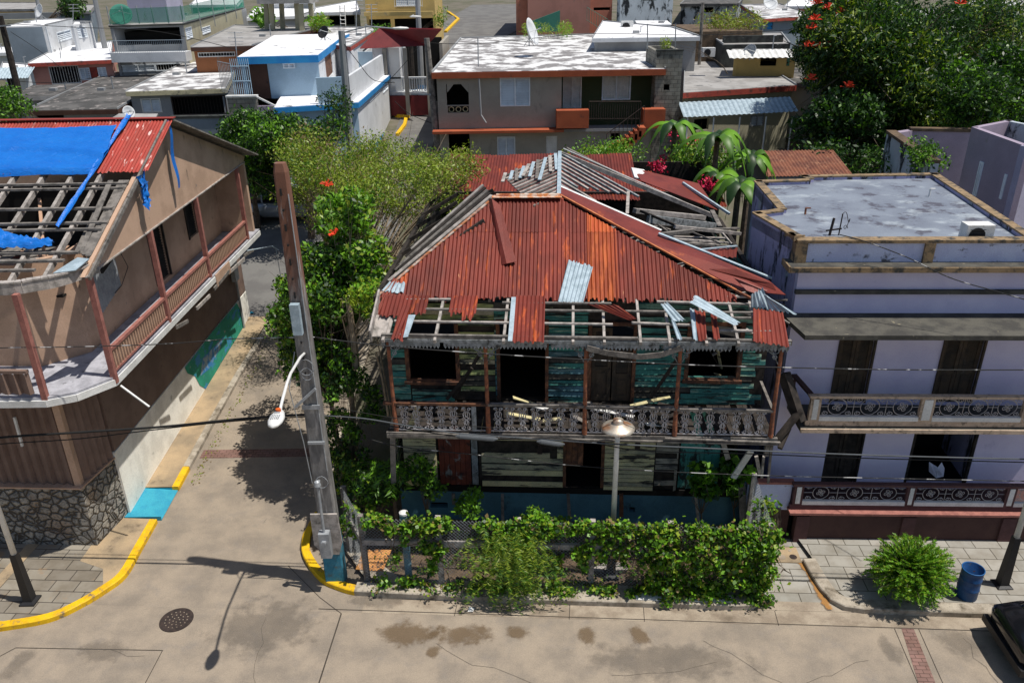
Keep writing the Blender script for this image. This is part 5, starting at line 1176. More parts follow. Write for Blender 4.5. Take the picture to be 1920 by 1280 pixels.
mb = MB(); a_ = Wx(463, 470, -9.0); mb.tube([(-9.0, a_[0], a_[1]), (-8.2, a_[0]+.3, a_[1]+.05), (-8.0, a_[0]+.3, a_[1]-.1)], .02, 6); mb.tube([(-8.1, a_[0]+.3, a_[1]), (-8.0, a_[0]+.1, 3.2), (-7.7, a_[0]-1, 2.2), (-7.4, a_[0]-2.4, 2.6)], .012, 4); LH.part('service_mast', mb, M['galv'])
mb = MB(); mb.tube([(-10.12, 27.6, .9), (-10.12, 27.6, 3.4)], .04, 6); mb.box(-10.14, -9.98, 27.2, 27.6, 2.9, 3.7); LH.part('electric_meter', mb, M['greymetal'])

# ------------------------------------------------------------------ lavender house on the right
B = -2.5
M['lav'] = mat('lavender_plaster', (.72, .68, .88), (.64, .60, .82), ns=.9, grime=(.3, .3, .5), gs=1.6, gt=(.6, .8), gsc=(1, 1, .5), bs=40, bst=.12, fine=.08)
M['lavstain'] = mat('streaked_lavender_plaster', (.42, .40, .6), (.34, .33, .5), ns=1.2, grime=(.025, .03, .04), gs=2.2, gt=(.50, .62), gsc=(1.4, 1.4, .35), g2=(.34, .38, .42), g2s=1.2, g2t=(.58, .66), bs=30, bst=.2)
M['parapet'] = mat('parapet_blue_white', (.55, .60, .8), (.48, .52, .74), ns=2, grime=(.10, .10, .12), gs=2.4, gt=(.57, .68), gsc=(1, 1, 1.5))
M['ochre'] = mat('ochre_trim', (.30, .21, .12), (.22, .155, .09), ns=3, grime=(.05, .05, .045), gs=4, gt=(.47, .64))
M['mossy'] = mat('blackened_concrete', (.10, .095, .08), (.055, .053, .048), ns=2.2, grime=(.34, .30, .2), gs=5, gt=(.64, .72), bs=25, bst=.5)
M['rooflav'] = mat('roof_membrane', (.22, .25, .30), (.15, .17, .215), ns=.8, thr=(.3, .7), grime=(.085, .085, .11), gs=1.6, gt=(.54, .62), gsc=(1, 1, 1), g2=(.33, .37, .41), g2s=1.6, g2t=(.52, .68), g2sc=(.8, 1.2, 1), rough=.6)
M['tanrail'] = mat('tan_railing', (.56, .43, .32), (.46, .35, .26), ns=4, grime=(.12, .1, .08), gs=6)
M['maroonrail'] = mat('maroon_railing', (.11, .055, .055), (.09, .045, .045), ns=4)
M['brownwall'] = mat('brown_garden_wall', (.085, .045, .04), (.07, .036, .034), ns=2, bs=50, bst=.2)
M['scroll'] = mat('scroll_iron', (.50, .46, .44), bst=0, fine=0)
RH = T('lavender_house', 'two storey lavender concrete house with iron scroll balcony and grey flat roof', 'house', B, (5.8, 17.2, 0))
XR = 10.95; XW = 12.3
opU = [(6.98, 7.74, 3.4, 5.25), (9.38, 10.26, 3.4, 5.25)]; opL = [(7.08, 7.98, 1.0, 2.9), (9.15, 10.72, 1.0, 2.9)]
mb = MB(); mb.wall(5.76, XW, 17.2, 17.4, .0, 3.2, opL); mb.wall(5.76, XW, 17.2, 17.4, 3.2, 5.64, opU); mb.box(5.76, XW, 17.2, 17.4, 5.72, 6.84); RH.part('front_wall', mb, M['lav'])
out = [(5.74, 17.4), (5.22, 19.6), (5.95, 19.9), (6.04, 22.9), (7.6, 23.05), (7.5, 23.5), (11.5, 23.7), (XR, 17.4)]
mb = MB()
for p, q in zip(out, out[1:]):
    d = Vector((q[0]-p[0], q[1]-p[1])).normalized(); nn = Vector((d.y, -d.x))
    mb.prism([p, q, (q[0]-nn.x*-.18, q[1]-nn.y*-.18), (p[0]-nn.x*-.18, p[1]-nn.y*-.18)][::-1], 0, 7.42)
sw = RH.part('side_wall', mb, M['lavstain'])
mb = MB(); mb.prism([(p[0], p[1]) for p in out][::-1], 7.1, 7.34); RH.part('roof', mb, M['rooflav'])
mb = MB()
for p, q in list(zip(out, out[1:])):
    d = Vector((q[0]-p[0], q[1]-p[1])).normalized(); nn = Vector((d.y, -d.x)); a_ = nn*.195; c_ = nn*-.03
    mb.prism([(p[0]+c_.x, p[1]+c_.y), (q[0]+c_.x, q[1]+c_.y), (q[0]+a_.x, q[1]+a_.y), (p[0]+a_.x, p[1]+a_.y)][::-1], 7.422, 7.46)
RH.part('coping', mb, M['ochre'])
mb = MB(); mb.box(5.62, XW+.1, 17.14, 17.42, 7.43, 7.5); mb.box(5.6, 5.86, 17.14, 17.42, 6.98, 7.425); mb.box(8.42, 8.64, 17.13, 17.3, 6.98, 7.425); mb.prism([(5.55, 17.2), (5.55, 17.9), (5.74, 17.9), (5.74, 17.43), (5.86, 17.43)], 7.46, lambda x, y: 7.47+.12*math.cos((y-17.2)*4)); RH.part('coping', mb, M['ochre'])
mb = MB(); mb.box(5.86, XW, 17.2, 17.38, 6.98, 7.425); RH.part('parapet', mb, M['parapet'])
mb = MB(); mb.box(5.46, XW+.2, 16.88, 17.45, 6.86, 6.975); RH.part('cornice', mb, M['mossy'])
mb = MB(); mb.box(5.44, XW+.2, 16.84, 16.879, 6.85, 6.97); mb.box(5.42, 5.458, 16.84, 17.45, 6.85, 6.99); RH.part('cornice_edge', mb, M['ochre'])
mb = MB(); mb.box(5.72, XW, 17.1, 17.198, 6.24, 6.33); RH.part('string_course', mb, M['mossy'])
mb = MB(); mb.prism([(5.5, 17.3), (5.55, 16.8), (5.68, 15.95), (XW+.2, 15.95), (XW+.2, 17.3)], 5.63, 5.74); RH.part('canopy', mb, M['mossy'])
mb = MB(); mb.bar((5.55, 16.9, 5.57), (5.55, 17.2, 5.35), .08, .1); RH.part('canopy_bracket', mb, M['blackvoid'])
for o in opU:
    w2 = (o[1]-o[0])/2
    mb = MB(); mb.box(o[0]-.05, o[0], 17.15, 17.3, o[2], o[3]+.05); mb.box(o[1], o[1]+.05, 17.15, 17.3, o[2], o[3]+.05); RH.part('door_frame', mb, M['doorwood'])
    leafdoor(o[0], o[0]+w2-.005, 17.24, o[2], o[3], M['doorwood'], T_=RH); leafdoor(o[0]+w2+.005, o[1], 17.24, o[2], o[3], M['doorwood'], T_=RH)
mb = MB(); mb.box(5.9, XW, 19.0, 19.1, 0, 5.6); mb.box(5.85, XW, 17.4, 19, .95, 1.0); mb.box(5.85, XW, 17.4, 19, 3.2, 3.3); RH.part('dark_inner_wall', mb, M['blackvoid'])
for a_, b_ in ((9.15, 9.23), (10.66, 10.72), (7.94, 7.98)): mb = MB(); mb.box(a_, b_, 17.22, 17.3, 1, 2.9); RH.part('door_frame', mb, M['wooddark'])
leafdoor(7.1, 7.5, 17.3, 1.0, 2.88, M['wooddark'], T_=RH); leafdoor(7.52, 7.93, 17.3, 1.0, 2.88, M['wooddark'], T_=RH)
# balcony slab and rail
mb = MB(); mb.prism([(5.95, 16.05), (XW+.3, 16.05), (XW+.3, 17.2), (5.95, 17.2)], 3.22, 3.33); RH.part('balcony_slab', mb, M['mossy'])
mb = MB(); mb.box(5.93, XW+.3, 16.01, 16.045, 3.24, 3.34); RH.part('slab_edge', mb, M['tanrail'])
def scrollpanel(w, h, n_=3):
    mb = MB(); cw = w/n_; r_ = .008
    T2 = lambda pts, r=r_: mb.tube([(x, 0, z) for x, z in pts], r, 4, cap=False)
    for k in range(n_):
        cx = cw*(k+.5); cz = h*.5; Rr = min(h*.46, cw*.36)
        T2([(cx+Rr*math.cos(t), cz+Rr*math.sin(t)) for t in [j*6.283/24 for j in range(21)]]); T2([(cx+.03+Rr*.86*math.cos(t), cz+Rr*.86*math.sin(t)) for t in [-1.2+j*.2 for j in range(16)]])
        for q in range(4):
            a0 = q*math.pi/2+.5; ccx = cx+Rr*.34*math.cos(a0); ccz = cz+Rr*.34*math.sin(a0)
            T2([(ccx+Rr*.3*(1-j/18)*math.cos(a0+2.6+j*.55), ccz+Rr*.3*(1-j/18)*math.sin(a0+2.6+j*.55)) for j in range(17)])
        for sx in (-1, 1):
            for sz in (0, 1):
                ex = cx+sx*cw*.5; ez = sz*h; T2([(ex-sx*(.02+cw*.2*math.sin(t)), ez+(1-2*sz)*(h*.24)*(1-math.cos(t))*.5) for t in [j*.35 for j in range(9)]])
                T2([(ex-sx*(cw*.1+.03*math.cos(t)), ez+(1-2*sz)*(.05+.03*math.sin(t))) for t in [j*.7 for j in range(9)]])
        if k: T2([(cw*k, 0), (cw*k, h)])
        T2([(cx-cw*.5, cz), (cx-Rr, cz)]); T2([(cx+Rr, cz), (cx+cw*.5, cz)])
    T2([(0, h), (w, h)]); T2([(0, 0), (w, 0)])
    return mb
def railing(y, xs, z0, z1, fm, inset, nm='scroll_panel'):
    tops_ = MB(); tops_.box(xs[0][0]-.05, xs[-1][1]+.05, y-.06, y+.08, z1, z1+.06); RH.part('top_rail', tops_, M[fm])
    mb = MB(); mb.box(xs[0][0]-.05, xs[-1][1]+.05, y-.02, y+.06, z0, z0+.14); RH.part('bottom_rail', mb, M[fm])
    for k, (a_, b_, kind) in enumerate(xs):
        if kind == 'post':
            mb = MB(); mb.box(a_, b_, y-.03, y+.07, z0+.14, z1); po = RH.part('rail_post', mb, M[fm]); mb = MB(); mb.box(a_+.06, b_-.06, y-.045, y-.031, z0+.18, z1-.03); RH.part('inset_panel', mb, M[inset], po)
        else:
            pn = scrollpanel(b_-a_-.04, z1-z0-.28).mesh('scroll_panel', M['scroll']); o = RH.link('scroll_panel', pn); o.location = (a_+.02-RH.off[0], y+.01-RH.off[1], z0+.27)
            mb = MB(); mb.box(a_, b_, y-.035, y+.05, z0+.142, z0+.25); RH.part('white_sill', mb, M['white'])
X = lambda px_, py_, y: Wy(px_, py_, B, y)[0]
yb = 16.15
xs = [(6.1, 6.34, 'post'), (6.34, X(1726, 760, yb), 'p'), (X(1726, 760, yb), X(1752, 760, yb), 'post'), (X(1752, 760, yb), X(1920, 760, yb), 'p'), (X(1920, 760, yb), X(1945, 760, yb), 'post'), (X(1945, 760, yb), XW+.3, 'p')]
railing(yb, xs, 3.36, 4.1, 'tanrail', 'white')
mb = MB(); mb.bar((6.12, 16.2, 4.13), (6.0, 17.2, 4.13), .12, .06); mb.bar((6.02, 17.15, 3.35), (6.02, 17.15, 4.1), .05, .05); mb.bar((6.1, 16.2, 3.5), (6.0, 17.2, 3.5), .05, .1); RH.part('side_rail', mb, M['brownwall'])
# terrace and garden wall
yt = 16.2
mb = MB(); mb.box(6.12, 13, yt-.1, 17.2, .84, .9); RH.part('terrace_floor', mb, M['brownwall'])
xs = [(X(1486, 935, yt), X(1504, 935, yt), 'post'), (X(1504, 935, yt), X(1697, 935, yt), 'p'), (X(1697, 935, yt), X(1714, 935, yt), 'post'), (X(1714, 935, yt), X(1883, 935, yt), 'p'), (X(1883, 935, yt), X(1902, 935, yt), 'post'), (X(1902, 935, yt), 13, 'p')]
railing(yt, xs, .97, 1.66, 'maroonrail', 'white')
GW = T('garden_wall', 'dark brown garden wall with pilasters below the lavender house terrace', 'wall', B, (9, 16.15, 0))
mb = MB(); mb.box(6.2, 13, 16.12, 16.3, -.05, .84); mb.box(6.2, 13, 16.12, 17.2, .84, .842) if False else None; GW.part('wall', mb, M['brownwall'])
for x in (6.2, X(1690, 1000, 16.1)-.05, X(1880, 1000, 16.1)-.1): mb = MB(); mb.box(x, x+.32, 16.07, 16.119, -.05, .83); GW.part('pilaster', mb, M['maroonrail'])
mb = MB(); mb.box(6.0, 13, 16.02, 16.34, .905, .965); GW.part('coping', mb, M['pinkpaint'])
SWL = T('side_wall', 'short grey plaster wall with dark lower half between the ruin and the lavender house', 'wall', B, (5.5, 16.3, 0))
mb = MB(); mb.box(4.98, 6.05, 16.3, 16.42, .86, 1.62); SWL.part('plaster_panel', mb, M['parapet']); mb = MB(); mb.box(4.95, 6.1, 16.34, 16.46, 0, .858); SWL.part('lower_panel', mb, M['brownwall']); mb = MB(); mb.box(4.95, 6.1, 16.27, 16.45, 1.621, 1.68); SWL.part('coping', mb, M['pinkpaint'])
mb = MB()
for k in range(26): x = rs.uniform(5.55, 5.85); mb.tube([(x, 16.25, .95), (x+rs.uniform(-.1, .1), 16.2, .6), (x+rs.uniform(-.15, .15), 16.1, .08)], .008, 4)
solo('dry_vine', 'dry brown vine stems hanging on the dark wall beside the driveway', 'vine', mb, M['bark'], B, (5.7, 16.2, 0))
# things of the lavender house
mb = MB(); P = [Wy(*p, B, 17.0) for p in ((1742, 866), (1750, 872), (1757, 875), (1765, 866), (1772, 880), (1768, 892), (1755, 895), (1743, 885))]
mb.slab([(p[0], 17.0+.04*math.sin(k*2), p[1]) for k, p in enumerate(P)], .01); solo('hanging_cloth', 'white cloth hanging in the dark open doorway of the terrace', 'cloth', mb, mat('cloth', (.6, .62, .75), bst=0), B, (P[0][0], 17, P[0][1]))
ac = T('air_conditioner', 'white outdoor air conditioner unit on the grey flat roof of the lavender house', 'air conditioner', B, (9.85, 17.9, 7.2))
def acunit(t, x, y, z, w=.62, d=.3, h=.5, m='white'):
    mb = MB(); mb.box(x-w/2, x+w/2, y-d/2, y+d/2, z+.05, z+h); t.part('casing', mb, M[m])
    mb = MB(); mb.box(x-w/2+.03, x-w/2+.09, y-d/2, y+d/2, z, z+.05); mb.box(x+w/2-.09, x+w/2-.03, y-d/2, y+d/2, z, z+.05); t.part('feet', mb, M['black'])
    mb = MB(); mb.tube([(x-w*.12, y-d/2-.005, z+h/2+.02), (x-w*.12, y-d/2-.02, z+h/2+.02)], h*.36, 16)
    for k in range(5): mb.box(x-w*.12-h*.34, x-w*.12+h*.34, y-d/2-.03, y-d/2-.022, z+h*.2+k*h*.15, z+h*.2+k*h*.15+.012)
    t.part('fan_grille', mb, M['black'])
acunit(ac, 9.78, 17.75, 7.2, .6, .34, .5)
for px_, py_, h_, lab in ((1508, 412, .3, 'short rusty pipe on the grey roof near the notch'), (1740, 378, .35, 'short white pipe in the middle of the grey roof')):
    g_ = toL(G(px_, py_, 7.2), B); mb = MB(); mb.tube([(g_[0], g_[1], 7.18), (g_[0], g_[1], 7.2+h_)], .025, 6); mb.tube([(g_[0], g_[1], 7.2+h_), (g_[0]+.12, g_[1], 7.2+h_)], .02, 6); solo('vent_pipe', lab, 'pipe', mb, M['white' if h_ > .3 else 'rustpost'], B, (g_[0], g_[1], 7.2))
g_ = toL(G(1562, 452, 7.2), B); mb = MB(); mb.tube([(g_[0]-.12, g_[1], 7.2), (g_[0]-.06, g_[1], 7.75)], .03, 6); mb.tube([(g_[0]+.1, g_[1], 7.2), (g_[0]+.12, g_[1], 7.85)], .015, 6)
mb.tube([(g_[0]+.12+.15*abs(math.sin(t*.5))+.05*t*.2, g_[1], 7.85-.05*t+.08*math.sin(t*2)) for t in [k*.4 for k in range(20)]], .008, 4); mb.bar((g_[0]-.2, g_[1], 7.45), (g_[0]+.15, g_[1], 7.5), .03, .03)
solo('service_mast', 'two leaning pipes with curled wires at the front corner of the grey roof', 'antenna', mb, M['iron'], B, (g_[0], g_[1], 7.2))
# ------------------------------------------------------------------ the hillside town behind
def roofm(name, a_, b_, ns=1.0, lo=.42, hi=.58, g=None): return mat(name, a_, b_, ns=ns, thr=(lo, hi), sc=(1.1, .8, 1), bs=30, bst=.2, grime=g or (.1, .1, .1), gs=1.3, gt=(.56, .7), gsc=(1, .8, 1))
M['rwhite'] = roofm('worn_white_roof', (.68, .68, .68), (.22, .21, .21), .9, .44, .56)
M['rwhite2'] = roofm('white_sealed_roof', (.82, .82, .84), (.55, .54, .54), .6, .55, .7)
M['rgrey'] = roofm('grey_roof', (.27, .26, .25), (.36, .35, .34), .7)
M['rdark'] = roofm('dark_roof', (.065, .063, .06), (.12, .115, .11), .8, g=(.45, .4, .38))
def pl(name, c, g=(.2, .19, .17), gt=(.6, .75)): return mat(name, c, tuple(q*.88 for q in c), ns=.8, grime=g, gs=1.5, gt=gt, gsc=(1, 1, .5), bs=30, bst=.1)
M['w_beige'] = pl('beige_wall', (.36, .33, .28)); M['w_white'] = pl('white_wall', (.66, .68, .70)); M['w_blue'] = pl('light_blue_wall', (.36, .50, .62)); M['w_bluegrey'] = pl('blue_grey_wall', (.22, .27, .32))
M['w_green'] = pl('dark_green_wall', (.045, .06, .025)); M['w_pink'] = pl('pink_wall', (.55, .27, .22)); M['w_salmon'] = pl('salmon_wall', (.62, .28, .20)); M['w_yellow'] = pl('ochre_wall', (.58, .42, .16))
M['w_grey'] = pl('grey_wall', (.30, .31, .32)); M['w_cream'] = pl('cream_wall', (.45, .42, .30)); M['w_mauve'] = pl('mauve_wall', (.36, .30, .38)); M['w_lilac'] = pl('lilac_wall', (.42, .40, .52)); M['w_teal'] = pl('green_wall', (.07, .26, .20))
M['w_stain'] = pl('stained_white_wall', (.50, .56, .62), (.02, .025, .03), (.5, .6)); M['w_orange'] = pl('orange_brown_wall', (.36, .14, .06))
M['t_red'] = mat('red_fascia', (.42, .075, .05), (.34, .06, .045), grime=(.08, .05, .04), gs=3); M['t_terra'] = mat('terracotta_paint', (.38, .095, .04), (.33, .08, .035), grime=(.12, .06, .04), gs=3, gt=(.6, .75)); M['t_blue'] = mat('bright_blue_trim', (.02, .20, .50), (.025, .25, .55)); M['t_brown'] = mat('brown_trim', (.1, .05, .035)); M['t_cream'] = mat('cream_trim', (.52, .47, .30), grime=(.12, .12, .1), gs=4)
M['louver'] = mat('white_louvre', (.80, .86, .92), bst=0, fine=.05)
M['block'] = brickmat('grey_blockwork', (.30, .29, .25), (.23, .22, .19), (.10, .10, .09), .4, .2, .012, rot=(R(90), 0, 0), grime=(.04, .04, .035), gt=(.5, .66))
M['mossdark'] = mat('mossy_blackened', (.06, .065, .06), (.03, .03, .03), ns=2, grime=(.25, .26, .24), gs=3, gt=(.6, .7))
M['rustroof'] = mat('brown_rust_roof', (.22, .085, .05), (.13, .05, .035), ns=2, grime=(.35, .17, .1), gs=4)
def ppl(P, Q, px, py):      # pixel -> (s, z) on the vertical plane through P,Q
    r = ray(px, py); d = Vector((Q[0]-P[0], Q[1]-P[1])); L = d.length; d /= L; nx, ny = d.y, -d.x
    t = (P[0]*nx+P[1]*ny)/(r[0]*nx+r[1]*ny); return ((t*r[0]-P[0])*d.x+(t*r[1]-P[1])*d.y, CAMH+t*r[2])
class TH(T):
    def ew(s, P, Q, z0, z1, m, feats=(), th=.2, name='wall'):
        P = Vector(P[:2]); Q = Vector(Q[:2]); L = (Q-P).length; d = (Q-P)/L; nn = Vector((d.y, -d.x))  # outward = right of travel
        def tr(mb):
            mb.v = [(P.x+d.x*x-nn.x*y, P.y+d.y*x-nn.y*y, z) for x, y, z in mb.v]; return mb
        ops = []
        for f in feats:
            a_ = ppl(P, Q, f[1], f[4]); b_ = ppl(P, Q, f[3], f[2]); s0, s1 = sorted((a_[0], b_[0])); h0, h1 = sorted((a_[1], b_[1]))
            ops.append((max(s0, .02), min(s1, L-.02), max(h0, z0), min(h1, z1-.02)))
        mb = MB(); mb.wall(0, L, 0, th, z0, z1, ops); s.part(name, tr(mb), m)
        for f, o in zip(feats, ops):
            k = f[0]; x0, x1, h0, h1 = o; mt = f[5] if len(f) > 5 else None
            if x1-x0 < .1 or h1-h0 < .1: continue
            if k in ('louver', 'bars', 'grid'):
                mb = MB(); w_ = .06
                mb.box(x0, x0+w_, -.03, .1, h0, h1); mb.box(x1-w_, x1, -.03, .1, h0, h1); mb.box(x0+w_, x1-w_, -.03, .1, h0, h0+w_); mb.box(x0+w_, x1-w_, -.03, .1, h1-w_, h1)
                if k != 'bars': mb.box((x0+x1)/2-.03, (x0+x1)/2+.03, -.025, .08, h0+w_, h1-w_)
                wn = s.part('window', tr(mb), M[mt or 'louver'])
                mb = MB()
                if k == 'louver':
                    z = h0+.07
                    while z < h1-.1: mb.quad((x0+w_, 0, z), (x1-w_, 0, z), (x1-w_, .07, z+.11), (x0+w_, .07, z+.11)); z += .12
                    s.part('louvres', tr(mb), M['louver'], wn)
                else:
                    n_ = max(3, int((x1-x0)/.16))
                    for j in range(1, n_): x = x0+(x1-x0)*j/n_; mb.box(x-.012, x+.012, .0, .03, h0, h1)
                    if k == 'grid':
                        for j in range(1, 5): z = h0+(h1-h0)*j/5; mb.box(x0, x1, -.01, .0, z-.015, z+.015)
                        mb.box(x0+w_, x1-w_, .12, .14, h0, h1) if mt != 'dk' else None
                    s.part('bars', tr(mb), M[mt or 'white'], wn)
            elif k == 'door':
                mb = MB(); mb.box(x0, x1, .05, .1, h0, h1); d_ = s.part('door', tr(mb), M[mt or 'white']); mb = MB(); mb.box(x1-.15, x1-.08, .02, .05, (h0+h1)/2-.1, (h0+h1)/2); s.part('handle', tr(mb), M['iron'], d_)
            elif k == 'blockrail':
                n_ = max(2, int((x1-x0)/.3)); mb = MB()
                for j in range(n_):
                    cx = x0+(x1-x0)*(j+.5)/n_; mb.tube([(cx+.13*math.cos(t), .06, (h0+h1)/2+.13*math.sin(t)) for t in [q*.7 for q in range(10)]], .025, 4)
                s.part('block_screen', tr(mb), M['t_cream'])
        return s
def cen(P): return (sum(p[0] for p in P)/len(P), sum(p[1] for p in P)/len(P))
def inset(P, d):
    c = cen(P); out = []
    for p in P:
        v = Vector((p[0]-c[0], p[1]-c[1])); l = v.length; out.append((p[0]-v.x/l*d*1.3, p[1]-v.y/l*d*1.3))
    return out
PIPED = (); rp = random.Random(3)
def house(name, label, cat, Y, pix, wm, rm, fm, feats={}, fas=.25, over=.3, h=None, sides=(0, 1, 2, 3), curbh=.08, wms={}, group=None, ledge=True):
    z1 = Wy(pix[0][0], pix[0][1], 0, Y)[1]; P = []
    for k, p in enumerate(pix):
        g_ = G(p[0], p[1], z1)[:2]; fr = k < 2
        if not (Y-9 < g_[1] < Y+(9 if fr else 34)): yy = Y if fr else Y+9; g_ = (Wy(p[0], pix[0][1], 0, yy)[0], yy)
        P.append(g_)
    c = cen(P); zb = min(hill(p[1]) for p in P)-.3 if h is None else z1-h
    t = TH(name, label, cat, 0, (c[0], P[0][1], zb), group)
    mb = MB(); mb.prism(P, z1-fas, z1-.03); t.part('fascia', mb, M[fm])
    mb = MB(); mb.prism(inset(P, .04), z1-.031, z1); t.part('roof', mb, M[rm])
    if curbh:
        n_ = len(P)
        for k in range(1, n_):
            p, q = P[k], P[(k+1) % n_]; mb = MB(); I = inset(P, .14); i0, i1 = I[k], I[(k+1) % n_]
            mb.prism([p, q, i1, i0], z1-.02, z1+curbh); t.part('roof_kerb', mb, M[fm] if fm in ('rgrey',) else M['w_grey'])
    I = inset(P, over) if over else P
    for k in sides:
        p, q = I[k], I[(k+1) % len(I)]; t.ew(p, q, zb, z1-fas-.002, M[wms.get(k, wm)], feats.get(k, ()))
    if name != 'beige_house': mb = MB(); J = inset(P, over+.9); mb.prism(J, zb, z1-fas-.4); t.part('dark_inner_wall', mb, M['blackvoid'])  # black core box added so the openings look unlit
    if label not in PIPED and 40 < Y < 72 and name != 'beige_house':
        c2 = (P[0][0]*.4+P[2][0]*.6+rp.uniform(-.8, .8), P[0][1]*.5+P[2][1]*.5); mb = MB(); hh = rp.uniform(.35, .9); mb.tube([(c2[0], c2[1], z1), (c2[0], c2[1], z1+hh), (c2[0]+.15, c2[1], z1+hh+.02)], .035, 6); t.part('vent_pipe', mb, M['greymetal']); mb = MB(); mb.box(c2[0]-.6, c2[0]-.2, c2[1]-.8, c2[1]-.5, z1, z1+.16); t.part('roof_hatch', mb, M['w_grey'])
    t.z1 = z1; t.P = P; t.I = I; return t

bh = house('beige_house', 'two storey beige and dark green house with stained flat roof and terracotta trim', 'house', 42.5, [(809, 136), (1249, 129), (1208, 84), (1205, 62), (863, 72)], 'w_beige', 'rwhite', 't_terra', {}, sides=(1, 2, 3, 4), fas=.32)
I = bh.I; zb = bh.off[2]; L1 = I[0]; L2 = I[1]; mid = (I[0][0]+(I[1][0]-I[0][0])*.555, I[0][1]+(I[1][1]-I[0][1])*.555); zt = bh.z1-.33
bh.ew(L1, mid, Wy(900, 240, 0, 43)[1], zt, M['w_beige'], [('open', 838, 158, 878, 198), ('louver', 938, 144, 994, 200), ('blockrail', 840, 199, 879, 212)])
mb = MB(); a_ = [ppl(L1, mid, *p) for p in ((838, 165), (838, 148), (878, 148), (878, 165), (857, 150))]
for s_ in (0, 1):
    Q_ = [a_[s_*3][0], a_[1 if s_ == 0 else 2][0], a_[4][0]]
    x0 = L1[0]+a_[0][0] if s_ == 0 else L1[0]+a_[3][0]; xm = L1[0]+a_[4][0]; zt_, zl = a_[4][1], a_[0][1]-.25
    mb.prism([(x0, zl), (xm, zt_), (x0, zt_)] if s_ == 0 else [(x0, zl), (x0, zt_), (xm, zt_)], 0, .1)
mb.v = [(x, L1[1]-.005+z, y) for x, y, z in mb.v]; bh.part('pointed_arch', mb, M['w_beige'])
lz = Wy(900, 240, 0, 43)[1]
mb = MB(); mb.box(L1[0]-.3, mid[0]+.1, L1[1]-.7, L1[1]+.1, lz-.14, lz-.01); bh.part('ledge', mb, M['t_terra'])
bh.ew(L1, mid, zb, lz-.15, M['w_beige'], [('open', 843, 247, 880, 300), ('louver', 933, 256, 966, 300), ('door', 1024, 255, 1057, 302)])
rc_ = (mid[0], mid[1]+1.0); rd_ = (L2[0], L2[1]+1.0)
bh.ew(mid, rc_, zb, zt, M['w_beige']); bx_ = MB(); bx_.box(L1[0]+.5, L2[0]-.5, L1[1]+1.9, L1[1]+5, zb, zt-.2); bh.part('dark_inner_wall', bx_, M['blackvoid']); bh.ew(rc_, rd_, lz-.1, zt, M['w_green'], [('grid', 1055, 144, 1091, 203, 'white'), ('grid', 1128, 135, 1184, 188)])
bh.ew(mid, L2, zb, lz-.25, M['w_beige'], [('open', 1145, 250, 1163, 262)])
mb = MB(); mb.box(mid[0], L2[0], L1[1]-.1, rc_[1], lz-.24, lz-.1); bh.part('balcony_floor', mb, M['w_grey'])
for q in ((1043, 206, 1104, 240), (1204, 204, 1247, 240)):
    a_ = Wy(q[0], q[3], 0, 42.3); b_ = Wy(q[2], q[1], 0, 42.3); mb = MB(); mb.box(a_[0], b_[0], 42.1, 42.9, a_[1], b_[1]); bh.part('balcony_box', mb, M['t_terra'])
def railbars(t, p, q, h, n_=14, m='iron', name='railing', r=.015):
    mb = MB(); p = Vector(p); q = Vector(q); up = Vector((0, 0, h)); mb.tube([p+up, q+up], r*1.4, 4); mb.tube([p+up*.1, q+up*.1], r, 4)
    for k in range(n_+1): c_ = p.lerp(q, k/n_); mb.tube([c_, c_+up], r, 4, cap=False)
    t.part(name, mb, M[m])
a_ = Wy(1104, 226, 0, 42.3); b_ = Wy(1200, 226, 0, 42.3); railbars(bh, (a_[0], 42.3, a_[1]), (b_[0], 42.3, b_[1]), .95, 22)
p0 = Wy(1205, 226, 0, 41.6); p1 = Wy(1135, 278, 0, 41.6); n_ = 9
for k in range(n_):
    t_ = k/n_; x = p0[0]+(p1[0]-p0[0])*t_; z = p0[1]+(p1[1]-p0[1])*t_; mb = MB(); mb.box(x-.22, x+.12, 41.2, 42.0, z-.75, z-.3); bh.part('stair_step', mb, M['t_terra'])
railbars(bh, (p1[0], 41.2, p1[1]-.1), (p0[0], 41.2, p0[1]-.1), .9, 9)
mb = MB(); a_ = Wy(898, 140, 0, 42.6); mb.tube([(a_[0], 42.55, a_[1]-.2), (a_[0]+.05, 42.55, a_[1]-2.0), (a_[0]+.3, 42.5, a_[1]-2.4)], .05, 6); bh.part('drain_pipe', mb, M['w_grey'])

def dish(label, px_, py_, Y, r, az=0., tilt=.6, m='w_white', stem=.5):
    x, z = Wy(px_, py_, 0, Y); t = T('satellite_dish', label, 'satellite dish', 0, (x, Y, z-stem), 'satellite dishes on the roofs')
    mb = MB(); mb.lathe([(0, 0), (r*.4, r*.05), (r*.75, r*.17), (r, r*.32), (r*1.02, r*.3), (r*.75, r*.14), (r*.4, r*.02), (0, -.03)], (0, 0, 0), 22)
    rot = Matrix.Rotation(az, 3, 'Z')@Matrix.Rotation(math.pi/2-tilt, 3, 'X'); mb.v = [tuple(rot@Vector(v)+Vector((x, Y, z))) for v in mb.v]; t.part('reflector', mb, M[m], smooth=True)
    f = rot@Vector((0, 0, r*.9)); mb = MB(); e = Vector((x, Y, z)); mb.tube([e+rot@Vector((r*.9, 0, r*.25)), e+f, e+rot@Vector((-r*.9, 0, r*.25))], .015, 4); mb.tube([e+f*.92, e+f*1.08], .05, 6); t.part('feed_arm', mb, M['greymetal'])
    mb = MB(); mb.tube([(x, Y, z-stem), (x, Y, z-.1), e-f*.05], .035, 6); mb.tube([(x-.3, Y+.2, z-stem), (x, Y, z-stem*.4), (x+.3, Y+.2, z-stem)], .02, 5); t.part('mast', mb, M['greymetal'])
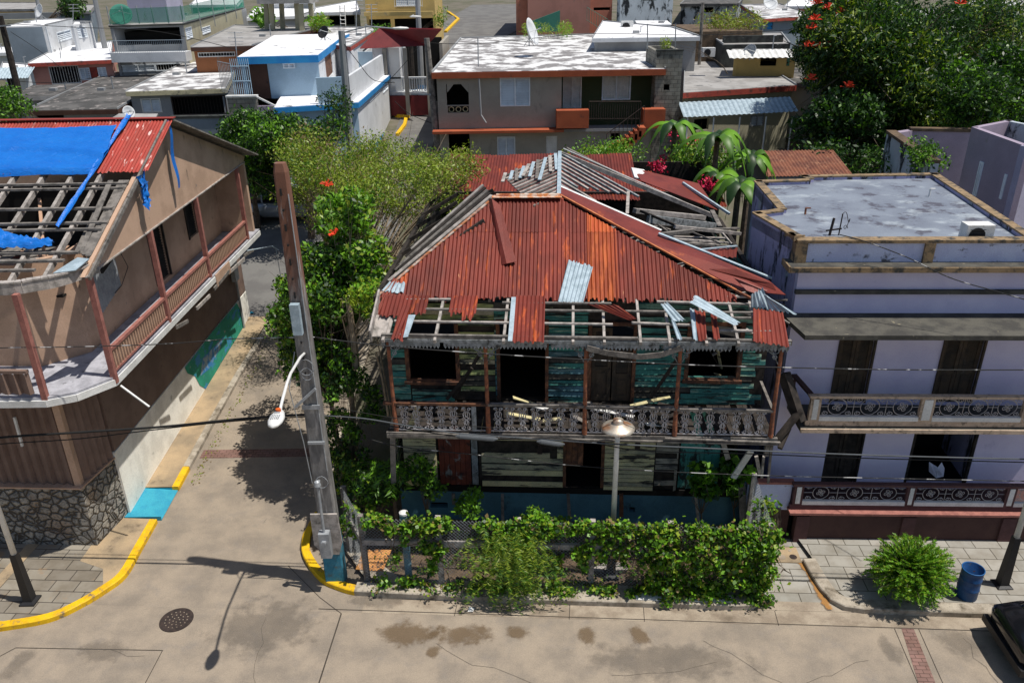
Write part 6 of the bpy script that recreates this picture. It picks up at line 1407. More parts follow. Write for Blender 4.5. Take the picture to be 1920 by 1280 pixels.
dish('big round satellite dish seen edge-on on the roof of the beige house', 992, 62, 50, .78, 1.25, .35, stem=.75)
def pole(label, name, cat, pts, Y, r0, r1, m, group=None, arm=None, light=None, cross=None, foot=None):
    (a_, za), (b_, zb_) = Wy(*pts[0], 0, Y), Wy(*pts[1], 0, Y); k_ = (hill(Y)-.2-zb_)/(za-zb_); (b_, zb_) = (b_+(a_-b_)*k_, zb_+(za-zb_)*k_) if k_ < 0 else (b_, zb_); t = T(name, label, cat, 0, (b_, Y, zb_), group)
    mb = MB(); mb.tube([(b_, Y, zb_), ((a_+b_)/2, Y, (za+zb_)/2), (a_, Y, za)], [r0, (r0+r1)/2, r1], 8); t.part('shaft', mb, M[m])
    if foot: mb = MB(); f_ = foot; mb.tube([(b_, Y, zb_), (b_+(a_-b_)*f_, Y, zb_+(za-zb_)*f_)], r0*1.08, 8); t.part('painted_foot', mb, M['t_blue'])
    if cross:
        mb = MB(); c0, c1 = Wy(*cross[0], 0, Y-.15), Wy(*cross[1], 0, Y-.15); mb.bar((c0[0], Y-.15, c0[1]), (c1[0], Y-.15, c1[1]), .08, .08); t.part('crossarm', mb, M['greymetal'])
    if light:
        mb = MB(); l0, l1 = Wy(*light[0], 0, Y), Wy(*light[1], 0, Y-.5); mb.tube([(l0[0], Y, l0[1]), ((l0[0]+l1[0])/2, Y-.3, max(l0[1], l1[1])+.1), (l1[0], Y-.5, l1[1])], .035, 6); t.part('light_arm', mb, M['greymetal'])
        mb = MB(); mb.lathe([(0, .08), (.16, .05), (.2, 0), (.12, -.05), (0, -.05)], (0, 0, 0), 12); mb.v = [(x*2.0+l1[0]+.3, y+Y-.5, z+l1[1]) for x, y, z in mb.v]; t.part('lamp_head', mb, M['white'], smooth=True)
    return t
UG = 'utility poles of the back streets'
pole('round grey concrete pole with a long light arm rising beside the light blue house', 'utility_pole', 'utility pole', ((640, 58), (660, 300)), 38.5, .24, .15, 'w_grey', UG, light=((642, 62), (738, 54)))
pole('white topped utility pole with blue foot at the bend of the hill road', 'utility_pole', 'utility pole', ((780, -60), (792, 192)), 55, .22, .14, 'w_grey', UG, light=((781, 35), (770, 32)), foot=.2)
pole('black wooden pole beside the white topped utility pole', 'utility_pole', 'utility pole', ((768, 52), (776, 190)), 54.5, .2, .14, 'wooddark', UG, foot=.3)
pole('tall dark pole with a small crossarm at the corner of the beige house', 'utility_pole', 'utility pole', ((800, 72), (819, 262)), 43, .2, .14, 'wood', UG, cross=((773, 175), (808, 178)))
pole('leaning black pole with transformers at the left edge of the town', 'utility_pole', 'utility pole', ((0, 30), (34, 168)), 50, .22, .16, 'wooddark', UG, cross=((-10, 50), (20, 48)))
pole('thin grey pole rising behind the white house at the top left', 'utility_pole', 'utility pole', ((66, -20), (76, 35)), 72, .18, .14, 'w_grey', UG)
pole('thick grey pole beside the green netted terrace', 'utility_pole', 'utility pole', ((176, -10), (186, 38)), 66, .25, .18, 'w_grey', UG)
pole('grey weathered pole standing in the overgrown ruin', 'utility_pole', 'utility pole', ((1318, 5), (1312, 102)), 56, .12, .1, 'wood', UG)

# light blue house with terrace
z0_ = Wy(672, 192, 0, 41.5)[1]
lowp = [(512, 202), (672, 192), (741, 132), (560, 130)]
bl = TH('light_blue_house', 'light blue stepped house with bright blue roof edges and a walled roof terrace', 'house', 0, (G(590, 200, z0_)[0], 41.5, hill(41.5)-.3))
P = [G(*p, z0_)[:2] for p in lowp]; zb = hill(41.5)-.3
mb = MB(); mb.prism(P, z0_-.28, z0_-.03); bl.part('fascia', mb, M['t_blue']); mb = MB(); mb.prism(inset(P, .05), z0_-.029, z0_); bl.part('terrace_floor', mb, M['rwhite2'])
I = inset(P, .3); bl.ew(I[0], I[1], zb, z0_-.29, M['w_blue']); bl.ew(I[1], I[2], zb, z0_-.29, M['w_white'], [('louver', 676, 182, 690, 205), ('louver', 693, 168, 712, 192), ('louver', 718, 158, 727, 176)])
mb = MB(); d = Vector((I[2][0]-I[1][0], I[2][1]-I[1][1])).normalized(); nn = Vector((d.y, -d.x))*.02; mb.prism([(I[1][0]+nn.x, I[1][1]+nn.y), (I[2][0]+nn.x, I[2][1]+nn.y), I[2], I[1]], zb, zb+1.3); bl.part('blue_dado', mb, M['t_blue'])
mb = MB(); mb.prism(inset(P, 1.2), zb, z0_-.5); bl.part('dark_inner_wall', mb, M['blackvoid'])
z2_ = Wy(597, 103, 0, Wy(0, 0, 0, 1)[0]*0+44)[1]
up_ = [(444, 107), (596, 103), (640, 70), (655, 63), (514, 66)]
P = [G(*p, z2_)[:2] for p in up_]; mb = MB(); mb.prism(P, z2_-.38, z2_-.03); bl.part('upper_fascia', mb, M['t_blue']); mb = MB(); mb.prism(inset(P, .05), z2_-.029, z2_); bl.part('roof', mb, M['rwhite2'])
I = inset(P, .25); bl.ew(I[0], I[1], z0_-.1, z2_-.39, M['w_blue'], [('door', 465, 116, 500, 190, 't_brown'), ('louver', 531, 109, 551, 129)]); bl.ew(I[1], I[2], z0_, z2_-.39, M['w_white'], [('door', 613, 95, 621, 150, 'woodbrown')]); bl.ew(I[4], I[0], zb, z2_-.39, M['w_blue'])
# terrace parapet walls
zp = z0_+1.25
T4 = [G(*p, zp)[:2] for p in ((592, 146), (650, 144), (724, 97), (652, 98))]
for k in (0, 1, 2):
    p, q = T4[k], T4[k+1]; v = (Vector(q)-Vector(p)).normalized()*.08; n2 = Vector((v.y, -v.x)); mb = MB(); mb.prism([(p[0]+n2.x, p[1]+n2.y), (q[0]+n2.x, q[1]+n2.y), (q[0]-n2.x, q[1]-n2.y), (p[0]-n2.x, p[1]-n2.y)], z0_, zp); bl.part('parapet', mb, M['w_blue'] if k != 1 else M['w_white'])
# white gate bars and stair wall at its left
a_ = G(420, 180, z0_); b_ = G(470, 178, z0_)
for k in range(9): pass
mb = MB(); q0 = Wy(441, 180, 0, 41.4); q1 = Wy(474, 180, 0, 41.4)
for k in range(10): x = q0[0]+(q1[0]-q0[0])*k/9; mb.tube([(x, 41.4, q0[1]), (x, 41.4, q0[1]+1.75)], .02, 4)
for h_ in (.7, 1.4): mb.tube([(q0[0], 41.4, q0[1]+h_), (q1[0], 41.4, q0[1]+h_)], .025, 4)
bl.part('gate', mb, M['w_blue'])
railbars(bl, (Wy(418, 180, 0, 43)[0], 43, q0[1]), (q0[0], 41.5, q0[1]), 1.5, 9, 'greymetal')
s0 = Wy(425, 183, 0, 41); s1 = Wy(480, 186, 0, 41); s2 = Wy(512, 188, 0, 41)
mb = MB(); mb.box(s0[0], s1[0], 41, 41.25, zb-1, s0[1]); bl.part('stair_wall', mb, M['block'])
mb = MB(); mb.box(s1[0]+.002, s2[0], 41, 41.25, zb-1, s1[1]-.35); bl.part('stair_wall', mb, M['w_mauve'])
mb = MB(); mb.box(s0[0]-.05, s1[0]+.05, 40.95, 41.3, s0[1]+.001, s0[1]+.08); mb2 = mb; mb.bar((s1[0], 41.1, s0[1]), (s2[0]+.3, 41.1, s1[1]-.5), .1, .08); bl.part('stair_coping', mb, M['white'])
dish('black framed antenna stand on the white roof of the light blue house', 608, 62, 47, .35, -.5, .5, 'black', .4)

h1 = house('white_roofed_house', 'cream edged house with white roof and dark carport left of the light blue house', 'house', 44, [(235, 172), (424, 166), (452, 113), (356, 113)], 'w_grey', 'rwhite', 't_cream', {0: [('louver', 268, 184, 300, 212, 'white'), ('bars', 326, 178, 422, 217, 'iron')]})
mb = MB(); a_ = Wy(318, 223, 0, 42.8); b_ = Wy(432, 219, 0, 42.8); t = T('retaining_wall', 'blue grey rendered wall with black top edge below the white roofed house', 'wall', 0, ((a_[0]+b_[0])/2, 42.8, hill(40)))
mb.box(a_[0], b_[0]+3, 42.8, 43.1, 1.5, a_[1]); t.part('wall', mb, M['w_bluegrey']); mb = MB(); mb.box(a_[0], b_[0]+3, 42.75, 43.2, a_[1]+.001, a_[1]+.12); t.part('coping', mb, M['mossdark'])
house('dark_roofed_house', 'low house with blackened flat roof between the tarpaulin house and the cream edged house', 'house', 42, [(48, 208), (220, 205), (335, 137), (205, 137)], 'w_grey', 'rdark', 't_brown', {0: [('open', 60, 212, 118, 222)]})
house('grey_roofed_shed', 'low shed with plain dark grey roof at the left edge beyond the dark roofed house', 'shed', 47, [(20, 182), (125, 178), (190, 155), (60, 160)], 'w_grey', 'rdark', 'rgrey', {}, curbh=0)
house('pink_house', 'pink house with white roof, red edge, arched grille and red shutters at the left', 'house', 55, [(52, 119), (211, 112), (211, 78), (112, 88)], 'w_pink', 'rwhite2', 't_red', {0: [('bars', 98, 122, 146, 159, 'white'), ('louver', 153, 127, 167, 151), ('door', 168, 126, 184, 148, 't_red'), ('louver', 186, 126, 198, 146)]})
house('white_cube_house', 'white two storey cube house with side painted blue for shade at the top left', 'house', 62, [(11, 50), (84, 48), (137, 36), (70, 38)], 'w_bluegrey', 'rwhite2', 'w_white', {1: [('louver', 110, 55, 131, 80)]}, wms={1: 'w_white'}, fas=.1, over=0)  # blue grey faces carry the white house's shade as colour
house('white_annexe', 'narrow white annexe with grey shutter joined right of the white cube house', 'house', 64, [(136, 46), (160, 44), (172, 42), (140, 41)], 'w_white', 'rwhite2', 'w_white', {0: [('louver', 139, 50, 160, 73)]}, fas=.1, over=0)
house('low_white_house', 'low white house with blue awnings below the leaning black pole', 'house', 54, [(0, 130), (52, 131), (60, 122), (5, 118)], 'w_white', 'rwhite2', 'w_bluegrey', {0: [('bars', 10, 148, 26, 170, 'iron')]})
house('small_white_house', 'small white flat roofed house at the far left edge', 'house', 66, [(-30, 100), (28, 98), (28, 88), (-30, 90)], 'w_white', 'rwhite2', 'w_white')
mb = MB(); a_ = Wy(0, 127, 0, 53); b_ = Wy(28, 145, 0, 52); mb.corr((a_[0]-1, 53, a_[1]), (1, 0, 0), (0, -1, -.5), 3.2, 0, 1.2, .2, .03, 4, 2); solo('awning', 'corrugated blue grey awning on the low white house', 'awning', mb, M['galv'], 0, (a_[0], 53, a_[1]))
gh = house('grey_balcony_house', 'grey two storey concrete house with dark open verandas under green netting', 'house', 57, [(203, 48), (343, 44), (458, 14), (330, 10)], 'w_grey', 'rgrey', 'mossdark', {0: [('open', 220, 53, 278, 86), ('open', 284, 51, 336, 85), ('louver', 228, 120, 290, 136), ('bars', 293, 118, 340, 134)], 1: [('louver', 380, 48, 393, 66), ('louver', 350, 50, 358, 75)]}, wms={1: 'w_cream'}, fas=.12, over=.1)
a_ = Wy(206, 100, 0, 56.2); b_ = Wy(347, 98, 0, 56.2); mb = MB(); mb.box(a_[0], b_[0], 56.2, 57.3, a_[1]-.6, a_[1]); gh.part('balcony', mb, M['w_white']); railbars(gh, (a_[0], 56.25, a_[1]), (b_[0], 56.25, a_[1]), .75, 40, 'w_bluegrey')
mb = MB(); a_ = Wy(240, 14, 0, 60); b_ = Wy(317, 34, 0, 60); mb.box(a_[0], b_[0], 60, 63, b_[1]-.3, b_[1]+5); gh.part('roof_room', mb, M['w_lilac'])
m, n, b = nodes('green_netting', .8); b.inputs['Base Color'].default_value = (.03, .26, .17, 1); b.inputs['Alpha'].default_value = .62; M['net'] = m
mb = MB(); N = [Wy(p[0], p[1], 0, y) + (y,) for p, y in (((206, 46), 57.2), ((206, 18), 57.2), ((343, 12), 57.2), ((343, 42), 57.2))]
mb.poly([(q[0], q[2], q[1]) for q in N]); c0 = G(458, 14, gh.z1); mb.poly([(N[3][0], 57.2, N[3][1]), (N[2][0], 57.2, N[2][1]), (c0[0], c0[1], N[2][1]+.2), (c0[0], c0[1], gh.z1)])
gh.part('green_netting', mb, M['net'])
for k in range(6): x = N[0][0]+(N[3][0]-N[0][0])*k/5; mb = MB(); mb.tube([(x, 57.25, N[0][1]), (x, 57.25, N[1][1]+.2)], .04, 5); gh.part('net_post', mb, M['greymetal'])
for k in range(1, 6): p = Vector((N[3][0], 57.2)).lerp(Vector(c0[:2]), k/5); mb = MB(); mb.tube([(p.x, p.y, gh.z1-.8), (p.x, p.y, gh.z1+1.5)], .04, 5); gh.part('net_post', mb, M['greymetal'])
dish('large green satellite dish behind the netting of the grey balcony house', 228, 30, 58, .7, .3, .5, 'w_teal', .4)
dish('white satellite dish on the roof of the white cube house', 76, 22, 64, .5, -.6, .4, stem=.6)
dish('small tilted satellite dish on the little grey roof behind the tarpaulin house', 240, 211, 37.5, .28, .9, .3, stem=.3)
house('little_grey_roof', 'little shed with light grey roof right behind the red ridge of the tarpaulin house', 'shed', 37, [(200, 226), (294, 220), (298, 213), (222, 213)], 'w_grey', 'rgrey', 'mossdark', curbh=0)
house('brown_edged_house', 'orange walled house with grey roof and dark brown edge behind the cream edged house', 'house', 52, [(357, 89), (472, 86), (600, 52), (440, 48)], 'w_orange', 'rgrey', 't_brown', {0: [('bars', 372, 97, 440, 108, 'white')]})
uc = T('unfinished_columns', 'row of bare unfinished concrete columns under a thin slab on a grey roof', 'concrete frame', 0, (-14, 68, 8))
for px_ in (488, 505, 518, 553, 567, 580):
    a_ = Wy(px_, 58, 0, 66); b_ = Wy(px_-3, 8, 0, 66); mb = MB(); mb.bar((a_[0], 66+(px_ % 3), a_[1]), (b_[0], 66+(px_ % 3), b_[1]), .32, .32, up=(0, 1, 0)); uc.part('column', mb, M['w_cream'])
a_ = Wy(484, 8, 0, 66); b_ = Wy(582, 5, 0, 66); mb = MB(); mb.box(a_[0], b_[0], 65.7, 69, a_[1], a_[1]+.35); uc.part('slab', mb, M['rgrey'])
house('white_terrace_house', 'white roofed house with a ladder behind the bare concrete columns', 'house', 76, [(462, 34), (560, 30), (600, 18), (480, 14)], 'w_white', 'rwhite2', 'w_white')
wh = house('white_ladder_house', 'white flat roofed house with grey garage left of the ochre house', 'house', 72, [(588, 24), (676, 22), (668, 2), (590, -4)], 'w_cream', 'rwhite2', 'w_white', {0: [('open', 618, 30, 664, 48)]})
a_ = Wy(639, 50, 0, 71.5); mb = MB()
for s_ in (0, .4): mb.tube([(a_[0]+s_, 71.5, a_[1]), (a_[0]+s_, 71.9, a_[1]+1.6)], .04, 4)
for k in range(5): mb.tube([(a_[0], 71.5+.08*k, a_[1]+.2+.3*k), (a_[0]+.4, 71.5+.08*k, a_[1]+.2+.3*k)], .03, 4)
solo('ladder', 'white ladder leaning on the white house left of the ochre house', 'ladder', mb, M['white'], 0, (a_[0], 71.5, a_[1]))
yh = house('ochre_house', 'tall ochre yellow house with balcony and dark garages at the top centre', 'house', 70, [(677, -60), (813, -62), (828, -75), (700, -75)], 'w_yellow', 'rgrey', 'w_yellow', {0: [('louver', 743, -8, 788, 12), ('open', 689, 36, 732, 56), ('open', 741, 34, 812, 56)]}, over=.1)
a_ = Wy(683, 26, 0, 69.8); mb = MB(); mb.box(a_[0], Wy(812, 26, 0, 69.8)[0], 69.6, 70.1, a_[1]-.2, a_[1]+.1); yh.part('ledge', mb, M['w_yellow']); railbars(yh, (Wy(740, 12, 0, 69.5)[0], 69.5, Wy(740, 14, 0, 69.5)[1]), (Wy(792, 12, 0, 69.5)[0], 69.5, Wy(740, 14, 0, 69.5)[1]), .7, 14, 'white')
house('red_edged_house', 'small grey roofed house with red edge between light blue house and maroon roof', 'house', 53, [(625, 84), (657, 88), (712, 52), (590, 52)], 'w_white', 'rwhite', 't_red', {1: [('open', 680, 85, 700, 95)]})
mh = TH('maroon_roof_house', 'house with sloping maroon metal roof over a dark porch and red gate', 'house', 0, (Wy(750, 190, 0, 54)[0], 54, hill(54)))
zf_ = Wy(675, 92, 0, 52.6)[1]; xl = Wy(675, 92, 0, 52.6)[0]; xr = Wy(800, 84, 0, 52.6)[0]; bl_ = G(712, 54, zf_+1.1); br_ = G(828, 56, zf_+1.1)
mb = MB(); mb.slab([(xl, 52.6, zf_), (xr, 52.9, zf_+.1), (br_[0], br_[1], zf_+1.1), (bl_[0], bl_[1], zf_+1.1)], .08); mh.part('roof', mb, M['maroon'])
gz_ = hill(54)
mb = MB(); mb.box(xl+.6, xl+2.3, 53.5, 60, gz_-.3, zf_-.02); mh.part('wall', mb, M['w_white'])
mb = MB(); mb.box(xl+2.3, xr+.6, 57, 57.2, gz_, zf_+.3); mh.part('dark_inner_wall', mb, M['blackvoid'])
mb = MB(); mb.box(xr+.7, xr+.9, 53.5, 60, gz_, zf_+.2); mh.part('side_wall', mb, M['w_beige'])
q0 = Wy(728, 190, 0, 53.2); q1 = Wy(806, 190, 0, 53.2); mb = MB(); mb.box(q0[0], q1[0], 53.2, 53.25, gz_, gz_+1.25); mh.part('gate', mb, M['maroon'])
for px_ in (728, 765, 806): a_ = Wy(px_, 190, 0, 53.2); mb = MB(); mb.box(a_[0]-.12, a_[0]+.12, 53.0, 53.3, gz_-.1, zf_-.05); mh.part('porch_post', mb, M['w_beige'])
mb = MB(); z = gz_+1.75
for k in range(16): x = q0[0]+.2+(q1[0]-q0[0]-.4)*k/15; mb.tube([(x, 53.6, z-.3), (x, 53.6, z+.5)], .05, 5)
mb.box(q0[0], q1[0], 53.5, 53.7, z+.5, z+.6); mb.box(q0[0], q1[0], 53.4, 54.6, z-.5, z-.3); mh.part('balustrade', mb, M['w_white'])
for (x0, y0, x1, y1, Y, lb) in ((738, 193, 822, 189, 52.6, 1), (740, 219, 765, 223, 47.8, 2)):
    a_ = GH(x0, y0); b_ = GH(x1, y1); curb('curb_yellow', [(a_[0], a_[1]), (b_[0], b_[1])], M['yellow'], .2, .18)
a_, b_, c_ = GH(765, 223), GH(762, 237), GH(748, 256); curb('curb_yellow', [c_[:2], b_[:2], a_[:2]], M['yellow'], .2, .18)
a_, b_, c_ = GH(838, 62), GH(862, 38), GH(842, 24); curb('curb_yellow', [a_[:2], b_[:2], c_[:2]], M['yellow'], .3, .2)
# top centre and right
pk = house('salmon_house', 'pink and salmon house with lattice panel and sloping green wall at the top centre', 'house', 84, [(965, -50), (1152, -52), (1150, -62), (980, -62)], 'w_salmon', 'rgrey', 'w_pink', {0: [('grid', 996, -5, 1045, 11), ('open', 1113, 14, 1147, 20)]}, over=.1)
a_ = Wy(990, 45, 0, 82); b_ = Wy(1107, 0, 0, 82); mb = MB(); mb.box(a_[0], b_[0], 82, 84, a_[1]-1.5, b_[1]+2); pk.part('pink_wing', mb, M['w_pink'])
q = [Wy(*p, 0, 80) for p in ((992, 60), (1050, 60), (1050, 20), (992, 42))]; mb = MB(); mb.poly([(p[0], 80, p[1]) for p in q]); mb.poly([(p[0], 80.2, p[1]) for p in q][::-1]); mb.quad((q[3][0], 80, q[3][1]), (q[2][0], 80, q[2][1]), (q[2][0], 80.2, q[2][1]), (q[3][0], 80.2, q[3][1])); pk.part('green_wall', mb, M['w_teal'])
railbars(pk, (Wy(1108, 45, 0, 76)[0], 80, Wy(1108, 45, 0, 76)[1]), (Wy(1133, 62, 0, 74)[0], 72, Wy(1133, 62, 0, 74)[1]), 1.2, 8, 'w_teal')
house('stained_house', 'white house streaked with black mould behind the low white roof', 'house', 76, [(1160, -40), (1266, -42), (1262, -55), (1168, -55)], 'w_stain', 'rgrey', 'w_stain', {0: [('open', 1205, -10, 1232, 2)]}, over=.05)
wr = house('low_white_roof_house', 'low house with bright white roof behind the block tower', 'house', 52, [(1110, 72), (1313, 100), (1262, 52), (1130, 40)], 'w_grey', 'rwhite2', 'w_white')
house('white_sheet_roof', 'small lean-to with white corrugated roof in front of the stained house', 'shed', 66, [(1196, 47), (1260, 46), (1252, 39), (1190, 39)], 'w_white', 'rwhite2', 'w_white', curbh=0, h=1.2)
ac2 = T('air_conditioner', 'square dark fronted air conditioner on the low white roof', 'air conditioner', 0, (Wy(1175, 62, 0, 62)[0], 62, Wy(1175, 62, 0, 62)[1])); acunit(ac2, ac2.off[0], 62, ac2.off[2], .85, .5, .8)
bt_ = TH('block_tower', 'narrow bare concrete block tower with black stains beside the beige house', 'tower', 0, (Wy(1260, 200, 0, 42.8)[0], 42.8, 3))
a_ = Wy(1232, 97, 0, 42.8); b_ = Wy(1281, 95, 0, 42.8); mb = MB(); mb.wall(a_[0], b_[0], 42.8, 43, 2.5, a_[1], [(a_[0]+.45, a_[0]+.75, a_[1]-1.9, a_[1]-1.6)]); mb.box(b_[0]-.2, b_[0], 43, 46, 2.5, a_[1]); mb.box(a_[0], a_[0]+.2, 43, 46, 2.5, a_[1]); mb.box(a_[0], b_[0], 46, 46.2, 2.5, a_[1]); mb.box(a_[0]+.2, b_[0]-.2, 43, 46, a_[1]-.8, a_[1]-.6); bt_.part('block_wall', mb, M['block'])
mb = MB(); mb.box(a_[0]-.03, b_[0]+.03, 42.77, 43.02, a_[1]+.001, a_[1]+.08); bt_.part('coping', mb, M['mossdark'])
rh_ = house('red_fascia_house', 'single storey house with long pinkish red roof edge and grey awning on the right', 'house', 43, [(1281, 174), (1494, 160), (1404, 104), (1284, 108)], 'w_cream', 'rgrey', 't_red', {0: [('louver', 1405, 215, 1433, 238, 'w_grey'), ('open', 1300, 222, 1330, 245)]}, fas=.3)
q = [(1278, 195), (1480, 187), (1497, 209), (1282, 220)]; z_a = Wy(1290, 192, 0, 42.9)[1]; b2 = [Wy(*q[3], 0, 41.4), Wy(*q[2], 0, 41.4)]
mb = MB(); mb.corr((b2[0][0], 41.4, b2[0][1]), (1, 0, (b2[1][1]-b2[0][1])/(b2[1][0]-b2[0][0])), (0, 1.6, z_a-b2[0][1]), b2[1][0]-b2[0][0], 0, 1.65, .25, .02, 4, 2)
aw = T('awning', 'long grey metal awning with a blue corner on thin posts below the red edged roof', 'awning', 0, (b2[0][0], 41.4, 4)); aw.part('awning_sheet', mb, M['galv'])
for k in range(5): x = b2[0][0]+(b2[1][0]-b2[0][0])*(.04+.92*k/4); mb = MB(); mb.tube([(x, 41.5, 3), (x, 41.5, b2[0][1]-.05)], .04, 6); aw.part('awning_post', mb, M['white'])
ac3 = T('air_conditioner', 'pale air conditioner on the roof of the red edged house', 'air conditioner', 0, (Wy(1327, 108, 0, 50)[0], 50, Wy(1327, 108, 0, 50)[1])); acunit(ac3, ac3.off[0], 50, ac3.off[2], .75, .4, .55)
dish('dark satellite dish on a low mast on the red edged roof', 1407, 98, 49, .42, -.9, .5, 'greymetal', .45)
house('far_red_edged_house', 'grey blue house with bright roof and red edge beside the flowering tree', 'house', 66, [(1430, 36), (1523, 30), (1462, 8), (1388, 10)], 'w_bluegrey', 'rwhite', 't_red', {0: [('door', 1438, 42, 1450, 56, 't_blue')]})
dish('pale satellite dish on the far red edged roof', 1443, 8, 72, .62, .2, .6, stem=.4)
ru = house('mossy_ruin', 'mossy roofless ruin with black mould along its parapet', 'ruin', 54, [(1355, 84), (1482, 82), (1466, 62), (1330, 66)], 'mossdark', 'rgrey', 'mossdark', over=0, fas=.1)
a_ = Wy(1357, 68, 0, 55); b_ = Wy(1470, 64, 0, 55); mb = MB(); mb.box(a_[0], b_[0], 55, 55.25, a_[1]-.8, a_[1]); ru.part('parapet', mb, M['mossdark'])
mb = MB(); mb.box(Wy(1300, 60, 0, 58)[0], Wy(1430, 60, 0, 58)[0], 58, 66, 5, Wy(1300, 60, 0, 58)[1]); solo('rubble_terrace', 'rubble and soil terrace overgrown with weeds behind the mossy ruin', 'terrace', mb, M['dirt'], 0, (14, 60, 5))
sh = house('yellow_shop', 'small yellow house with striped white awning and green and pink doors', 'house', 49.5, [(1368, 101), (1505, 101), (1500, 92), (1372, 92)], 'w_yellow', 'rgrey', 'rgrey', {0: [('open', 1425, 108, 1457, 124), ('door', 1474, 106, 1482, 124, 'w_teal'), ('door', 1492, 106, 1503, 124, 'pinkflower')]}, curbh=0)
a_ = Wy(1362, 95, 0, 49.3); b_ = Wy(1480, 91, 0, 49.3); mb = MB(); mb.corr((a_[0], 48.4, a_[1]-.35), (1, 0, 0), (0, 1, .4), b_[0]-a_[0], 0, 1, .35, .03, 4, 2); sh.part('awning', mb, M['white'])
house('courtyard_roof', 'plain dark grey roof in the shade left of the big flowering tree', 'shed', 48, [(1440, 152), (1600, 162), (1560, 128), (1420, 126)], 'w_grey', 'rdark', 'rdark', curbh=0)
# rusty roof and mauve buildings at the right
z_ = Wy(1440, 331, 0, 31)[1]; q = [G(*p, z_) for p in ((1436, 331), (1600, 329))]; mb = MB(); mb.corr((q[0][0], q[0][1], z_), (1, 0, 0), (0, 1, .22), q[1][0]-q[0][0], 0, 2.4, .14, .02, 6, 2)
rt = T('rusty_shed', 'low shed with brown rusty corrugated roof behind the lavender house', 'shed', 0, (q[0][0], q[0][1], 2)); rt.part('roof', mb, M['rustroof'], smooth=True); mb = MB(); mb.wall(q[0][0]+.1, q[1][0]-.1, q[0][1]+.1, q[0][1]+.2, 1, z_-.03); mb.box(q[0][0]+.1, q[1][0]-.1, q[0][1]+2.2, q[0][1]+2.3, 1, z_+.3); rt.part('wall', mb, M['w_grey'])
mw = TH('mauve_house', 'mauve rendered house with two white louvred shutters at the right edge', 'house', 0, (Wy(1860, 300, 0, 27)[0], 27, 0))
z_ = Wy(1824, 238, 0, 28.5)[1]; P = [G(*p, z_)[:2] for p in ((1822, 238), (1925, 275), (2040, 255), (1890, 225))]
mw.ew(P[0], P[1], 0, z_, M['w_mauve'], [('louver', 1824, 305, 1846, 365), ('louver', 1874, 328, 1890, 372)]); mw.ew(P[1], P[2], 0, z_, M['w_lilac']); mw.ew(P[3], P[0], 0, z_, M['w_mauve']); mw.ew(P[2], P[3], 0, z_, M['w_stain'])
mb = MB(); mb.prism(inset(P, .3), z_-.8, z_-.7); mw.part('roof', mb, M['rdark']); mb = MB(); mb.prism(inset(P, 1.0), 0, z_-.9); mw.part('dark_inner_wall', mb, M['blackvoid'])
rw = TH('ruined_wall', 'roofless mauve ruin with mossy broken wall tops at the right', 'ruin', 0, (Wy(1740, 300, 0, 30)[0], 30, 1))
z_ = Wy(1668, 248, 0, 33)[1]; P = [G(*p, z_)[:2] for p in ((1745, 300), (1820, 320), (1824, 240), (1705, 238), (1664, 244))]
for k, m_ in ((4, 'w_stain'), (2, 'w_mauve')):
    p, q = P[k], P[(k+1) % 5]; rw.ew(p, q, .5, z_-.12, M[m_], th=.3); v = Vector((q[0]-p[0], q[1]-p[1])).normalized()*.17; n2 = Vector((v.y, -v.x)); mb = MB()
    mb.prism([(p[0]+n2.x*.3, p[1]+n2.y*.3), (q[0]+n2.x*.3, q[1]+n2.y*.3), (q[0]-n2.x*2.0, q[1]-n2.y*2.0), (p[0]-n2.x*2.0, p[1]-n2.y*2.0)], z_-.12, z_); rw.part('wall_top', mb, M['dirt'])
rw.ew(P[3], P[4], .5, z_-.1, M['w_mauve'], th=.3)
nb = T('neighbour_house', 'dark blue wall with black parapet beside the lavender house roof', 'house', B, (13.5, 20, 0))
mb = MB(); mb.box(12.3, 16, 18.0, 20.0, 0, 7.9); nb.part('wall', mb, M['w_bluegrey']); mb = MB(); mb.box(12.2, 16, 17.9, 20.1, 7.901, 8.1); nb.part('coping', mb, M['mossdark'])
# backdrop of the town higher up
M['hillgreen'] = mat('hill_green', (.05, .09, .03), (.08, .1, .04), ns=.3, bs=1, bst=.6)
for k, (px_, w_, Y, wm_, rm_, lb) in enumerate(((20, 90, 92, 'w_yellow', 'rgrey', 'long low ochre wall house on the top left terraces'), (140, 60, 84, 'w_bluegrey', 'rgrey', 'small blue grey house behind the white cube house'), (400, 90, 88, 'w_teal', 'rwhite2', 'green house behind the netted terrace'), (1330, 110, 88, 'w_stain', 'rdark', 'mouldy dark walled house above the overgrown terrace'),
      (1530, 120, 86, 'w_pink', 'rwhite2', 'pink walled house behind the far red edged roof'), (1680, 130, 84, 'w_white', 'rwhite2', 'long white house glimpsed through the flowering tree'), (1850, 120, 76, 'w_blue', 'rwhite2', 'pale house with white roof glimpsed behind the trees at the right'), (540, 80, 96, 'w_white', 'rwhite2', 'white house high above the bare columns'), (1790, 60, 60, 'w_bluegrey', 'rwhite2', 'white roofed house deep behind the trees at the right'))):
    y_ = {0: 18, 1: 22, 2: 10, 3: 8, 4: 12, 5: 30, 6: 12, 7: 4, 8: 88}[k]
    house('town_house', lb, 'house', Y, [(px_-w_/2, y_), (px_+w_/2, y_-1), (px_+w_/2+10, y_-12), (px_-w_/2+14, y_-12)], wm_, rm_, rm_, {0: [('open', px_-10, y_+6, px_+8, y_+16)]} if k in (1, 2, 3, 4) else {}, group='houses higher up the hill')
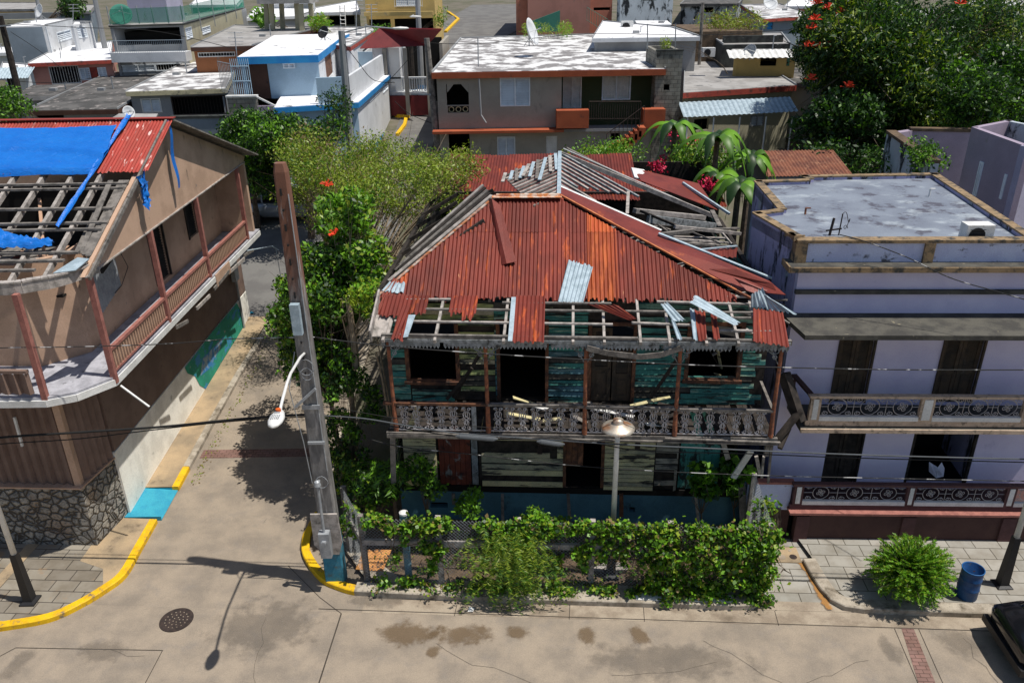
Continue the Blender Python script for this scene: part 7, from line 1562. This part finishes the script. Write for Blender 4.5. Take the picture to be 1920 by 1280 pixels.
for k, (y_, Y, lb) in enumerate(((38, 78, 'lower pale retaining wall of the top left terraces'), (26, 86, 'upper grey retaining wall of the top left terraces'))):
    a_ = Wy(-40, y_, 0, Y); b_ = Wy(120, y_-3, 0, Y); mb = MB(); mb.box(a_[0], b_[0], Y, Y+.4, a_[1]-3, a_[1]); solo('terrace_wall', lb, 'wall', mb, M['w_cream' if k == 0 else 'w_grey'], 0, (a_[0], Y, 7))
# thin rooftop posts and antennas
for k, (x0, y0, x1, y1, Y, lb) in enumerate(((896, 72, 897, 125, 44, 'thin post in a block on the beige house roof'), (1214, 45, 1214, 92, 44.5, 'thin post by the kerb at the right of the beige roof'), (1267, 45, 1266, 95, 44, 'thin post on the block tower'), (668, 0, 668, 66, 54, 'tall thin antenna behind the light blue house'), (696, 8, 697, 48, 60, 'short antenna before the ochre garages'), (440, 60, 446, 128, 46, 'thin antenna mast beside the cream edged roof'), (137, 8, 137, 42, 66, 'small television antenna on the white annexe'), (112, 90, 115, 118, 58, 'thin pipe on the white roof of the pink house'))):
    a_ = Wy(x0, y0, 0, Y); b_ = Wy(x1, y1, 0, Y); mb = MB(); mb.tube([(b_[0], Y, b_[1]), (a_[0], Y, a_[1])], .03, 5)
    if k in (3, 4, 5, 6):
        for h_ in (.05, .3, .5): mb.tube([(a_[0]-.4, Y, a_[1]-h_), (a_[0]+.4, Y, a_[1]-h_)], .015, 4)
    solo('roof_post' if k < 3 or k == 7 else 'antenna', lb, 'antenna' if k > 2 else 'post', mb, M['greymetal'], 0, (b_[0], Y, b_[1]))
for k, (pix, Y, lb) in enumerate(((((643, 80), (670, 115), (700, 150), (740, 155)), 38.4, 'thin wire sagging from the grey concrete pole to the light blue terrace'), (((668, 195), (730, 150), (785, 88)), 50, 'black wire rising from the light blue house to the hill road poles'), (((740, 190), (770, 215), (820, 235)), 44, 'slack wire low across the hill road'), (((20, 60), (80, 100), (140, 150)), 50, 'thin wire dropping from the leaning black pole'), (((14, 45), (150, 52), (300, 60), (470, 100)), 50, 'long thin wire crossing the grey balcony house'), (((790, 80), (900, 82), (1100, 64), (1320, 66), (1500, 55)), 50, 'long thin wire above the beige roof'), (((0, 150), (100, 155), (220, 140)), 50, 'double black wire in front of the pink house'))):
    cable(lb, pix, .016, 'cable', Y, 0, 4)
# ------------------------------------------------------------------ vehicles
def ring(x, hw, z0, z1, n=20, e=3.2, top=1.0):
    out = []
    for k in range(n):
        t = 2*math.pi*k/n; c, s_ = math.cos(t), math.sin(t); yy = math.copysign(abs(c)**(2/e), c); zz = math.copysign(abs(s_)**(2/e), s_)
        zc = (z0+z1)/2+zz*(z1-z0)/2; wv = hw*(1-(1-top)*max(0, zz)); out.append((x, yy*wv, zc))
    return out
def vehicle(name, label, cat, a, base, body, cabin, paint, wb, wr, hw, lights=True):
    t = T(name, label, cat, a, base); t.off = (0, 0, 0)
    mb = MB(); loft(mb, [ring(*q) for q in body]); t.part('body', mb, paint, smooth=True)
    mb = MB(); loft(mb, [ring(q[0], q[1], q[2], q[3], 20, 4.5, .84) for q in cabin]); cb = t.part('cabin', mb, M['glassdark'], smooth=True)
    x0, x1 = cabin[1][0], cabin[-2][0]; zt = max(q[3] for q in cabin)
    mb = MB(); loft(mb, [ring(x, hw*.80, zt-.1, zt+.03, 20, 4) for x in (x0+.05, x0+.3, x1-.3, x1-.05)]); t.part('roof', mb, paint, smooth=True)
    for x in np.linspace(x0+.02, x1-.02, 4):
        for s_ in (-1, 1): mb = MB(); mb.bar((x, s_*hw*.985, cabin[1][2]+.12), (x*.97+(x0+x1)/2*.03, s_*hw*.81, zt-.06), .06, .05); t.part('pillar', mb, paint)
    for x in wb:
        for s_ in (-1, 1):
            mb = MB(); mb.tube([(x, s_*(hw-.2), wr), (x, s_*(hw+.01), wr)], wr, 24); w_ = t.part('wheel', mb, M['black']); mb = MB(); mb.tube([(x, s_*(hw-.02), wr), (x, s_*(hw+.03), wr)], wr*.6, 16); t.part('rim', mb, M['greymetal'], w_)
    xe = body[0][0]; xf = body[-1][0]; zb = (body[1][2]+body[1][3])/2+.12
    for x, m_ in ((xe+.1, 'greymetal'), (xf-.1, 'greymetal')):
        for s_ in (-1, 1): mb = MB(); mb.box(x-.04, x+.04, s_*hw*.7-.12, s_*hw*.7+.12, zb-.1, zb-.0); t.part('light', mb, M[m_])
    for x in (xe, xf): mb = MB(); mb.box(x-.05, x+.05, -hw*.9, hw*.9, .3, .46); t.part('bumper', mb, M['black'] if paint.name != 'van_silver' else M['greymetal'])
    return t
cb_ = mat('car_black', (.008, .009, .012), rough=.12, spec=.8, bst=0, fine=0); vs_ = mat('van_silver', (.36, .40, .45), (.33, .37, .42), rough=.3, metal=.4, bst=0, fine=0)
q = toL(G(1853, 1150, .6), A); ang = A; ca, sa = math.cos(R(A)), math.sin(R(A))
cx, cy = q[0]+2.25, q[1]-.62
vehicle('parked_car', 'black glossy car parked along the kerb at the lower right corner', 'car', A, (cx, cy, 0), [(-2.2, .6, .38, .75), (-2.1, .78, .28, .9), (-1.6, .86, .24, .97), (-.6, .88, .22, .95), (.8, .88, .22, .94), (1.7, .85, .24, .9), (2.15, .74, .3, .78), (2.25, .55, .4, .65)],
        [(-1.75, .6, .85, .92), (-1.1, .74, .85, 1.36), (-.2, .78, .85, 1.45), (.5, .74, .85, 1.38), (1.25, .6, .85, .93)], cb_, (-1.4, 1.4), .31, .86)
g_ = GH(500, 424); vehicle('parked_van', 'silver van parked on the back street half hidden by the olive tree', 'van', 0, (g_[0]+1.0, g_[1]+.9, hill(g_[1])+.01), [(-2.4, .8, .4, 1.0), (-2.3, .9, .3, 1.15), (-1, .92, .28, 1.18), (1.2, .92, .28, 1.15), (2.1, .88, .3, 1.0), (2.4, .7, .4, .8)],
        [(-2.3, .8, 1.0, 1.3), (-2.1, .84, 1.0, 1.72), (0, .86, 1.0, 1.78), (1.0, .82, 1.0, 1.7), (1.8, .7, 1.0, 1.1)], vs_, (-1.5, 1.5), .34, .92)

# ------------------------------------------------------------------ vegetation
rg = np.random.default_rng(21)
def tree(name, label, base, clumps, n, size, mats, wts, asp=.5, trunk=.2, bark='bark', fork=.4, cat='tree', droop=.2, up=.3, group=None, flowers=None, twig=True, shell=True, seed=0, flat=.8, tw=3):
    """base (x,y,z); clumps (x,y,z,r)"""
    t = T(name, label, cat, 0, base, group); P = []; ci = []
    for k, (x, y, z, r) in enumerate(clumps):
        m_ = max(8, int(n*(r**2))); d = rg.normal(size=(m_, 3)); d /= np.linalg.norm(d, axis=1)[:, None]
        rr = rg.uniform(.35, 1.0, m_)**.6 if shell else rg.uniform(0, 1, m_)**.5
        q = d*rr[:, None]*r*rg.uniform(.75, 1.2, m_)[:, None]; q[:, 2] *= flat; P.append(q+np.array([x, y, z])); ci += [k % 7]*m_
    P = np.concatenate(P); t.link('crown', leafmesh('crown', P, size, mats, base, asp, up, 5+seed, wts, droop, clump=ci))
    b = Vector(base); cc = Vector((sum(c[0] for c in clumps)/len(clumps), sum(c[1] for c in clumps)/len(clumps), sum(c[2] for c in clumps)/len(clumps)))
    fk = b.lerp(cc, fork); fk.x = b.x+(cc.x-b.x)*fork*.5; fk.y = b.y+(cc.y-b.y)*fork*.5
    mb = MB(); mb.tube([b-Vector((0, 0, .1)), b.lerp(fk, .5)+Vector((.05, 0, 0)), fk], [trunk, trunk*.8, trunk*.65], 8); t.part('trunk', mb, M[bark])
    mb = MB()
    for c in clumps[:95]:
        e = Vector(c[:3]); mid = fk.lerp(e, .5)+Vector((rg.normal()*.15, rg.normal()*.15, .12*(e-fk).length*.5)); mb.tube([fk, mid, e], [trunk*.38, trunk*.2, trunk*.05], 5)
        if twig:
            for _ in range(tw): mb.tube([mid.lerp(e, rg.uniform(.2, .9)), e+Vector(tuple(rg.normal(size=3)*c[3]*.7))], [trunk*.1, trunk*.03], 3, cap=False)
    t.part('limbs', mb, M[bark])
    if flowers:
        for f in flowers:
            mb = MB(); f = Vector(f)
            for _ in range(14):
                d = Vector(tuple(rg.normal(size=3))); d.z = abs(d.z); d.normalize(); s_ = flowers_r[0]
                mb.slab([f, f+d*s_+Vector((.3*s_, 0, 0)), f+d*s_*1.2, f+d*s_+Vector((0, .3*s_, .1*s_))], .01)
            t.part('flower', mb, M['redflower'])
    return t
flowers_r = [.3]
def pc(px_, py_, Y, r): x, z = Wy(px_, py_, 0, Y); return (x, Y, z, r)
def cloud(px_, py_, rx, ry, Y0, Y1, k, r0, r1, seed):
    g = np.random.default_rng(seed); out = []
    while len(out) < k:
        u = g.uniform(-1, 1, 3)
        if (u**2).sum() > 1: continue
        Y = (Y0+Y1)/2+u[2]*(Y1-Y0)/2; out.append(pc(px_+u[0]*rx, py_+u[1]*ry, Y, g.uniform(r0, r1)))
    return out
L_ = lambda *k: [M[q] for q in k]
fl = [pc(x, y, Y, 0)[:3] for x, y, Y in ((1530, 8, 41), (1553, 18, 41), (1528, 38, 40), (1520, 55, 40), (1524, 88, 39.5), (1536, 92, 39.5), (1551, 89, 39.5), (1510, 88, 39.8), (1520, 150, 39), (1588, 164, 37.5), (1576, 25, 41), (1640, 14, 42), (1876, 113, 38), (1800, 8, 42))]
flowers_r = [.27]
big = cloud(1650, 90, 130, 105, 38.5, 48, 46, .9, 1.8, 1)+cloud(1720, 190, 150, 70, 37, 45, 30, .9, 1.7, 2)+cloud(1560, 70, 55, 80, 40, 44, 12, .7, 1.2, 5)
tree('flowering_tree', 'huge dark green tree with scattered red orange flowers filling the upper right', (17.5, 43, 3.0), big, 820, .25, L_('lf2', 'lf1', 'lf5', 'lf3'), [.84, .12, .03, .01], .3, .45, flowers=fl, droop=.6, fork=.45)
tree('bushy_tree', 'dense bright green tree at the right edge beyond the mauve ruin', (23.5, 37, 2.2), cloud(1865, 175, 85, 75, 33, 41, 26, .8, 1.4, 3), 800, .2, L_('lf2', 'lf1', 'lf4'), [.66, .24, .1], .45, .25)
tree('airy_tree', 'tall open crowned tree with pale limbs at the top right corner', (25, 49, 4), cloud(1835, 55, 100, 60, 44, 54, 30, .9, 1.6, 4), 420, .26, L_('lf2', 'lf1', 'lf5'), [.65, .2, .15], .3, .3, 'barkpale')
tree('leafy_shrub', 'bright green shrub growing against the stained ruin wall', (16.2, 29, 1), cloud(1742, 292, 26, 26, 27.5, 30, 9, .4, .6, 6), 700, .12, L_('lf1', 'lf4', 'lf2'), [.4, .35, .25], .5, .08, cat='shrub')
tree('low_scrub', 'low dark scrub in the shade under the flowering tree', (13, 36, 1.5), cloud(1620, 300, 110, 34, 32, 38, 22, .6, 1.1, 7), 260, .2, L_('lf2', 'lf1'), [.75, .25], .45, .1, cat='shrub')
tree('shade_tree', 'black green tree mass in the deep shade below the flowering tree', (15, 38, 2.5), cloud(1610, 235, 105, 50, 36, 41, 26, .8, 1.4, 17), 480, .24, L_('lf2', 'lf1'), [.85, .15], .45, .2)
# left dark trees
tree('dark_tree', 'dense dark green tree left of the concrete pole top', (-12.0, 36.5, 2.0), cloud(478, 285, 62, 72, 33, 37.5, 26, .55, 1.0, 8), 1100, .15, L_('lf2', 'lf1', 'lf4'), [.5, .32, .18], .5, .18)
tree('dark_tree', 'dense dark green tree right behind the concrete pole top', (-9.2, 35.5, 2.0), cloud(575, 270, 62, 62, 32, 37, 24, .5, .95, 9), 1100, .15, L_('lf2', 'lf1', 'lf4'), [.52, .33, .15], .5, .18, seed=2)
tree('slender_tree', 'slender blackish tree standing against the light blue house', (-8.7, 38.0, 2.4), cloud(628, 210, 26, 46, 36.5, 38.2, 12, .35, .6, 10), 600, .14, L_('lf2', 'lf1'), [.8, .2], .4, .1)
# olive thin tree over the lot
ol = cloud(720, 350, 165, 95, 21, 31, 62, .5, .95, 11)+cloud(620, 300, 95, 60, 23, 30, 22, .5, .9, 12)+cloud(850, 330, 45, 50, 24, 29, 9, .4, .7, 13)+cloud(850, 385, 55, 40, 24, 27, 7, .35, .55, 73)
tree('olive_tree', 'wide airy olive green tree with fine leaves spreading left of the rusty roof', (-5.4, 23.5, .3), ol, 1150, .09, L_('lf5', 'lf3', 'lf1', 'lf6'), [.52, .26, .1, .12], .42, .13, 'barkpale', shell=False, fork=.35, droop=0, tw=4)
flowers_r = [.14]
tree('tulip_tree', 'slim tree with bright green leaves and one red flower beside the concrete pole', (-4.6, 19.4, .1), cloud(640, 395, 50, 45, 18.6, 20.6, 14, .3, .5, 14)+cloud(670, 455, 40, 40, 18.6, 20.5, 8, .3, .45, 15), 1700, .14, L_('lf4', 'lf1', 'lf3', 'lf2'), [.45, .25, .15, .15], .42, .09, 'barkpale', flowers=[pc(628, 440, 18.4, 0)[:3], pc(612, 348, 19, 0)[:3]], fork=.6, droop=.3)
tree('creeper_tree', 'dark leaved tree wrapped in creepers on both sides of the concrete pole', (-4.75, 18.2, .1), cloud(600, 560, 80, 110, 17.6, 20.5, 46, .3, .55, 16)+cloud(680, 520, 45, 60, 17.8, 20, 16, .3, .5, 18)+cloud(590, 660, 55, 50, 17.0, 19.2, 14, .25, .45, 19)+cloud(560, 590, 42, 120, 18.5, 22.5, 26, .3, .5, 61), 1500, .12, L_('lf2', 'lf1', 'lf4', 'lf3'), [.42, .33, .15, .1], .55, .1, fork=.5)
tree('yellow_tree', 'yellow green sapling with a broken pale trunk at the left roof corner', (-4.3, 17.6, .1), cloud(690, 560, 32, 40, 17, 18.3, 9, .25, .4, 20), 900, .14, L_('lf3', 'lf4', 'lf1'), [.45, .3, .25], .35, .07, 'barkpale', fork=.8)
for k, (p0, y0, p1, y1, r, lb) in enumerate((((652, 560), 17.6, (668, 690), 17.4, .09, 'thick pale broken trunk left of the ruined house'), ((640, 560), 17.8, (662, 680), 17.7, .04, 'thin pale trunk just left of the thick broken one'), ((705, 660), 17.0, (728, 780), 17.0, .03, 'thin pale stem against the dark left wall of the ruin'), ((700, 600), 17.2, (745, 850), 17, .02, 'long thin stem leaning over the dark left corner'))):
    a_ = Wy(*p0, 0, y0); b_ = Wy(*p1, 0, y1); mb = MB(); mb.tube([(b_[0], y1, b_[1]), ((a_[0]+b_[0])/2+.03, (y0+y1)/2, (a_[1]+b_[1])/2), (a_[0], y0, a_[1])], [r, r*.9, r*.7], 7); solo('dead_trunk', lb, 'trunk', mb, M['barkpale'], 0, (b_[0], y1, b_[1]))
for k, (px_, py_, Y, rx, ry, n_, lb, mt, wt) in enumerate(((650, 760, 17.3, 55, 120, 34, 'dark green undergrowth between the concrete pole and the ruined house', ('lf2', 'lf1', 'lf4'), (.6, .25, .15)), (700, 920, 16.0, 45, 45, 12, 'shaded leafy shrub at the left end of the fence', ('lf2', 'lf1', 'lf4'), (.5, .3, .2)), (640, 880, 16.6, 30, 60, 10, 'shrub with light tips right behind the concrete pole', ('lf2', 'lf1', 'lf3'), (.55, .3, .15)),
        (795, 890, 16.1, 40, 45, 9, 'creeper climbing over the yellow boards at the left corner', ('lf1', 'lf4', 'lf2'), (.35, .3, .35)), (1000, 985, 14.7, 60, 22, 12, 'bright green shrub rising above the middle of the fence', ('lf4', 'lf1', 'lf3'), (.5, .3, .2)), (880, 950, 15.6, 16, 34, 5, 'single creeper tongue climbing before the blue foundation', ('lf1', 'lf4'), (.5, .5)))):
    c_ = cloud(px_, py_, rx, ry, Y-.5, Y+.5, n_, .18, .34, 30+k); x, z = Wy(px_, py_, 0, Y)
    tree('undergrowth' if k < 3 else 'creeper', lb, (x, Y, .08), c_, 2000, .10, L_(*mt), wt, .55, .03, cat='shrub', twig=False, seed=k)
for k, (px_, py_, Y, n_, lb) in enumerate(((1322, 895, 16.0, 9, 'round leaved shrub in front of the turquoise door'), (1385, 890, 16.2, 8, 'round leaved shrub at the right corner of the turquoise door'))):
    c_ = cloud(px_, py_, 26, 34, Y-.35, Y+.25, n_, .16, .26, 50+k); x, z = Wy(px_, py_, 0, Y); tree('round_leaved_shrub', lb, (x, Y, .1), c_, 1100, .17, L_('lf1', 'lf4', 'lf2'), (.5, .3, .2), .9, .03, cat='shrub', twig=False, seed=60+k)
# palms in the dark strip
def frond(P, D, c, ang, ln, rise, n=26, w=.28):
    for j in range(n):
        t = j/n; x = c[0]+math.cos(ang)*ln*t; y = c[1]+math.sin(ang)*ln*t; z = c[2]+rise*t-rise*1.4*t*t
        for s_ in (-1, 1):
            dx = -math.sin(ang)*s_; dy = math.cos(ang)*s_; q = w*(1-t*.6)*.5; P.append((x+dx*q*.8, y+dy*q*.8, z-.05)); D.append((dx+math.cos(ang)*.6, dy+math.sin(ang)*.6, -.35))
for k, (px_, py_, Y, lb) in enumerate(((735, 885, 16.0, 'small palm in the shade left of the yellow boards'), (690, 880, 16.6, 'small palm deeper in the shade beside the pole'))):
    x, z = Wy(px_, py_, 0, Y); t = T('small_palm', lb, 'palm', 0, (x, Y, .1)); P = []; D = []
    for j in range(11): frond(P, D, (x, Y, z), j*.6+k, .75, .45, 24, .3)
    t.link('fronds', leafmesh('fronds', P, .2, L_('lf1', 'lf4', 'lf2'), (x, Y, .1), .16, .2, 3, [.5, .3, .2], dirs=np.array(D))); mb = MB(); mb.tube([(x, Y, .1), (x, Y, z)], .05, 6); t.part('trunk', mb, M['bark'])
# banana plants
def banana(label, px_, py_, Y, n_, ln, seed):
    g = np.random.default_rng(seed); x, z = Wy(px_, py_, 0, Y); t = T('banana_plant', label, 'banana plant', 0, (x, Y, hill(Y)), 'banana plants behind the ruined house'); mb = MB(); mb.tube([(x, Y, hill(Y)), (x, Y, z)], [.14, .09], 8); t.part('stem', mb, M['bark'])
    for k in range(n_):
        a_ = k*2.4+g.uniform(-.3, .3); L = ln*g.uniform(.75, 1.15); lift = g.uniform(.7, 1.5); mb = MB(); prev = None; N_ = 12
        for j in range(N_+1):
            u = j/N_; cx_ = x+math.cos(a_)*L*u*.85; cy_ = Y+math.sin(a_)*L*u*.85; cz_ = z+lift*u*1.4-2.1*lift*u*u; w_ = .2*math.sin(min(1, u*1.15+.05)*math.pi)**.6+.01; px2, py2 = -math.sin(a_), math.cos(a_); tear = g.uniform(.35, 1)
            cur = [len(mb.v), len(mb.v)+1, len(mb.v)+2]; mb.v += [(cx_+px2*w_*tear, cy_+py2*w_*tear, cz_-.1), (cx_, cy_, cz_), (cx_-px2*w_, cy_-py2*w_, cz_-.1)]
            if prev: mb.f += [(prev[0], prev[1], cur[1], cur[0]), (prev[1], prev[2], cur[2], cur[1])]; mb.m += [0, 0]
            prev = cur
        t.part('banana_leaf', mb, M[('lf1', 'lf4', 'lf1', 'lf2')[k % 4]], smooth=True)
for a_ in (('tall banana plant rising beside the block tower', 1265, 240, 30, 10, 1.5, 1), ('banana plant with arching leaves above the rusty fence', 1345, 262, 27.5, 14, 1.7, 2), ('banana plant with broad leaves touching the lavender roof corner', 1385, 350, 24.2, 12, 1.4, 3), ('young upright banana plant near the brown rusty roof', 1408, 300, 28, 10, 1.3, 4), ('short banana plant low beside the fallen red panel', 1345, 330, 26, 9, 1.2, 5)): banana(*a_)
t = tree('bougainvillea', 'tangled bougainvillea with magenta flowers behind the fallen red roof panel', (9.0, 33, 2), cloud(1310, 300, 62, 36, 28, 33, 18, .4, .75, 40), 520, .13, L_('lf1', 'lf4', 'lf5', 'lf2'), [.4, .25, .2, .15], .5, .08, cat='shrub')
for x, y, Y in ((1255, 245, 36), (1262, 250, 36), (1293, 272, 32), (1250, 295, 30), (1232, 312, 27), (1240, 311, 27), (1325, 345, 25.3), (1328, 352, 25.2), (1338, 353, 25.2), (1345, 358, 25.2), (1300, 262, 34), (1322, 340, 25.3), (1226, 311, 27)):
    c_ = pc(x, y, Y, 0)[:3]; P = rg.normal(size=(40, 3))*.12*(Y/30)+np.array(c_); t.link('flowers', leafmesh('flowers', P, .12, [M['pinkflower']], t.off, .8))
tree('garden_creeper', 'sunny green creeper below the stairs of the beige house', (4.5, 37, 2.5), cloud(1130, 285, 65, 18, 34, 38, 16, .45, .8, 41), 480, .12, L_('lf4', 'lf1', 'lf3'), [.45, .35, .2], .5, .06, cat='creeper')
tree('grass_clump', 'grassy weeds on the terrace behind the beige house roof', (3.5, 62, 6), cloud(1030, 55, 50, 6, 60, 66, 10, .5, .8, 42), 260, .25, L_('lf3', 'lf4', 'lf5'), [.4, .3, .3], .15, .05, cat='weeds', twig=False)
tree('grass_clump', 'dry and green weeds covering the rubble terrace', (16, 60, 6), cloud(1370, 42, 70, 14, 58, 64, 16, .6, 1.0, 43), 200, .28, L_('lf5', 'lf6', 'lf3'), [.4, .35, .25], .2, .05, cat='weeds', twig=False)
tree('rooftop_weed', 'little plant growing on top of the block tower', (11.6, 44, 8), cloud(1253, 82, 10, 9, 43.4, 44, 5, .25, .35, 44), 400, .14, L_('lf5', 'lf3'), [.6, .4], .3, .03, cat='plant', twig=False)
tree('terrace_tree', 'small round dark tree on the top left terraces', (-44, 80, 8), cloud(132, 10, 18, 14, 78, 82, 8, .8, 1.2, 45), 160, .3, L_('lf2', 'lf1'), [.7, .3], .5, .15)
tree('roadside_shrub', 'green shrub at the left edge before the dark roofed house', (-21, 40, 2.5), cloud(15, 200, 30, 28, 38, 41, 12, .5, .8, 46), 420, .16, L_('lf1', 'lf4', 'lf2'), [.4, .3, .3], .5, .08, cat='shrub')
tree('banana_clump', 'small bright banana clump between the bare columns', (-16, 70, 7), cloud(492, 38, 12, 14, 69, 72, 5, .6, .9, 47), 120, .45, L_('lf4', 'lf1'), [.5, .5], .4, .1, cat='plant')
tree('potted_tree', 'small green tree in front of the white ladder house', (-12, 63, 6.5), cloud(600, 42, 18, 9, 62, 65, 6, .5, .8, 48), 220, .25, L_('lf4', 'lf5'), [.5, .5], .4, .08)
tree('street_creeper', 'thin creeper on the ochre house corner by the hill road', (-9, 68, 6), cloud(825, 30, 7, 18, 66, 69, 6, .4, .6, 49), 200, .2, L_('lf1', 'lf3'), [.6, .4], .4, .05, cat='creeper', twig=False)
tree('hedge_plant', 'green clump on the wall behind the maroon roof', (-8, 60, 6), cloud(718, 55, 14, 6, 58, 60, 4, .4, .5, 51), 260, .2, L_('lf4', 'lf1'), [.5, .5], .4, .05, cat='plant', twig=False)
tree('far_tree', 'spreading green tree at the far top right behind the pale house', (33, 62, 5), cloud(1900, 90, 70, 50, 56, 64, 22, 1.2, 2.0, 52), 160, .35, L_('lf1', 'lf2', 'lf5'), [.4, .4, .2], .4, .3)
# litter
for k, (px_, py_, lb) in enumerate(((883, 1145, 'small white crumpled paper on the gutter below the feathery shrub'), (472, 588, 'scrap of bright blue plastic at the far corner of the side road'))):
    g_ = GH(px_, py_); mb = MB(); mb.slab([(g_[0]-.07, g_[1]-.04, g_[2]+.03), (g_[0]+.05, g_[1]-.06, g_[2]+.05), (g_[0]+.08, g_[1]+.05, g_[2]+.03), (g_[0]-.03, g_[1]+.07, g_[2]+.08)], .01); solo('litter', lb, 'litter', mb, M['white'] if k == 0 else M['bluepaint'], 0, g_)
P = []
for k in range(300): u = rg.uniform(0, 1); P.append((-9.1+.15*abs(rg.normal()), 18.5+9*u, hill(18.5+9*u)+.02)) 
solo('fallen_leaves', 'scattered dry yellow leaves along the left gutter of the side road', 'leaves', leafmesh('fallen_leaves', P, .06, L_('lf6', 'lf3'), (0, 0, 0), .6, 3), None, 0, (0, 0, 0), kind='stuff')
